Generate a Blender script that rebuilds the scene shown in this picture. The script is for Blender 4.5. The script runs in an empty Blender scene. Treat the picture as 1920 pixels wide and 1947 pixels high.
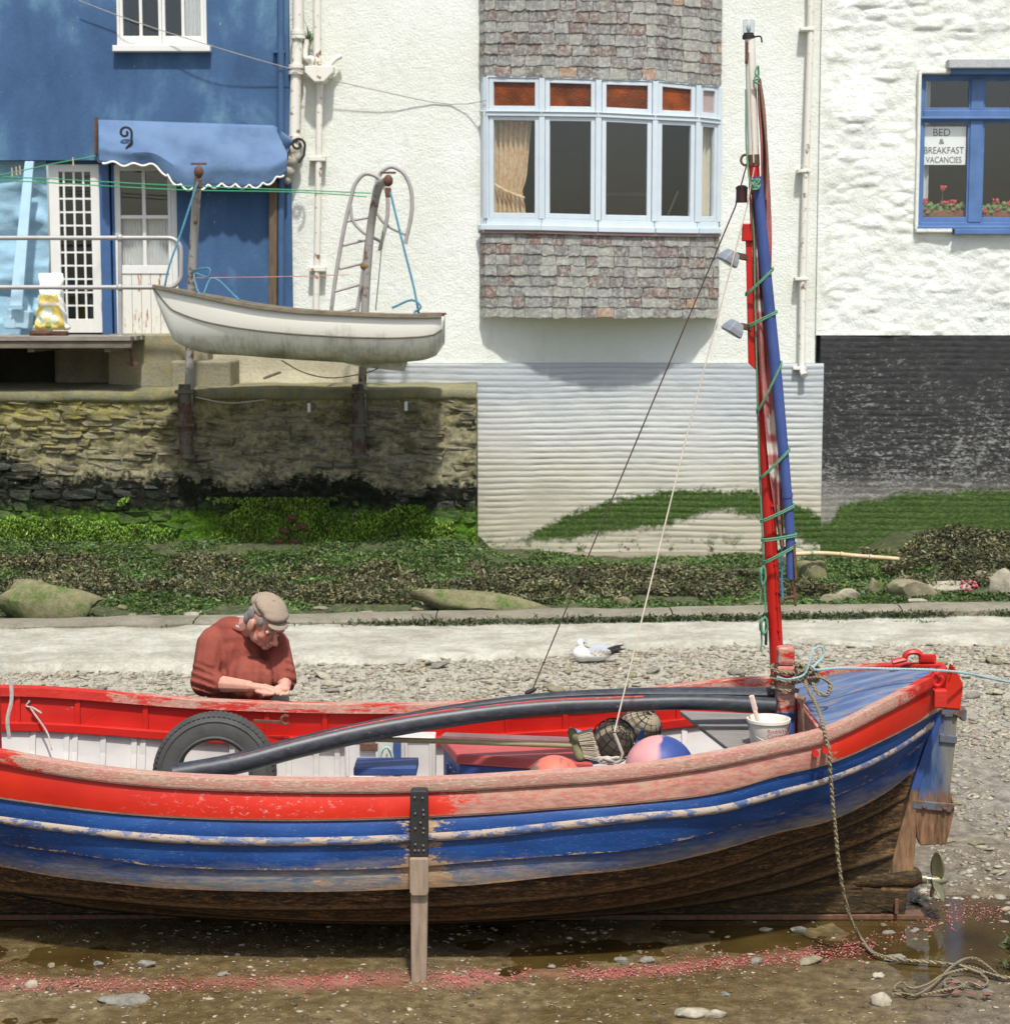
import bpy, bmesh, math, random
import numpy as np
from mathutils import Vector, Matrix, Quaternion

random.seed(7); RNG = np.random.default_rng(7)
SC = bpy.context.scene
COL = SC.collection

# ------------------------------------------------------------------ camera
F, CX, CY, HC = 3517.0, 960.0, 973.5, 2.82          # focal length and centre in photo pixels, eye height
PITCH = math.atan(388.5 / F)
cam_d = bpy.data.cameras.new('camera'); cam = bpy.data.objects.new('camera', cam_d); COL.objects.link(cam)
cam.location = (0, 0, HC); cam.rotation_euler = (math.pi / 2 - PITCH, 0, 0)
cam_d.sensor_fit = 'HORIZONTAL'; cam_d.sensor_width = 36; cam_d.lens = 36 * F / 1920
cam_d.clip_start = 0.1; cam_d.clip_end = 500
cam_d.dof.use_dof = True; cam_d.dof.focus_distance = 8.3; cam_d.dof.aperture_fstop = 7.5
SC.camera = cam
# ------------------------------------------------------------------ sky and sun
SUN_EL, SUN_AZ = math.radians(62), math.radians(8)   # azimuth to the right of straight behind the camera
w = bpy.data.worlds.new('World'); SC.world = w; w.use_nodes = True
nt = w.node_tree; nt.nodes.clear()
sky = nt.nodes.new('ShaderNodeTexSky'); sky.sky_type = 'NISHITA'; sky.sun_disc = False
sky.sun_elevation = SUN_EL; sky.sun_rotation = math.pi - SUN_AZ
sky.air_density = 1.0; sky.dust_density = 3.0; sky.ozone_density = 1.0
bg = nt.nodes.new('ShaderNodeBackground'); bg.inputs['Strength'].default_value = 0.15
wo = nt.nodes.new('ShaderNodeOutputWorld')
nt.links.new(sky.outputs[0], bg.inputs[0]); nt.links.new(bg.outputs[0], wo.inputs[0])
sd = bpy.data.lights.new('sun', 'SUN'); sd.energy = 4.2; sd.angle = math.radians(2.4); sd.color = (1.0, 0.98, 0.945)
sun = bpy.data.objects.new('sun', sd); COL.objects.link(sun)
_d = Vector((-math.sin(SUN_AZ) * math.cos(SUN_EL), math.cos(SUN_AZ) * math.cos(SUN_EL), -math.sin(SUN_EL)))
sun.rotation_euler = _d.to_track_quat('-Z', 'Y').to_euler(); sun.location = (4, -6, 12)
SC.view_settings.view_transform = 'Standard'; SC.view_settings.look = 'None'
SC.view_settings.gamma = 1; SC.view_settings.use_curve_mapping = False
SC.view_settings.exposure = 0.19
SC.render.engine = 'CYCLES'
SC.cycles.max_bounces = 6; SC.cycles.transparent_max_bounces = 12
SC.cycles.use_denoising = True

# ------------------------------------------------------------------ geometry helpers
_cp, _sp = math.cos(PITCH), math.sin(PITCH)
def P(px, py, Y):
    """world point seen at photo pixel (px, py) at distance Y in front of the camera"""
    dx, dy = (px - CX) / F, (CY - py) / F
    vy = _cp + dy * _sp; vz = -_sp + dy * _cp
    t = Y / vy
    return Vector((dx * t, Y, HC + vz * t))
def G(px, py, z=0.0):
    """world point seen at photo pixel (px, py) at height z"""
    dx, dy = (px - CX) / F, (CY - py) / F
    vy = _cp + dy * _sp; vz = -_sp + dy * _cp
    t = (z - HC) / vz
    return Vector((dx * t, vy * t, z))
def lerp(a, b, t): return a + (b - a) * t
def herm(xs, ys):
    """smooth curve through points -> function"""
    xs = np.array(xs, float); ys = np.array(ys, float)
    d = np.diff(ys) / np.diff(xs)
    m = np.empty_like(ys); m[0] = d[0]; m[-1] = d[-1]
    m[1:-1] = (d[:-1] * np.diff(xs)[1:] + d[1:] * np.diff(xs)[:-1]) / (xs[2:] - xs[:-2]) if len(xs) > 2 else m[1:-1]
    def f(x):
        x = np.asarray(x, float); xc = np.clip(x, xs[0], xs[-1])
        i = np.clip(np.searchsorted(xs, xc, side='right') - 1, 0, len(xs) - 2)
        h = xs[i + 1] - xs[i]; t = (xc - xs[i]) / h
        y = (2*t**3 - 3*t**2 + 1) * ys[i] + (t**3 - 2*t**2 + t) * h * m[i] + (-2*t**3 + 3*t**2) * ys[i+1] + (t**3 - t**2) * h * m[i+1]
        return y + (x - xc) * np.where(x < xs[0], m[0], m[-1])
    return f
def smooth_path(pts, n=6):
    pts = [Vector(p) for p in pts]
    if len(pts) < 3: return pts
    t = [0.0]
    for a, b in zip(pts, pts[1:]): t.append(t[-1] + max((b - a).length, 1e-5))
    fx, fy, fz = (herm(t, [p[i] for p in pts]) for i in range(3))
    out = []
    for i in range(len(pts) - 1):
        for j in range(n):
            u = lerp(t[i], t[i + 1], j / n); out.append(Vector((float(fx(u)), float(fy(u)), float(fz(u)))))
    out.append(pts[-1]); return out
_T = np.random.default_rng(3).random((256, 256))
def vnoise(x, y):
    xi = np.floor(x).astype(int); yi = np.floor(y).astype(int); fx = x - xi; fy = y - yi
    fx = fx * fx * (3 - 2 * fx); fy = fy * fy * (3 - 2 * fy)
    a = _T[xi & 255, yi & 255]; b = _T[(xi + 1) & 255, yi & 255]; c = _T[xi & 255, (yi + 1) & 255]; d = _T[(xi + 1) & 255, (yi + 1) & 255]
    return (a * (1 - fx) + b * fx) * (1 - fy) + (c * (1 - fx) + d * fx) * fy
def fbm(x, y, o=4, g=0.5):
    s = 0; a = 1; n = 0
    for i in range(o):
        s = s + a * vnoise(x * 2**i + 17.3 * i, y * 2**i + 9.1 * i); n += a; a *= g
    return s / n - 0.5
def sstep(a, b, x):
    t = np.clip((np.asarray(x, float) - a) / (b - a), 0, 1); return t * t * (3 - 2 * t)

WL = {}       # world location of each root / part
def wl(o): return WL.get(o.name, Vector((0, 0, 0)))
def thing(name, label, cat, loc=(0, 0, 0), group=None):
    o = bpy.data.objects.new(name, None); COL.objects.link(o); o.location = loc; o.empty_display_size = 0.1
    WL[o.name] = Vector(loc); o['label'] = label; o['category'] = cat
    if group: o['group'] = group
    return o
def tag(o, label=None, cat=None, group=None, kind=None):
    if label: o['label'] = label
    if cat: o['category'] = cat
    if group: o['group'] = group
    if kind: o['kind'] = kind
    return o

class MB:
    def __init__(s): s.v = []; s.f = []
    def add(s, v, f):
        b = len(s.v); s.v += [Vector(p) for p in v]; s.f += [tuple(i + b for i in q) for q in f]; return s
    def box(s, c, d, R=None):
        c = Vector(c); o = []
        for z in (-.5, .5):
            for x, y in ((-.5, -.5), (.5, -.5), (.5, .5), (-.5, .5)):
                p = Vector((x * d[0], y * d[1], z * d[2])); o.append(c + (R @ p if R else p))
        return s.add(o, [(3, 2, 1, 0), (4, 5, 6, 7), (0, 1, 5, 4), (1, 2, 6, 5), (2, 3, 7, 6), (3, 0, 4, 7)])
    def b2(s, a, b):
        a = Vector(a); b = Vector(b); return s.box((a + b) / 2, [abs(x) for x in (b - a)])
    def bar(s, a, b, wd, ht, up=(0, 0, 1)):
        a = Vector(a); b = Vector(b); x = (b - a); L = x.length; x = x.normalized(); u = Vector(up)
        y = u.cross(x)
        if y.length < 1e-4: y = Vector((0, 1, 0)).cross(x)
        y.normalize(); z = x.cross(y)
        return s.box((a + b) / 2, (L, wd, ht), Matrix((x, y, z)).transposed())
    def tube(s, pts, r, n=8, cap=True, flat=1.0, closed=False):
        pts = [Vector(p) for p in pts]; m = len(pts)
        rs = list(r) if hasattr(r, '__len__') else [r] * m
        tg = []
        for i in range(m):
            a = pts[(i - 1) % m] if closed or i > 0 else pts[i]; b = pts[(i + 1) % m] if closed or i < m - 1 else pts[i]
            t = (b - a); tg.append(t.normalized() if t.length > 1e-9 else Vector((0, 0, 1)))
        u = tg[0].orthogonal().normalized()
        if abs(tg[0].z) < .9:
            u = Vector((0, 0, 1)) - tg[0] * tg[0].z; u.normalize()
        V = []
        for i in range(m):
            u = u - tg[i] * u.dot(tg[i]); u.normalize(); q = tg[i].cross(u)
            for k in range(n):
                a = 2 * math.pi * k / n; V.append(pts[i] + (u * math.cos(a) + q * (math.sin(a) * flat)) * rs[i])
        Fc = []
        for i in range(m if closed else m - 1):
            for k in range(n):
                j = (i + 1) % m
                Fc.append((i * n + k, i * n + (k + 1) % n, j * n + (k + 1) % n, j * n + k))
        if cap and not closed: Fc += [tuple(reversed(range(n))), tuple((m - 1) * n + k for k in range(n))]
        return s.add(V, Fc)
    def ell(s, c, r, R=None, nu=14, nv=9):
        c = Vector(c); r = (r, r, r) if not hasattr(r, '__len__') else r; V = []; Fc = []
        def q(x, y, z):
            p = Vector((x * r[0], y * r[1], z * r[2])); return c + (R @ p if R else p)
        V.append(q(0, 0, -1))
        for j in range(1, nv):
            t = -math.pi / 2 + math.pi * j / nv
            for i in range(nu):
                a = 2 * math.pi * i / nu; V.append(q(math.cos(t) * math.cos(a), math.cos(t) * math.sin(a), math.sin(t)))
        V.append(q(0, 0, 1)); L = len(V) - 1
        for i in range(nu): Fc.append((0, 1 + (i + 1) % nu, 1 + i))
        for j in range(nv - 2):
            for i in range(nu):
                a = 1 + j * nu; Fc.append((a + i, a + (i + 1) % nu, a + nu + (i + 1) % nu, a + nu + i))
        a = 1 + (nv - 2) * nu
        for i in range(nu): Fc.append((a + i, a + (i + 1) % nu, L))
        return s.add(V, Fc)
    def cap2(s, a, b, ra, rb, n=10):
        """tapered capsule"""
        a = Vector(a); b = Vector(b); d = (b - a); L = d.length; d = d.normalized()
        pts = [a - d * ra * .95, a - d * ra * .7, a, a + (b - a) * .5, b, b + d * rb * .7, b + d * rb * .95]
        return s.tube(pts, [ra * .3, ra * .72, ra, (ra + rb) / 2, rb, rb * .72, rb * .3], n)
    def lathe(s, prof, o, ax=(0, 0, 1), n=16, cap=True):
        o = Vector(o); ax = Vector(ax).normalized(); u = ax.orthogonal().normalized(); q = ax.cross(u); V = []
        for r, h in prof:
            for k in range(n):
                a = 2 * math.pi * k / n; V.append(o + ax * h + (u * math.cos(a) + q * math.sin(a)) * r)
        Fc = []
        for i in range(len(prof) - 1):
            for k in range(n): Fc.append((i * n + k, i * n + (k + 1) % n, (i + 1) * n + (k + 1) % n, (i + 1) * n + k))
        if cap: Fc += [tuple(reversed(range(n))), tuple((len(prof) - 1) * n + k for k in range(n))]
        return s.add(V, Fc)
    def prism(s, poly, vec):
        poly = [Vector(p) for p in poly]; vec = Vector(vec); n = len(poly)
        return s.add(poly + [p + vec for p in poly], [tuple(reversed(range(n))), tuple(range(n, 2 * n))] + [(i, (i + 1) % n, n + (i + 1) % n, n + i) for i in range(n)])
    def grid(s, fn, nu, nv):
        V = [fn(i / nu, j / nv) for j in range(nv + 1) for i in range(nu + 1)]
        return s.add(V, [(j * (nu + 1) + i, j * (nu + 1) + i + 1, (j + 1) * (nu + 1) + i + 1, (j + 1) * (nu + 1) + i) for j in range(nv) for i in range(nu)])
    def bounds(s):
        a = np.array([tuple(p) for p in s.v]); return a.min(0), a.max(0)
    def build(s, name, mat=None, parent=None, smooth=False, bevel=0, solid=0, sub=0, label=None, cat=None, group=None, kind=None):
        if parent is not None: off = wl(parent)
        else:
            lo, hi = s.bounds(); off = Vector(((lo[0] + hi[0]) / 2, (lo[1] + hi[1]) / 2, lo[2]))
        me = bpy.data.meshes.new(name)
        me.from_pydata([tuple(p - off) for p in s.v], [], s.f)
        bm = bmesh.new(); bm.from_mesh(me); bmesh.ops.recalc_face_normals(bm, faces=bm.faces); bm.to_mesh(me); bm.free()
        if mat: me.materials.append(mat)
        o = bpy.data.objects.new(name, me); COL.objects.link(o)
        if parent is not None: o.parent = parent
        else: o.location = off
        WL[o.name] = Vector(off)
        if smooth:
            me.polygons.foreach_set('use_smooth', [True] * len(me.polygons))
            if smooth != 'all': me.set_sharp_from_angle(angle=math.radians(smooth if smooth is not True else 40))
        if solid:
            md = o.modifiers.new('thick', 'SOLIDIFY'); md.thickness = solid; md.offset = 0
        if bevel:
            md = o.modifiers.new('bevel', 'BEVEL'); md.width = bevel; md.segments = 2; md.limit_method = 'ANGLE'
        if sub:
            md = o.modifiers.new('sub', 'SUBSURF'); md.levels = sub; md.render_levels = sub
        tag(o, label, cat, group, kind)
        return o
def npmesh(name, V, Fq, mat=None, parent=None, smooth=False, off=None, col=None):
    """mesh from numpy arrays: V (n,3), Fq (m,3|4)"""
    if parent is not None: off = wl(parent)
    elif off is None: off = Vector((float((V[:, 0].min() + V[:, 0].max()) / 2), float((V[:, 1].min() + V[:, 1].max()) / 2), float(V[:, 2].min())))
    me = bpy.data.meshes.new(name); k = Fq.shape[1]
    me.vertices.add(len(V)); me.vertices.foreach_set('co', (V - np.array(off)).astype(np.float32).ravel())
    me.loops.add(Fq.size); me.loops.foreach_set('vertex_index', Fq.astype(np.int32).ravel())
    me.polygons.add(len(Fq)); me.polygons.foreach_set('loop_start', np.arange(0, Fq.size, k, dtype=np.int32))
    if smooth: me.polygons.foreach_set('use_smooth', np.ones(len(Fq), bool))
    if col is not None:
        a = me.color_attributes.new('Col', 'FLOAT_COLOR', 'POINT'); c4 = np.ones((len(V), 4), np.float32); c4[:, :3] = col; a.data.foreach_set('color', c4.ravel())
    me.update(calc_edges=True); me.validate()
    if mat: me.materials.append(mat)
    o = bpy.data.objects.new(name, me); COL.objects.link(o)
    if parent is not None: o.parent = parent
    else: o.location = off
    WL[o.name] = Vector(off); return o
def gridmesh(name, X, Y, Z, mat=None, parent=None, smooth=True, **k):
    nj, ni = X.shape; V = np.stack([X.ravel(), Y.ravel(), Z.ravel()], 1)
    idx = np.arange(nj * ni).reshape(nj, ni)
    Fq = np.stack([idx[:-1, :-1].ravel(), idx[:-1, 1:].ravel(), idx[1:, 1:].ravel(), idx[1:, :-1].ravel()], 1)
    return npmesh(name, V, Fq, mat, parent, smooth, **k)
def organic(name, mb, mat, parent=None, voxel=0.006, it=6, colfn=None, fac=0.5, **k):
    """fuse closed overlapping shapes into one continuous skin"""
    me = bpy.data.meshes.new('tmp'); me.from_pydata([tuple(p) for p in mb.v], [], mb.f)
    t = bpy.data.objects.new('tmp', me); COL.objects.link(t)
    bm = bmesh.new(); bm.from_mesh(me); bmesh.ops.recalc_face_normals(bm, faces=bm.faces); bm.to_mesh(me); bm.free()
    r = t.modifiers.new('r', 'REMESH'); r.mode = 'VOXEL'; r.voxel_size = voxel
    q = t.modifiers.new('s', 'SMOOTH'); q.factor = fac; q.iterations = it
    dg = bpy.context.evaluated_depsgraph_get(); ev = t.evaluated_get(dg); m2 = bpy.data.meshes.new_from_object(ev)
    V = np.empty(len(m2.vertices) * 3); m2.vertices.foreach_get('co', V); V = V.reshape(-1, 3)
    fs = [tuple(p.vertices) for p in m2.polygons]
    bpy.data.objects.remove(t); bpy.data.meshes.remove(me); bpy.data.meshes.remove(m2)
    out = MB(); out.v = [Vector(p) for p in V]; out.f = fs
    o = out.build(name, mat, parent, smooth='all', **k)
    if colfn:
        a = o.data.color_attributes.new('Col', 'FLOAT_COLOR', 'POINT'); cc = np.ones((len(V), 4), np.float32)
        cc[:, :3] = colfn(V); a.data.foreach_set('color', cc.ravel())
    return o
def inst(src_mesh, name, loc, rot=(0, 0, 0), sc=(1, 1, 1), parent=None):
    o = bpy.data.objects.new(name, src_mesh); COL.objects.link(o)
    if parent is not None: o.parent = parent; o.location = Vector(loc) - wl(parent)
    else: o.location = loc
    o.rotation_euler = rot; o.scale = sc; return o
def rope(name, pts, r, mat, label, cat='rope', group=None, n=6, sm=5, parent=None):
    """twisted three-strand rope along a smooth path"""
    pth = smooth_path(pts, sm) if sm else [Vector(p) for p in pts]
    return MB().tube(pth, r, n).build(name, mat, parent, smooth=True, label=label, cat=cat, group=group)
def px_rect(px0, py0, px1, py1, Y):
    a = P(px0, py1, Y); b = P(px1, py0, Y); return a.x, a.z, b.x, b.z     # x0, z0, x1, z1

# ------------------------------------------------------------------ material helpers
def C(r, g, b, k=1.0):
    f = lambda u: (u / 255 / 12.92 if u / 255 <= 0.04045 else ((u / 255 + 0.055) / 1.055) ** 2.4)
    c = [f(r) * k, f(g) * k, f(b) * k]; l = .3 * c[0] + .55 * c[1] + .15 * c[2]
    return tuple(max(0.0, l + (x - l) * .84) for x in c) + (1.0,)
def CS(r, g, b, k=1.0):
    """as C, for strong pigments that keep their full chroma"""
    f = lambda u: (u / 255 / 12.92 if u / 255 <= 0.04045 else ((u / 255 + 0.055) / 1.055) ** 2.4)
    return (f(r) * k, f(g) * k, f(b) * k, 1.0)
class NM:
    def __init__(s, name):
        s.m = bpy.data.materials.new(name); s.m.use_nodes = True; s.nt = s.m.node_tree; s.nt.nodes.clear()
        s.o = s.nt.nodes.new('ShaderNodeOutputMaterial'); s.b = s.nt.nodes.new('ShaderNodeBsdfPrincipled')
        s.nt.links.new(s.b.outputs[0], s.o.inputs[0]); s._p = None
    def n(s, t, **kw):
        x = s.nt.nodes.new(t)
        for k, v in kw.items(): setattr(x, k, v)
        return x
    def set(s, sock, v):
        if isinstance(v, bpy.types.NodeSocket): s.nt.links.new(v, sock)
        elif v is not None:
            try: sock.default_value = v
            except Exception: sock.default_value = v[:3]
    def pos(s):
        if s._p is None: s._p = s.n('ShaderNodeNewGeometry').outputs['Position']
        return s._p
    def obj(s): return s.n('ShaderNodeTexCoord').outputs['Object']
    def rnd(s): return s.n('ShaderNodeObjectInfo').outputs['Random']
    def sc(s, v, k):
        x = s.n('ShaderNodeVectorMath', operation='MULTIPLY'); s.set(x.inputs[0], v); x.inputs[1].default_value = k; return x.outputs[0]
    def addv(s, v, k):
        x = s.n('ShaderNodeVectorMath', operation='ADD'); s.set(x.inputs[0], v); s.set(x.inputs[1], k); return x.outputs[0]
    def sep(s, v):
        x = s.n('ShaderNodeSeparateXYZ'); s.set(x.inputs[0], v); return x.outputs
    def noise(s, v, scale, detail=4, rough=.55, dist=0.0):
        x = s.n('ShaderNodeTexNoise'); s.set(x.inputs['Vector'], v); x.inputs['Scale'].default_value = scale
        x.inputs['Detail'].default_value = detail; x.inputs['Roughness'].default_value = rough; x.inputs['Distortion'].default_value = dist
        return x.outputs[0]
    def vor(s, v, scale, feature='F1', out=0):
        x = s.n('ShaderNodeTexVoronoi', feature=feature); s.set(x.inputs['Vector'], v); x.inputs['Scale'].default_value = scale; return x.outputs[out]
    def ramp(s, f, stops, interp='LINEAR'):
        x = s.n('ShaderNodeValToRGB'); s.set(x.inputs[0], f); e = x.color_ramp.elements; x.color_ramp.interpolation = interp
        while len(e) < len(stops): e.new(0.5)
        for i, (p, c) in enumerate(stops): e[i].position = p; e[i].color = c
        return x.outputs[0]
    def mr(s, f, a, b, c=0.0, d=1.0, smooth=False):
        x = s.n('ShaderNodeMapRange', interpolation_type='SMOOTHSTEP' if smooth else 'LINEAR'); s.set(x.inputs[0], f)
        for i, v in enumerate((a, b, c, d)): s.set(x.inputs[i + 1], v)
        return x.outputs[0]
    def mix(s, f, a, b, mode='MIX'):
        x = s.n('ShaderNodeMix', data_type='RGBA', blend_type=mode); s.set(x.inputs[0], f); s.set(x.inputs[6], a); s.set(x.inputs[7], b); return x.outputs[2]
    def ma(s, op, a, b=None):
        x = s.n('ShaderNodeMath', operation=op); s.set(x.inputs[0], a)
        if b is not None: s.set(x.inputs[1], b)
        return x.outputs[0]
    def curve(s, f, pts):
        x = s.n('ShaderNodeFloatCurve'); s.set(x.inputs['Value'], f); c = x.mapping.curves[0]
        while len(c.points) < len(pts): c.points.new(.5, .5)
        for i, (a, b) in enumerate(pts): c.points[i].location = (a, b)
        x.mapping.update(); return x.outputs[0]
    def bump(s, h, strength=.4, dist=.01, nrm=None):
        x = s.n('ShaderNodeBump'); s.set(x.inputs['Height'], h); x.inputs['Strength'].default_value = strength; x.inputs['Distance'].default_value = dist
        if nrm is not None: s.set(x.inputs['Normal'], nrm)
        return x.outputs[0]
    def done(s, col, rough=.7, nrm=None, metal=0.0, spec=.4, **kw):
        s.set(s.b.inputs['Base Color'], col); s.set(s.b.inputs['Roughness'], rough); s.set(s.b.inputs['Metallic'], metal)
        s.b.inputs['Specular IOR Level'].default_value = spec
        if nrm is not None: s.set(s.b.inputs['Normal'], nrm)
        for k, v in kw.items(): s.set(s.b.inputs[k.replace('_', ' ')], v)
        return s.m
def simple(name, col, rough=.7, var=.25, scale=12, bump=.25, bs=60, bd=.004, metal=0.0, spec=.4, dark=None, use='pos', stretch=(1, 1, 1)):
    """plain material with soft mottling and fine relief"""
    q = NM(name); p = q.sc(q.pos() if use == 'pos' else q.obj(), stretch)
    d = dark or tuple(c * (1 - var) for c in col[:3]) + (1,)
    l = tuple(min(1, c * (1 + var * .6)) for c in col[:3]) + (1,)
    c = q.ramp(q.noise(p, scale, 5, .6), [(.28, d), (.55, col), (.8, l)])
    return q.done(c, rough, q.bump(q.noise(p, bs, 3), bump, bd) if bump else None, metal, spec)
def rusty(name, base, rust, amount=.5, scale=14, rough=.6, metal=0.0, stretch=(1, 1, 1), bump=.3):
    q = NM(name); p = q.sc(q.pos(), stretch)
    n = q.noise(p, scale, 6, .65); f = q.mr(n, .62 - amount * .35, .68 - amount * .3)
    r = q.ramp(q.noise(p, scale * 3, 4), [(.3, tuple(c * .45 for c in rust[:3]) + (1,)), (.7, rust)])
    return q.done(q.mix(f, base, r), q.mr(f, 0, 1, rough, .9), q.bump(n, bump, .006), metal)
def paint(name, col, under, wear=.3, rough=.45, stretch=(1, 1, 4), scale=6, fade=None, fadeamt=.4, chips=.5, spec=.35):
    """weathered paint: worn through to `under` in long flakes, faded towards `fade`, with fine chips"""
    q = NM(name); p = q.sc(q.pos(), stretch)
    big = q.noise(p, scale, 7, .68, .3); fine = q.noise(p, scale * 9, 5, .6)
    c = q.ramp(q.noise(p, scale * .6, 4), [(.3, tuple(x * .82 for x in col[:3]) + (1,)), (.6, col), (.85, tuple(min(1, x * 1.12) for x in col[:3]) + (1,))])
    if fade: c = q.mix(q.ma('MULTIPLY', q.mr(q.noise(p, scale * .45, 5, .6), .4, .7), fadeamt), c, fade)
    f1 = q.mr(q.ma('ADD', big, q.ma('MULTIPLY', q.ma('SUBTRACT', fine, .5), .35)), .78 - wear * .42, .82 - wear * .42)
    f2 = q.ma('MULTIPLY', q.mr(fine, .73 - chips * .06, .76 - chips * .06), .75)
    f = q.ma('MAXIMUM', f1, f2)
    u = q.mix(q.noise(q.sc(p, (.6, 3, 3)), scale * 6, 4), under, tuple(x * .55 for x in under[:3]) + (1,))
    h = q.ma('SUBTRACT', q.ma('MULTIPLY', fine, .3), f)
    return q.done(q.mix(f, c, u), q.mr(f, 0, 1, rough, .85), q.bump(h, .35, .003), spec=spec)
# ================================================================== materials of the setting
def m_mud():
    q = NM('foreshore_mud'); p = q.pos(); x, y, z = q.sep(p)
    n1 = q.noise(p, 1.1, 6, .62); n2 = q.noise(p, 14, 6, .65); n3 = q.noise(p, 70, 4, .6)
    mud = q.ramp(n2, [(.25, CS(62, 52, 32)), (.5, CS(98, 83, 54)), (.75, CS(134, 119, 84))])
    grey = q.ramp(n2, [(.25, C(78, 70, 58)), (.5, C(122, 113, 98)), (.75, C(158, 150, 132))])
    tan = q.ramp(n3, [(.25, C(112, 104, 88)), (.5, C(160, 152, 132)), (.8, C(192, 186, 166))])
    g = q.ma('ADD', q.mr(y, 8.6, 10.5), q.ma('MULTIPLY', q.mr(x, .8, 2.2), q.mr(q.ma('ADD', n1, q.mr(y, 7.2, 8.0, 0, -.1)), .4, .6)))
    c = q.mix(g, mud, grey); c = q.mix(q.mr(y, 11.0, 13.4), c, tan)
    grn = q.ramp(q.ma('ADD', q.ma('MULTIPLY', n2, .5), q.ma('MULTIPLY', n3, .5)), [(.34, C(34, 34, 20)), (.48, C(62, 64, 36)), (.58, C(78, 92, 40)), (.72, C(132, 124, 92))])
    c = q.mix(q.mr(y, 15.9, 16.4), c, grn)
    wet = q.ma('MULTIPLY', q.mr(y, 9.6, 8.7), q.mr(n1, .36, .62))
    c = q.mix(q.ma('MULTIPLY', wet, .35), c, CS(74, 60, 28))
    cy = q.ma('ADD', 7.0, q.ma('MULTIPLY', q.curve(q.mr(x, -2.3, 2.3), [(0, 0.363), (0.025, 0.363), (0.102, 0.338), (0.216, 0.326), (0.323, 0.351), (0.421, 0.369), (0.525, 0.420), (0.555, 0.414), (0.620, 0.420), (0.682, 0.459), (0.767, 0.513), (0.865, 0.588), (0.953, 0.733), (1, 0.733)]), 2.0))
    band = q.mr(q.ma('ADD', q.ma('ABSOLUTE', q.ma('SUBTRACT', y, cy)), q.ma('ADD', q.ma('MULTIPLY', q.ma('SUBTRACT', n2, .5), .14), q.ma('MULTIPLY', q.ma('SUBTRACT', n1, .5), .20))), .11, .01)
    c = q.mix(q.ma('MULTIPLY', q.ma('MULTIPLY', band, q.ma('MULTIPLY', q.mr(n3, .3, .6, .2, 1), q.mr(q.noise(p, 4.5, 5, .65), .38, .6, .15, 1))), .75), c, CS(180, 104, 100))
    return q.done(c, q.mr(wet, 0, 1, .7, .16), q.bump(q.ma('ADD', n2, q.ma('MULTIPLY', n3, .6)), .7, .02), spec=.4)
def m_water():
    q = NM('muddy_water'); p = q.pos()
    c = q.ramp(q.noise(p, 3, 5), [(.3, CS(50, 39, 18)), (.7, CS(80, 65, 32))])
    return q.done(c, .04, q.bump(q.noise(q.sc(p, (1, 3, 1)), 22, 3), .06, .004), spec=.5)
def m_render(name='white_render', base=(238, 241, 231)):
    q = NM(name); p = q.pos(); x, y, z = q.sep(p)
    n = q.noise(p, .9, 6, .62); f = q.noise(p, 42, 5, .7)
    c = q.mix(q.mr(n, .35, .75), C(*base, .88), C(base[0] - 14, base[1] - 14, base[2] - 24, .86))
    st = q.ma('MULTIPLY', q.mr(q.noise(q.sc(p, (3.2, 1, .8)), 1.7, 7, .7), .56, .8), .4)
    c = q.mix(st, c, C(176, 176, 138)); 
    c = q.mix(q.ma('MULTIPLY', q.mr(q.noise(p, 9, 6, .75), .70, .76), .35), c, C(190, 150, 90))
    h = q.ma('ADD', f, q.ma('MULTIPLY', q.noise(p, 11, 4), .8))
    return q.done(c, .9, q.bump(h, .75, .018), spec=.15)
def m_blue_wall():
    q = NM('blue_render'); p = q.pos()
    n = q.noise(q.sc(p, (1, 1, .55)), 1.25, 6, .6, .35); f = q.noise(p, 24, 5, .65)
    c = q.ramp(n, [(.32, C(46, 80, 118)), (.5, C(58, 96, 136)), (.6, C(80, 124, 154)), (.72, C(124, 164, 176))])
    c = q.mix(q.mr(f, .3, .8, 0, .3), c, C(42, 72, 106))
    c = q.mix(q.mr(q.noise(q.sc(p, (9, 1, 2.2)), 3.2, 3, .5), .735, .75), c, C(190, 160, 140))
    return q.done(c, .75, q.bump(q.ma('ADD', f, q.ma('MULTIPLY', n, 1.2)), .35, .012), spec=.25)
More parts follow.
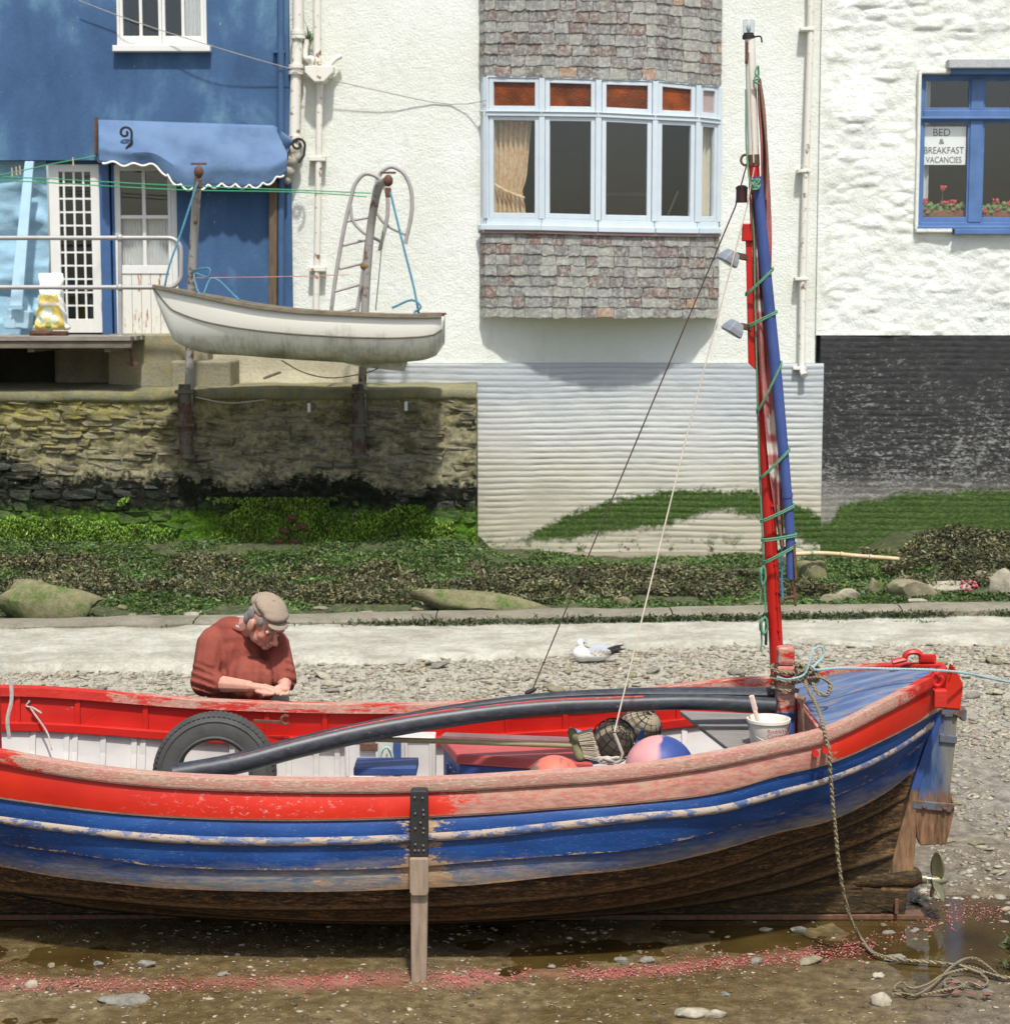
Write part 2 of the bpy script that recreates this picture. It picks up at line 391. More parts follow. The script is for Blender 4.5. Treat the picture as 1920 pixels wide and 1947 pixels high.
def m_corrugated():
    q = NM('ribbed_grey_render'); p = q.pos(); x, y, z = q.sep(p)
    n = q.noise(p, 1.3, 6, .62); f = q.noise(p, 30, 5, .7)
    base = q.ramp(q.ma('ADD', q.mr(z, 0.2, 2.2), q.ma('MULTIPLY', q.ma('SUBTRACT', n, .5), .7)), [(.12, C(172, 166, 142)), (.36, C(182, 180, 164)), (.62, C(184, 186, 180)), (.95, C(166, 172, 174))])
    base = q.mix(q.ma('MULTIPLY', q.mr(q.noise(q.sc(p, (1, 1, 5)), 6, 6, .7), .58, .74), .55), base, C(150, 146, 122))
    xn = q.mr(x, -.35, 4.0)
    top = q.curve(xn, [(0, .10), (.09, .14), (.22, .44), (.4, .68), (.62, .77), (.78, .70), (.9, .48), (1, .35)])
    low = q.curve(xn, [(0, .10), (.09, .14), (.3, .22), (.5, .36), (.68, .5), (.78, .36), (.9, .1), (1, 0)])
    jag = q.ma('ADD', q.ma('MULTIPLY', q.ma('SUBTRACT', q.noise(p, 7, 6, .75), .5), .34), q.ma('MULTIPLY', q.ma('SUBTRACT', f, .5), .16))
    zz = q.ma('ADD', z, jag)
    a = q.ma('MULTIPLY', q.mr(zz, q.ma('ADD', top, .03), q.ma('SUBTRACT', top, .03)), q.mr(zz, q.ma('SUBTRACT', low, .03), q.ma('ADD', low, .03)))
    spots = q.ma('MULTIPLY', q.mr(q.noise(p, 5, 6, .8), .54, .58), q.mr(z, .3, .1))
    a = q.ma('MAXIMUM', a, spots)
    gr = q.ramp(f, [(.25, C(30, 46, 12)), (.5, C(56, 80, 22)), (.75, C(92, 116, 42))])
    return q.done(q.mix(a, base, gr), .85, q.bump(q.ma('ADD', f, a), .4, .012), spec=.2)
def m_black_plinth():
    q = NM('black_tarred_render'); p = q.pos(); x, y, z = q.sep(p)
    n = q.noise(q.sc(p, (1, 1, 2.6)), 11, 8, .78); f = q.noise(q.sc(p, (1, 1, 2)), 26, 5, .7)
    amt = q.ma('ADD', q.mr(z, 2.5, .7, -.035, .075), q.ma('MULTIPLY', q.ma('SUBTRACT', q.noise(p, 1.1, 3), .5), .14))
    pe = q.mr(q.ma('ADD', q.ma('ADD', q.ma('MULTIPLY', n, .55), q.ma('MULTIPLY', f, .45)), amt), .55, .63)
    c = q.mix(q.ma('MULTIPLY', pe, .85), q.mix(q.mr(n, .3, .7), C(40, 40, 40), C(66, 66, 65)), C(146, 145, 138)); c = q.mix(q.mr(z, .95, .55, 0, .75), c, C(140, 136, 122))
    xn = q.mr(x, 3.4, 5.8)
    top = q.curve(xn, [(0, .3), (.1, .38), (.22, .6), (.45, .7), (1, .74)])
    zz = q.ma('ADD', z, q.ma('ADD', q.ma('MULTIPLY', q.ma('SUBTRACT', q.noise(p, 7, 6, .75), .5), .3), q.ma('MULTIPLY', q.ma('SUBTRACT', f, .5), .14)))
    a = q.mr(zz, q.ma('ADD', top, .04), q.ma('SUBTRACT', top, .03))
    gr = q.ramp(f, [(.25, C(30, 46, 12)), (.5, C(58, 82, 24)), (.75, C(96, 118, 48))])
    return q.done(q.mix(a, c, gr), .85, q.bump(f, .5, .012), spec=.2)
def m_stone():
    q = NM('rubble_stone'); p = q.pos(); x, y, z = q.sep(p); r = q.rnd()
    f = q.noise(q.sc(p, (1, 1, 2.5)), 11, 6, .7); g = q.noise(p, 1.4, 5, .6); k = q.noise(p, 45, 4, .7)
    c = q.ramp(r, [(0, C(120, 112, 84)), (.3, C(142, 132, 100)), (.55, C(110, 108, 88)), (.78, C(160, 150, 122)), (1, C(96, 94, 84))])
    c = q.mix(q.mr(f, .3, .75), q.mix(.5, c, C(58, 56, 44)), c)
    c = q.mix(q.mr(k, .55, .8, 0, .6), c, C(186, 180, 152))
    lich = q.ma('MULTIPLY', q.mr(q.ma('ADD', q.noise(p, 9, 7, .8), q.ma('ADD', q.mr(x, -4.6, -2.2, .06, -.05), q.mr(z, .95, 1.8, -.12, .04))), .47, .65), .72)
    c = q.mix(lich, c, q.ramp(k, [(.3, CS(104, 104, 44)), (.55, CS(146, 136, 52)), (.75, CS(180, 156, 52))]))
    c = q.mix(q.ma('MULTIPLY', q.mr(q.noise(q.sc(p, (1, 1, 1.8)), 2.6, 7, .72), .50, .60), .7), c, CS(50, 52, 30))
    dark = q.mr(q.ma('ADD', z, q.ma('ADD', q.ma('MULTIPLY', q.ma('SUBTRACT', g, .5), 1.3), q.ma('MULTIPLY', q.ma('SUBTRACT', f, .5), .5))), 1.10, .92)
    dk = q.ramp(q.ma('ADD', q.ma('MULTIPLY', r, .5), q.ma('MULTIPLY', k, .5)), [(.2, C(20, 22, 16)), (.55, C(38, 40, 32)), (.72, C(66, 68, 60)), (.84, C(150, 150, 132))])
    c = q.mix(dark, c, dk)
    al = q.mr(q.ma('ADD', z, q.ma('ADD', q.ma('MULTIPLY', q.ma('SUBTRACT', g, .5), .7), q.ma('MULTIPLY', q.ma('SUBTRACT', f, .5), .6))), .72, .54)
    grn = q.ramp(k, [(.25, C(34, 52, 12)), (.5, C(66, 96, 22)), (.8, C(108, 134, 42))])
    c = q.mix(q.ma('MULTIPLY', al, q.mr(r, .86, .8)), c, grn)
    return q.done(c, .85, q.bump(q.ma('ADD', f, q.ma('MULTIPLY', k, .5)), .8, .02), spec=.2)
def m_mortar():
    q = NM('lime_mortar'); p = q.pos(); x, y, z = q.sep(p); f = q.noise(p, 16, 6, .7); g = q.noise(p, 1.4, 5, .6)
    c = q.ramp(f, [(.3, C(84, 80, 56)), (.55, C(140, 132, 98)), (.8, C(178, 170, 134))])
    c = q.mix(q.ma('MULTIPLY', q.mr(q.ma('ADD', q.noise(p, 9, 7, .8), q.ma('ADD', q.mr(x, -4.6, -2.2, .06, -.05), q.mr(z, .95, 1.8, -.12, .04))), .47, .64), .72), c, CS(136, 128, 60))
    c = q.mix(q.ma('MULTIPLY', q.mr(q.noise(q.sc(p, (1, 1, 1.8)), 2.6, 7, .72), .50, .60), .7), c, CS(58, 60, 34))
    c = q.mix(q.mr(q.ma('ADD', z, q.ma('ADD', q.ma('MULTIPLY', q.ma('SUBTRACT', g, .5), 1.3), q.ma('MULTIPLY', q.ma('SUBTRACT', f, .5), .6))), 1.06, .92), c, q.ramp(q.noise(p, 10, 5, .7), [(.45, C(24, 26, 18)), (.62, C(42, 44, 32)), (.72, C(150, 150, 128))]))
    c = q.mix(q.mr(q.ma('ADD', z, q.ma('MULTIPLY', q.ma('SUBTRACT', f, .5), .5)), .68, .52), c, q.ramp(q.noise(p, 40, 5, .7), [(.3, CS(34, 50, 12)), (.5, CS(64, 96, 24)), (.72, CS(110, 134, 46))]))
    return q.done(c, .95, q.bump(f, .9, .02), spec=.1)
def m_concrete(name, a, b, moss=None, mamt=.4):
    q = NM(name); p = q.pos(); f = q.noise(p, 30, 6, .7); g = q.noise(p, 2.2, 6, .65)
    c = q.ramp(q.ma('ADD', q.ma('MULTIPLY', g, .6), q.ma('MULTIPLY', f, .4)), [(.3, b), (.62, a)])
    if moss: c = q.mix(q.ma('MULTIPLY', q.mr(q.noise(p, 7, 6, .75), .48, .64), mamt), c, moss)
    return q.done(c, .9, q.bump(q.ma('ADD', f, g), .6, .015), spec=.15)
def m_slate():
    q = NM('hung_slate'); p = q.pos(); r = q.rnd(); f = q.noise(p, 26, 6, .72); g = q.noise(p, 7, 5, .65)
    c = q.ramp(r, [(0, C(116, 113, 108)), (.2, C(132, 131, 122)), (.4, C(118, 113, 104)), (.56, C(140, 138, 126)), (.72, C(104, 97, 90)), (.82, C(112, 94, 86)), (.93, C(120, 94, 82)), (.98, C(150, 116, 88)), (1, C(150, 148, 136))], 'CONSTANT')
    c = q.mix(q.mr(f, .45, .66, 0, .62), c, C(196, 198, 186)); c = q.mix(q.mr(g, .25, .5, .35, 0), c, C(84, 78, 76))
    return q.done(c, .75, q.bump(f, .45, .006), spec=.25)
def m_weed(name, cols):
    q = NM(name); a = q.n('ShaderNodeAttribute', attribute_name='Col'); f = q.noise(q.pos(), 60, 3)
    c = q.mix(1.0, a.outputs[0], q.ramp(f, [(.3, (.75, .75, .75, 1)), (.7, (1.15, 1.15, 1.1, 1))]), 'MULTIPLY')
    return q.done(c, .5, None, spec=.35)
def m_glass(name='window_glass', tint=(1, 1, 1, 1), refl=.10):
    q = NM(name); nt = q.nt
    t = q.n('ShaderNodeBsdfTransparent'); t.inputs[0].default_value = tint
    g = q.n('ShaderNodeBsdfGlossy'); g.inputs['Roughness'].default_value = .03
    lw = q.n('ShaderNodeLayerWeight'); lw.inputs[0].default_value = .5
    mx = q.n('ShaderNodeMixShader'); nt.links.new(q.ma('ADD', q.ma('MULTIPLY', q.ma('POWER', lw.outputs['Facing'], 4), .5), refl * .6), mx.inputs[0])
    nt.links.new(t.outputs[0], mx.inputs[1]); nt.links.new(g.outputs[0], mx.inputs[2]); nt.links.new(mx.outputs[0], q.o.inputs[0]); return q.m
def m_vcol(name, rough=.8, spec=.3, bs=40, bump=.3, bd=.004, var=.2):
    q = NM(name); a = q.n('ShaderNodeAttribute', attribute_name='Col'); f = q.noise(q.pos(), bs, 5, .65)
    c = q.mix(1.0, a.outputs[0], q.ramp(f, [(.3, (1 - var,) * 3 + (1,)), (.7, (1 + var * .5,) * 3 + (1,))]), 'MULTIPLY')
    return q.done(c, rough, q.bump(f, bump, bd), spec=spec)

MUD, WATER, RENDER, BLUEW = m_mud(), m_water(), m_render(), m_blue_wall()
STONEWHITE = m_render('whitewashed_stone', (238, 241, 231))
CORR, BLACKP, STONE, MORTAR, SLATE = m_corrugated(), m_black_plinth(), m_stone(), m_mortar(), m_slate()
CONC = m_concrete('grey_concrete', C(150, 144, 118), C(98, 94, 72), C(148, 132, 48), .45)
COPE = m_concrete('mossy_coping', C(128, 126, 96), C(84, 84, 58), C(150, 134, 46), .5)
LIME = m_concrete('limewashed_concrete', C(184, 182, 165), C(118, 113, 95), C(138, 130, 108), .55)
KERB = m_concrete('kerb_concrete', C(140, 132, 112), C(98, 92, 76), C(60, 80, 26), .3)
BEIGE = m_concrete('beige_concrete', C(206, 198, 166), C(160, 150, 118))
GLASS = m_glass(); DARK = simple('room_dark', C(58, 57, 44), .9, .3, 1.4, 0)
WPAINT = simple('white_gloss', C(226, 226, 216, .9), .45, .06, 8, .15); LBLUE = simple('pale_blue_gloss', C(198, 211, 217, .95), .45, .06, 7, .15)
BLUEF = paint('blue_frame_paint', C(76, 114, 164), C(200, 200, 190), .06, .45, (1, 1, 1), 9, C(90, 130, 190), .3, .3)
BLUED = simple('blue_post_paint', C(52, 92, 140), .5, .2, 8, .2)
CREAMPIPE = rusty('cream_pipe_paint', C(222, 218, 202, .92), C(150, 110, 70), .12, 9)
BLUEPIPE = simple('blue_pipe_paint', C(54, 90, 130), .5, .2, 7, .15)
CURTAIN = simple('patterned_curtain', C(206, 186, 140), .9, .25, 20, .2, dark=C(196, 138, 84)); NET = simple('net_curtain', C(196, 200, 196), .9, .12, 10, .1, stretch=(12, 12, 1))

# ================================================================== ground
def zground(X, Y):
    X = np.asarray(X, float); Y = np.asarray(Y, float)
    b = np.interp(Y, [-60, 7.2, 7.75, 8.0, 8.75, 9.2, 12, 15, 16.3, 17.5, 18.8, 19.7, 20.5, 60], [.03, .012, .010, .000, .000, .014, .03, .04, .0, .05, .12, .27, .32, .32])
    br = np.interp(Y, [-60, 7.2, 7.75, 8.0, 8.75, 9.2, 12, 15, 16.3, 17.5, 19, 22, 60], [.03, .012, .008, -.002, -.002, .012, .03, .04, .0, .04, .06, .05, .05]) + .22 * sstep(3.9, 4.6, X) * sstep(17.6, 19.8, Y)
    k = sstep(-.45, -.1, X); b = b * (1 - k) + br * k
    n = fbm(X * .9, Y * 1.3, 4) * .05 + fbm(X * 6, Y * 6, 4) * .02
    rough = sstep(16.2, 17, Y); b = b - .085 * sstep(13.2, 9.3, Y)
    return b + n * (1 + 1.6 * rough) + .012 * np.maximum(0, fbm(X * 22, Y * 22, 2)) * sstep(9, 13, Y)
def axis(dense0, dense1, step, lo, hi):
    a = np.arange(dense0, dense1, step); l = dense0 - np.geomspace(step, dense0 - lo, 22)[::-1]; r = dense1 + np.geomspace(step, hi - dense1, 22)
    return np.concatenate([l, a, r])
xs = axis(-5.2, 5.6, .03, -90, 90); ys = axis(7.0, 20.9, .03, -40, 90)
X, Y = np.meshgrid(xs, ys); tag(gridmesh('ground', X, Y, zground(X, Y), MUD), kind='structure')
MB().b2((-14, 6.2, -.12), (14, 9.4, -.087)).build('water', WATER, kind='structure')

# kerb and limewashed apron
def kerbY(x): return 15.72 + .105 * (x + 4.2)
ks = thing('kerb', 'long low concrete kerb between white apron and seaweed channel', 'kerb', (0, 16, 0))
n = 9
for i in range(n):
    xa, xb = -9 + i * 2.1, -9 + (i + 1) * 2.1 - .012; m = MB()
    def kp(u, v, xa=xa, xb=xb):
        x = lerp(xa, xb, u); y0 = kerbY(x) - .02
        prof = [(0, -.1), (0, .085), (.03, .105), (.2, .115), (.38, .105), (.40, -.1)]; k = min(int(v * 5 + 1e-6), 5); a = prof[k]
        return Vector((x, y0 + a[0] + float(fbm(x * 4, v * 9)) * .03, a[1] + float(fbm(x * 3 + 5, v * 5)) * .025))
    m.grid(kp, 22, 5); m.build('kerb_stone', KERB, ks, smooth=True)
def apron():
    u = np.linspace(-9, 9.5, 420); v = np.linspace(0, 1, 60); U, V = np.meshgrid(u, v)
    y1 = kerbY(U) + .01
    low = np.interp(U, [-9, -4.2, -2.6, -1.7, -1.0, .5, 1.4, 4, 9], [13.8, 13.85, 13.95, 14.05, 14.25, 14.65, 14.95, 15.05, 15.5]) + fbm(U * 1.1, U * 0 + 3, 5, .6) * .8
    Yy = low + (y1 - low) * V
    hgt = np.interp(U, [-9, -2, -.5, 9], [.105, .10, .075, .06])
    Z = hgt * sstep(0, .035, V) - .045 * V - .03 * (1 - sstep(0, .03, V)) + fbm(U * 3, Yy * 3, 4) * .035 + fbm(U * 14, Yy * 14, 3) * .014 + np.minimum(0, fbm(U * 7 + 3, Yy * 9, 4) + .05) * .22 * sstep(.55, .0, V)
    return gridmesh('apron', U, Yy, Z + .015, LIME)
tag(apron(), kind='structure')

# ================================================================== masonry helpers
def wall_open(name, x0, x1, z0, z1, Y, th, holes, mat, parent):
    xs_ = sorted({x0, x1, *[h[0] for h in holes], *[h[2] for h in holes]}); zs_ = sorted({z0, z1, *[h[1] for h in holes], *[h[3] for h in holes]})
    xs_ = [x for x in xs_ if x0 <= x <= x1]; zs_ = [z for z in zs_ if z0 <= z <= z1]; m = MB()
    for a, b in zip(xs_, xs_[1:]):
        for c, d in zip(zs_, zs_[1:]):
            if any(h[0] - 1e-6 <= a and b <= h[2] + 1e-6 and h[1] - 1e-6 <= c and d <= h[3] + 1e-6 for h in holes): continue
            m.b2((a, Y, c), (b, Y + th, d))
    return m.build(name, mat, parent)
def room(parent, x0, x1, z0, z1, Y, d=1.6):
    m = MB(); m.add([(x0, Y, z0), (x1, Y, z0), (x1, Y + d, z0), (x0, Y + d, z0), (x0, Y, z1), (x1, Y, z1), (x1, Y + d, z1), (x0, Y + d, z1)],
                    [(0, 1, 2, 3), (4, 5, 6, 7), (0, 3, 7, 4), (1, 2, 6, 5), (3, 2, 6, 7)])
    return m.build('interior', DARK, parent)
def ring(m, x0, z0, x1, z1, w_, Y0, Y1, bot=None):
    b = bot or w_
    m.b2((x0, Y0, z0), (x0 + w_, Y1, z1)); m.b2((x1 - w_, Y0, z0), (x1, Y1, z1))
    m.b2((x0 + w_, Y0 + .001, z0), (x1 - w_, Y1, z0 + b)); m.b2((x0 + w_, Y0 + .001, z1 - w_), (x1 - w_, Y1, z1)); return m
def wavy(x0, x1, z0, z1, Y, amp=.02, per=.09, x1b=None, n=60):
    m = MB()
    def f(u, v):
        xr = lerp(x1b if x1b is not None else x1, x1, v); x = lerp(x0, xr, u); return Vector((x, Y + amp * math.sin(u * (x1 - x0) / per * 6.283), lerp(z0, z1, v)))
    return m.grid(f, n, 8)
def pane(parent, x0, z0, x1, z1, Y, mat=None): return MB().b2((x0, Y, z0), (x1, Y + .004, z1)).build('pane', mat or GLASS, parent)

# ================================================================== white house with the slate-hung bay
YW = 21.0
wh = thing('white_house', 'white rendered house with slate hung bow window and ribbed grey base', 'house', (1.8, YW, 0))
PLN = [(918, .06), (926, .14), (1031, .36), (1137, .47), (1243, .43), (1323, .25), (1363, .03)]     # photo column, projection
HEAD = [142, 142, 143.6, 146.8, 150, 158, 161]; TRAN = [214, 214, 215, 216.5, 222, 225.5, 230]; SILL = [420, 420, 421, 424, 426, 427, 427]
bp = [P(px, 400, YW - d) for px, d in PLN]; bp = [Vector((p.x, p.y, 0)) for p in bp]
zH = [P(px, y, YW - d).z for (px, d), y in zip(PLN, HEAD)]; zT = [P(px, y, YW - d).z for (px, d), y in zip(PLN, TRAN)]; zS = [P(px, y, YW - d).z for (px, d), y in zip(PLN, SILL)]
zB = P(1140, 603, YW - .6).z
x0w, x1w = P(552, 300, YW).x, P(1556, 300, YW).x; zPl = P(1000, 690, YW).z
wall_open('wall', x0w, x1w, zPl, 8.2, YW, .3, [(bp[0].x + .06, min(zS) - .02, bp[-1].x - .1, max(zH) + .02)], RENDER, wh)
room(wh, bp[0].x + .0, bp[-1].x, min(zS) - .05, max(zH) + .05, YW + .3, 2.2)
# ribbed base
def ribs(name, xa, xb, za, zb, Y, mat, parent, per=.069, amp=.011, nx=160):
    nz = int((zb - za) / per * 8); u = np.linspace(xa, xb, nx); v = np.linspace(za, zb, nz); U, V = np.meshgrid(u, v)
    ph = V / per + fbm(U * .7, V * 1.2, 3) * .9 + fbm(U * 3, V * 4, 3) * .22
    prof = np.abs(np.sin(ph * math.pi)) ** .7
    D = amp * prof * np.clip(.75 + 1.5 * fbm(U * 2.2, V * 3, 4), .1, 1.5) + fbm(U * .8 + 4, V * .8, 4) * .05 + fbm(U * 9, V * 9, 3) * .008
    D *= sstep(zb, zb - .03, V) * .9 + .1
    return gridmesh(name, U, Y - D, V, mat, parent)
ribs('ribbed_base', P(690, 800, YW).x, P(1562, 800, YW).x, -.1, zPl - .001, YW - .06, CORR, wh)
MB().b2((P(690, 800, YW).x, YW - .05, -.1), (P(1562, 800, YW).x - .002, YW + .25, zPl - .006)).build('base_core', CORR, wh)
MB().b2((P(905, 1000, YW).x, YW - .3, -.1), (P(1500, 1000, YW).x, YW - .055, P(1200, 1052, YW - .2).z)).build('footing', KERB, wh, bevel=.03)
# bay body and window
bay = MB()
def plan_prism(m, zlo, zhi, inset=0.0):
    lo = [Vector((p.x, p.y + inset, zlo[i] if hasattr(zlo, '__len__') else zlo)) for i, p in enumerate(bp)]
    hi = [Vector((p.x, p.y + inset, zhi[i] if hasattr(zhi, '__len__') else zhi)) for i, p in enumerate(bp)]
    for L, e in ((lo, 0), (hi, 1)): L.insert(0, Vector((bp[0].x, YW + .02, L[0].z))); L.append(Vector((bp[-1].x, YW + .02, L[-1].z)))
    k = len(lo); m.add(lo + hi, [tuple(range(k)), tuple(range(k, 2 * k))] + [(i, (i + 1) % k, k + (i + 1) % k, k + i) for i in range(k)])
plan_prism(bay, zB + .02, [z - .10 for z in zS], .02)
bayo = bay.build('bay_window', RENDER, wh)
bay = MB(); plan_prism(bay, [z + .005 for z in zH], 8.1, .02); bay.build('upper_body', RENDER, bayo)
def fac(i):
    a, b = bp[i], bp[i + 1]; d = (b - a); L = d.length; t = d / L; nrm = Vector((t.y, -t.x, 0))
    return a, b, L, t, nrm
def fbox(m, i, t0, t1, A0, A1, d0, d1):
    """bar on facet i between t0..t1 (metres along), heights A0/A1 = (z at start, z at end), depth d0 (out) .. d1"""
    a, b, L, t, nrm = fac(i); V = []
    for A in (A0, A1):
        for tt, dd in ((t0, d0), (t1, d0), (t1, d1), (t0, d1)):
            p = a + t * tt + nrm * dd; V.append((p.x, p.y, lerp(A[0], A[1], tt / L)))
    m.add(V, [(3, 2, 1, 0), (4, 5, 6, 7), (0, 1, 5, 4), (1, 2, 6, 5), (2, 3, 7, 6), (3, 0, 4, 7)])
AMBER = NM('amber_textured_glass'); _p = AMBER.pos()
AMBER = AMBER.done(AMBER.ramp(AMBER.noise(_p, 3.5, 4), [(.3, CS(72, 36, 18)), (.5, CS(106, 54, 22)), (.7, CS(150, 72, 24))]), .22, AMBER.bump(AMBER.vor(_p, 55), .6, .006), spec=.5)
DUSKY = simple('faded_textured_glass', C(172, 150, 146), .3, .2, 9, .5, 70, spec=.4)
for i in range(0, 6):
    a, b, L, t, nrm = fac(i); k = i
    up = lambda d, Z=None: (Z[k] + d, Z[k + 1] + d)
    m = MB(); fbox(m, i, -.005, L + .005, up(-.10, zS), up(-.035, zS), .075, -.03); m.build('window_sill', LBLUE, bayo, bevel=.008)
    m = MB(); fbox(m, i, 0, L, up(-.034, zS), up(.03, zS), .03, -.05); m.build('bottom_rail', LBLUE, bayo, bevel=.005)
    m = MB(); fbox(m, i, 0, L, up(-.035, zT), up(.01, zT), .042, -.05); fbox(m, i, 0, L, up(.01, zT), up(.02, zT), .055, -.05); m.build('transom', LBLUE, bayo, bevel=.005)
    m = MB(); fbox(m, i, 0, L, up(-.03, zH), up(.004, zH), .03, -.05); m.build('head_rail', LBLUE, bayo, bevel=.005)
    if i == 0: 
        m = MB(); fbox(m, i, 0, L, up(.03, zS), up(-.03, zH), .02, -.03); m.build('mullion', LBLUE, bayo); continue
    st = .048 if i < 5 else .04
    for (za, zb, Za, Zb, bt) in ((.032, -.037, zS, zT, .06), (.022, -.032, zT, zH, .055)):
        m = MB(); A0 = up(za, Za); A1 = up(zb, Zb); e = .034
        fbox(m, i, e, e + st, A0, A1, .022, -.03); fbox(m, i, L - e - st, L - e, A0, A1, .022, -.03)
        fbox(m, i, e + st, L - e - st, A0, (A0[0] + bt, A0[1] + bt), .021, -.03); fbox(m, i, e + st, L - e - st, (A1[0] - .042, A1[1] - .042), A1, .021, -.03)
        m.build('casement_frame', LBLUE, bayo, bevel=.004)
        m = MB(); fbox(m, i, e + st, L - e - st, (A0[0] + bt, A0[1] + bt), (A1[0] - .042, A1[1] - .042), -.006, -.010)
        m.build('pane', GLASS if Za is zS else (AMBER if i < 5 else DUSKY), bayo)
for i in range(1, 7):
    p = bp[i]; a, b, L, t, nrm = fac(min(i, 5)); a2, b2_, L2, t2, n2 = fac(max(i - 1, 0)); nn = (nrm + n2).normalized(); tt = Vector((-nn.y, nn.x, 0))
    m = MB(); V = []
    for z in (zS[i] + .028, zH[i] - .028):
        for s, d in ((-.032, .034), (.032, .034), (.032, -.05), (-.032, -.05)): q_ = p + tt * s + nn * d; V.append((q_.x, q_.y, z))
    m.add(V, [(3, 2, 1, 0), (4, 5, 6, 7), (0, 1, 5, 4), (1, 2, 6, 5), (2, 3, 7, 6), (3, 0, 4, 7)]); m.build('mullion', LBLUE, bayo, bevel=.004)
# curtains behind the lights
def curtain_on(i, t0, t1b, t1t, z0, z1, mat, dep=-.10, waist=False):
    a, b, L, t, nrm = fac(i); m = MB()
    def f(u, v):
        r = lerp(t1b, t1t, v ** 1.3)
        if waist: r = lerp(t1b, t1t, max(0, (v - .27) / .73) ** 1.1) - .04 * math.exp(-((v - .27) / .08) ** 2)
        p = a + t * lerp(t0, r, u) + nrm * (dep + .022 * math.sin(u * 44)); return Vector((p.x, p.y, lerp(z0, z1, v)))
    m.grid(f, 70, 14); return m.build('curtain', mat, bayo, smooth=True)
curtain_on(1, .05, .42, .50, zS[1], zT[1], CURTAIN, waist=True); curtain_on(4, .50, .62, .55, zS[4], zT[4], CURTAIN); curtain_on(5, .02, .45, .45, zS[5], zT[5], simple('cream_curtain', C(214, 206, 178), .9, .12, 12, .1, stretch=(8, 8, 1)))
a, b, L, t, nrm = fac(1)
MB().tube([a + t * .05 - nrm * .05 + Vector((0, 0, zS[1] + .42)), a + t * .2 - nrm * .05 + Vector((0, 0, zS[1] + .33)), a + t * .42 - nrm * .06 + Vector((0, 0, zS[1] + .25))], .014, 6).build('curtain_tie', CURTAIN, bayo, smooth=True)
# dim things in the room behind
FURN = simple('dark_furniture', C(44, 46, 36), .7, .3, 4, 0)
MB().b2((.50, YW + 2.30, 4.05), (.95, YW + 2.34, 4.75)).build('wall_picture', simple('dim_picture', C(52, 66, 56), .5, .3, 3, 0), bayo)
MB().b2((1.1, YW + 1.6, 3.3), (1.75, YW + 1.9, 4.15)).build('dresser', FURN, bayo, bevel=.02); MB().b2((1.05, YW + 1.55, 4.16), (1.8, YW + 1.92, 4.20)).build('dresser_top', simple('pale_shelf', C(110, 106, 88), .6, .1, 4, 0), bayo)
for _x in (.2, .62): MB().tube([(_x, YW + .9, 3.3), (_x, YW + .9, 4.05), (_x + .02, YW + .95, 4.2)], .02, 6).build('chair_post', FURN, bayo)
MB().tube([(1.86, YW + .5, 3.85), (1.98, YW + .45, 4.15)], .012, 6).build('picture_rod', simple('pale_rod', C(170, 150, 120), .6), bayo)
# slates
def slate_mesh(seed):
    r = random.Random(seed); bm = MB(); n_ = 5; top = [(-.5, .0), (.5, .0)]
    xs_ = [-.5 + i / n_ for i in range(n_ + 1)]; bot = [(x, -1 + r.uniform(-.05, .05) + (.06 if i in (0, n_) and r.random() < .35 else 0)) for i, x in enumerate(xs_)]
    poly = [(-.5, 0)] + bot + [(.5, 0)]
    bm.prism([(x, -.5, z) for x, z in poly], (0, 1, 0)); me = bpy.data.meshes.new('slate'); me.from_pydata([tuple(v) for v in bm.v], [], bm.f); me.materials.append(SLATE); return me
SLM = [slate_mesh(i) for i in range(9)]
def hang(zrows, facets):
    for r, zr in enumerate(zrows):
        for i in facets:
            a, b, L, t, nrm = fac(i); ang = math.atan2(t.y, t.x); s = -random.uniform(0, .10) if i == facets[0] else -.02
            while s < L - .01:
                wd = random.uniform(.13, .21); e = min(s + wd, L + .015); s0 = max(s, -.012)
                if e - s0 < .05 or L - e < .05: e = L + .012
                mid = (s0 + e) / 2; zt = zr(i, mid / L); p = a + t * mid + nrm * (.020 + random.uniform(-.003, .003))
                h = .118 + .035; o = inst(random.choice(SLM), 'slate', (p.x, p.y, zt + .035), (math.radians(-4.5 + random.uniform(-.8, .8)), random.uniform(-.02, .02), ang), (e - s0 - .006, .010, h + random.uniform(-.006, .008)), bayo)
                s = e
                if e > L: break
nl = 8
lowrows = []
for r in range(nl):
    lowrows.append(lambda i, u, r=r: lerp(lerp(zS[i], zS[i + 1], u) - .125, zB, r / nl))
uprows = [lambda i, u, r=r: lerp(zH[i], zH[i + 1], u) - .012 + .1185 * (r + 1) for r in range(13)]
hang(lowrows, [0, 1, 2, 3, 4, 5]); hang(uprows, [0, 1, 2, 3, 4, 5])
m = MB()
for i in range(0, 6): fbox(m, i, -.01, fac(i)[2] + .01, (zS[i] - .135, zS[i + 1] - .135), (zS[i] - .102, zS[i + 1] - .102), .06, -.02)
m.build('lead_flashing', simple('weathered_lead', C(150, 122, 118), .7, .25, 9), bayo, bevel=.008)

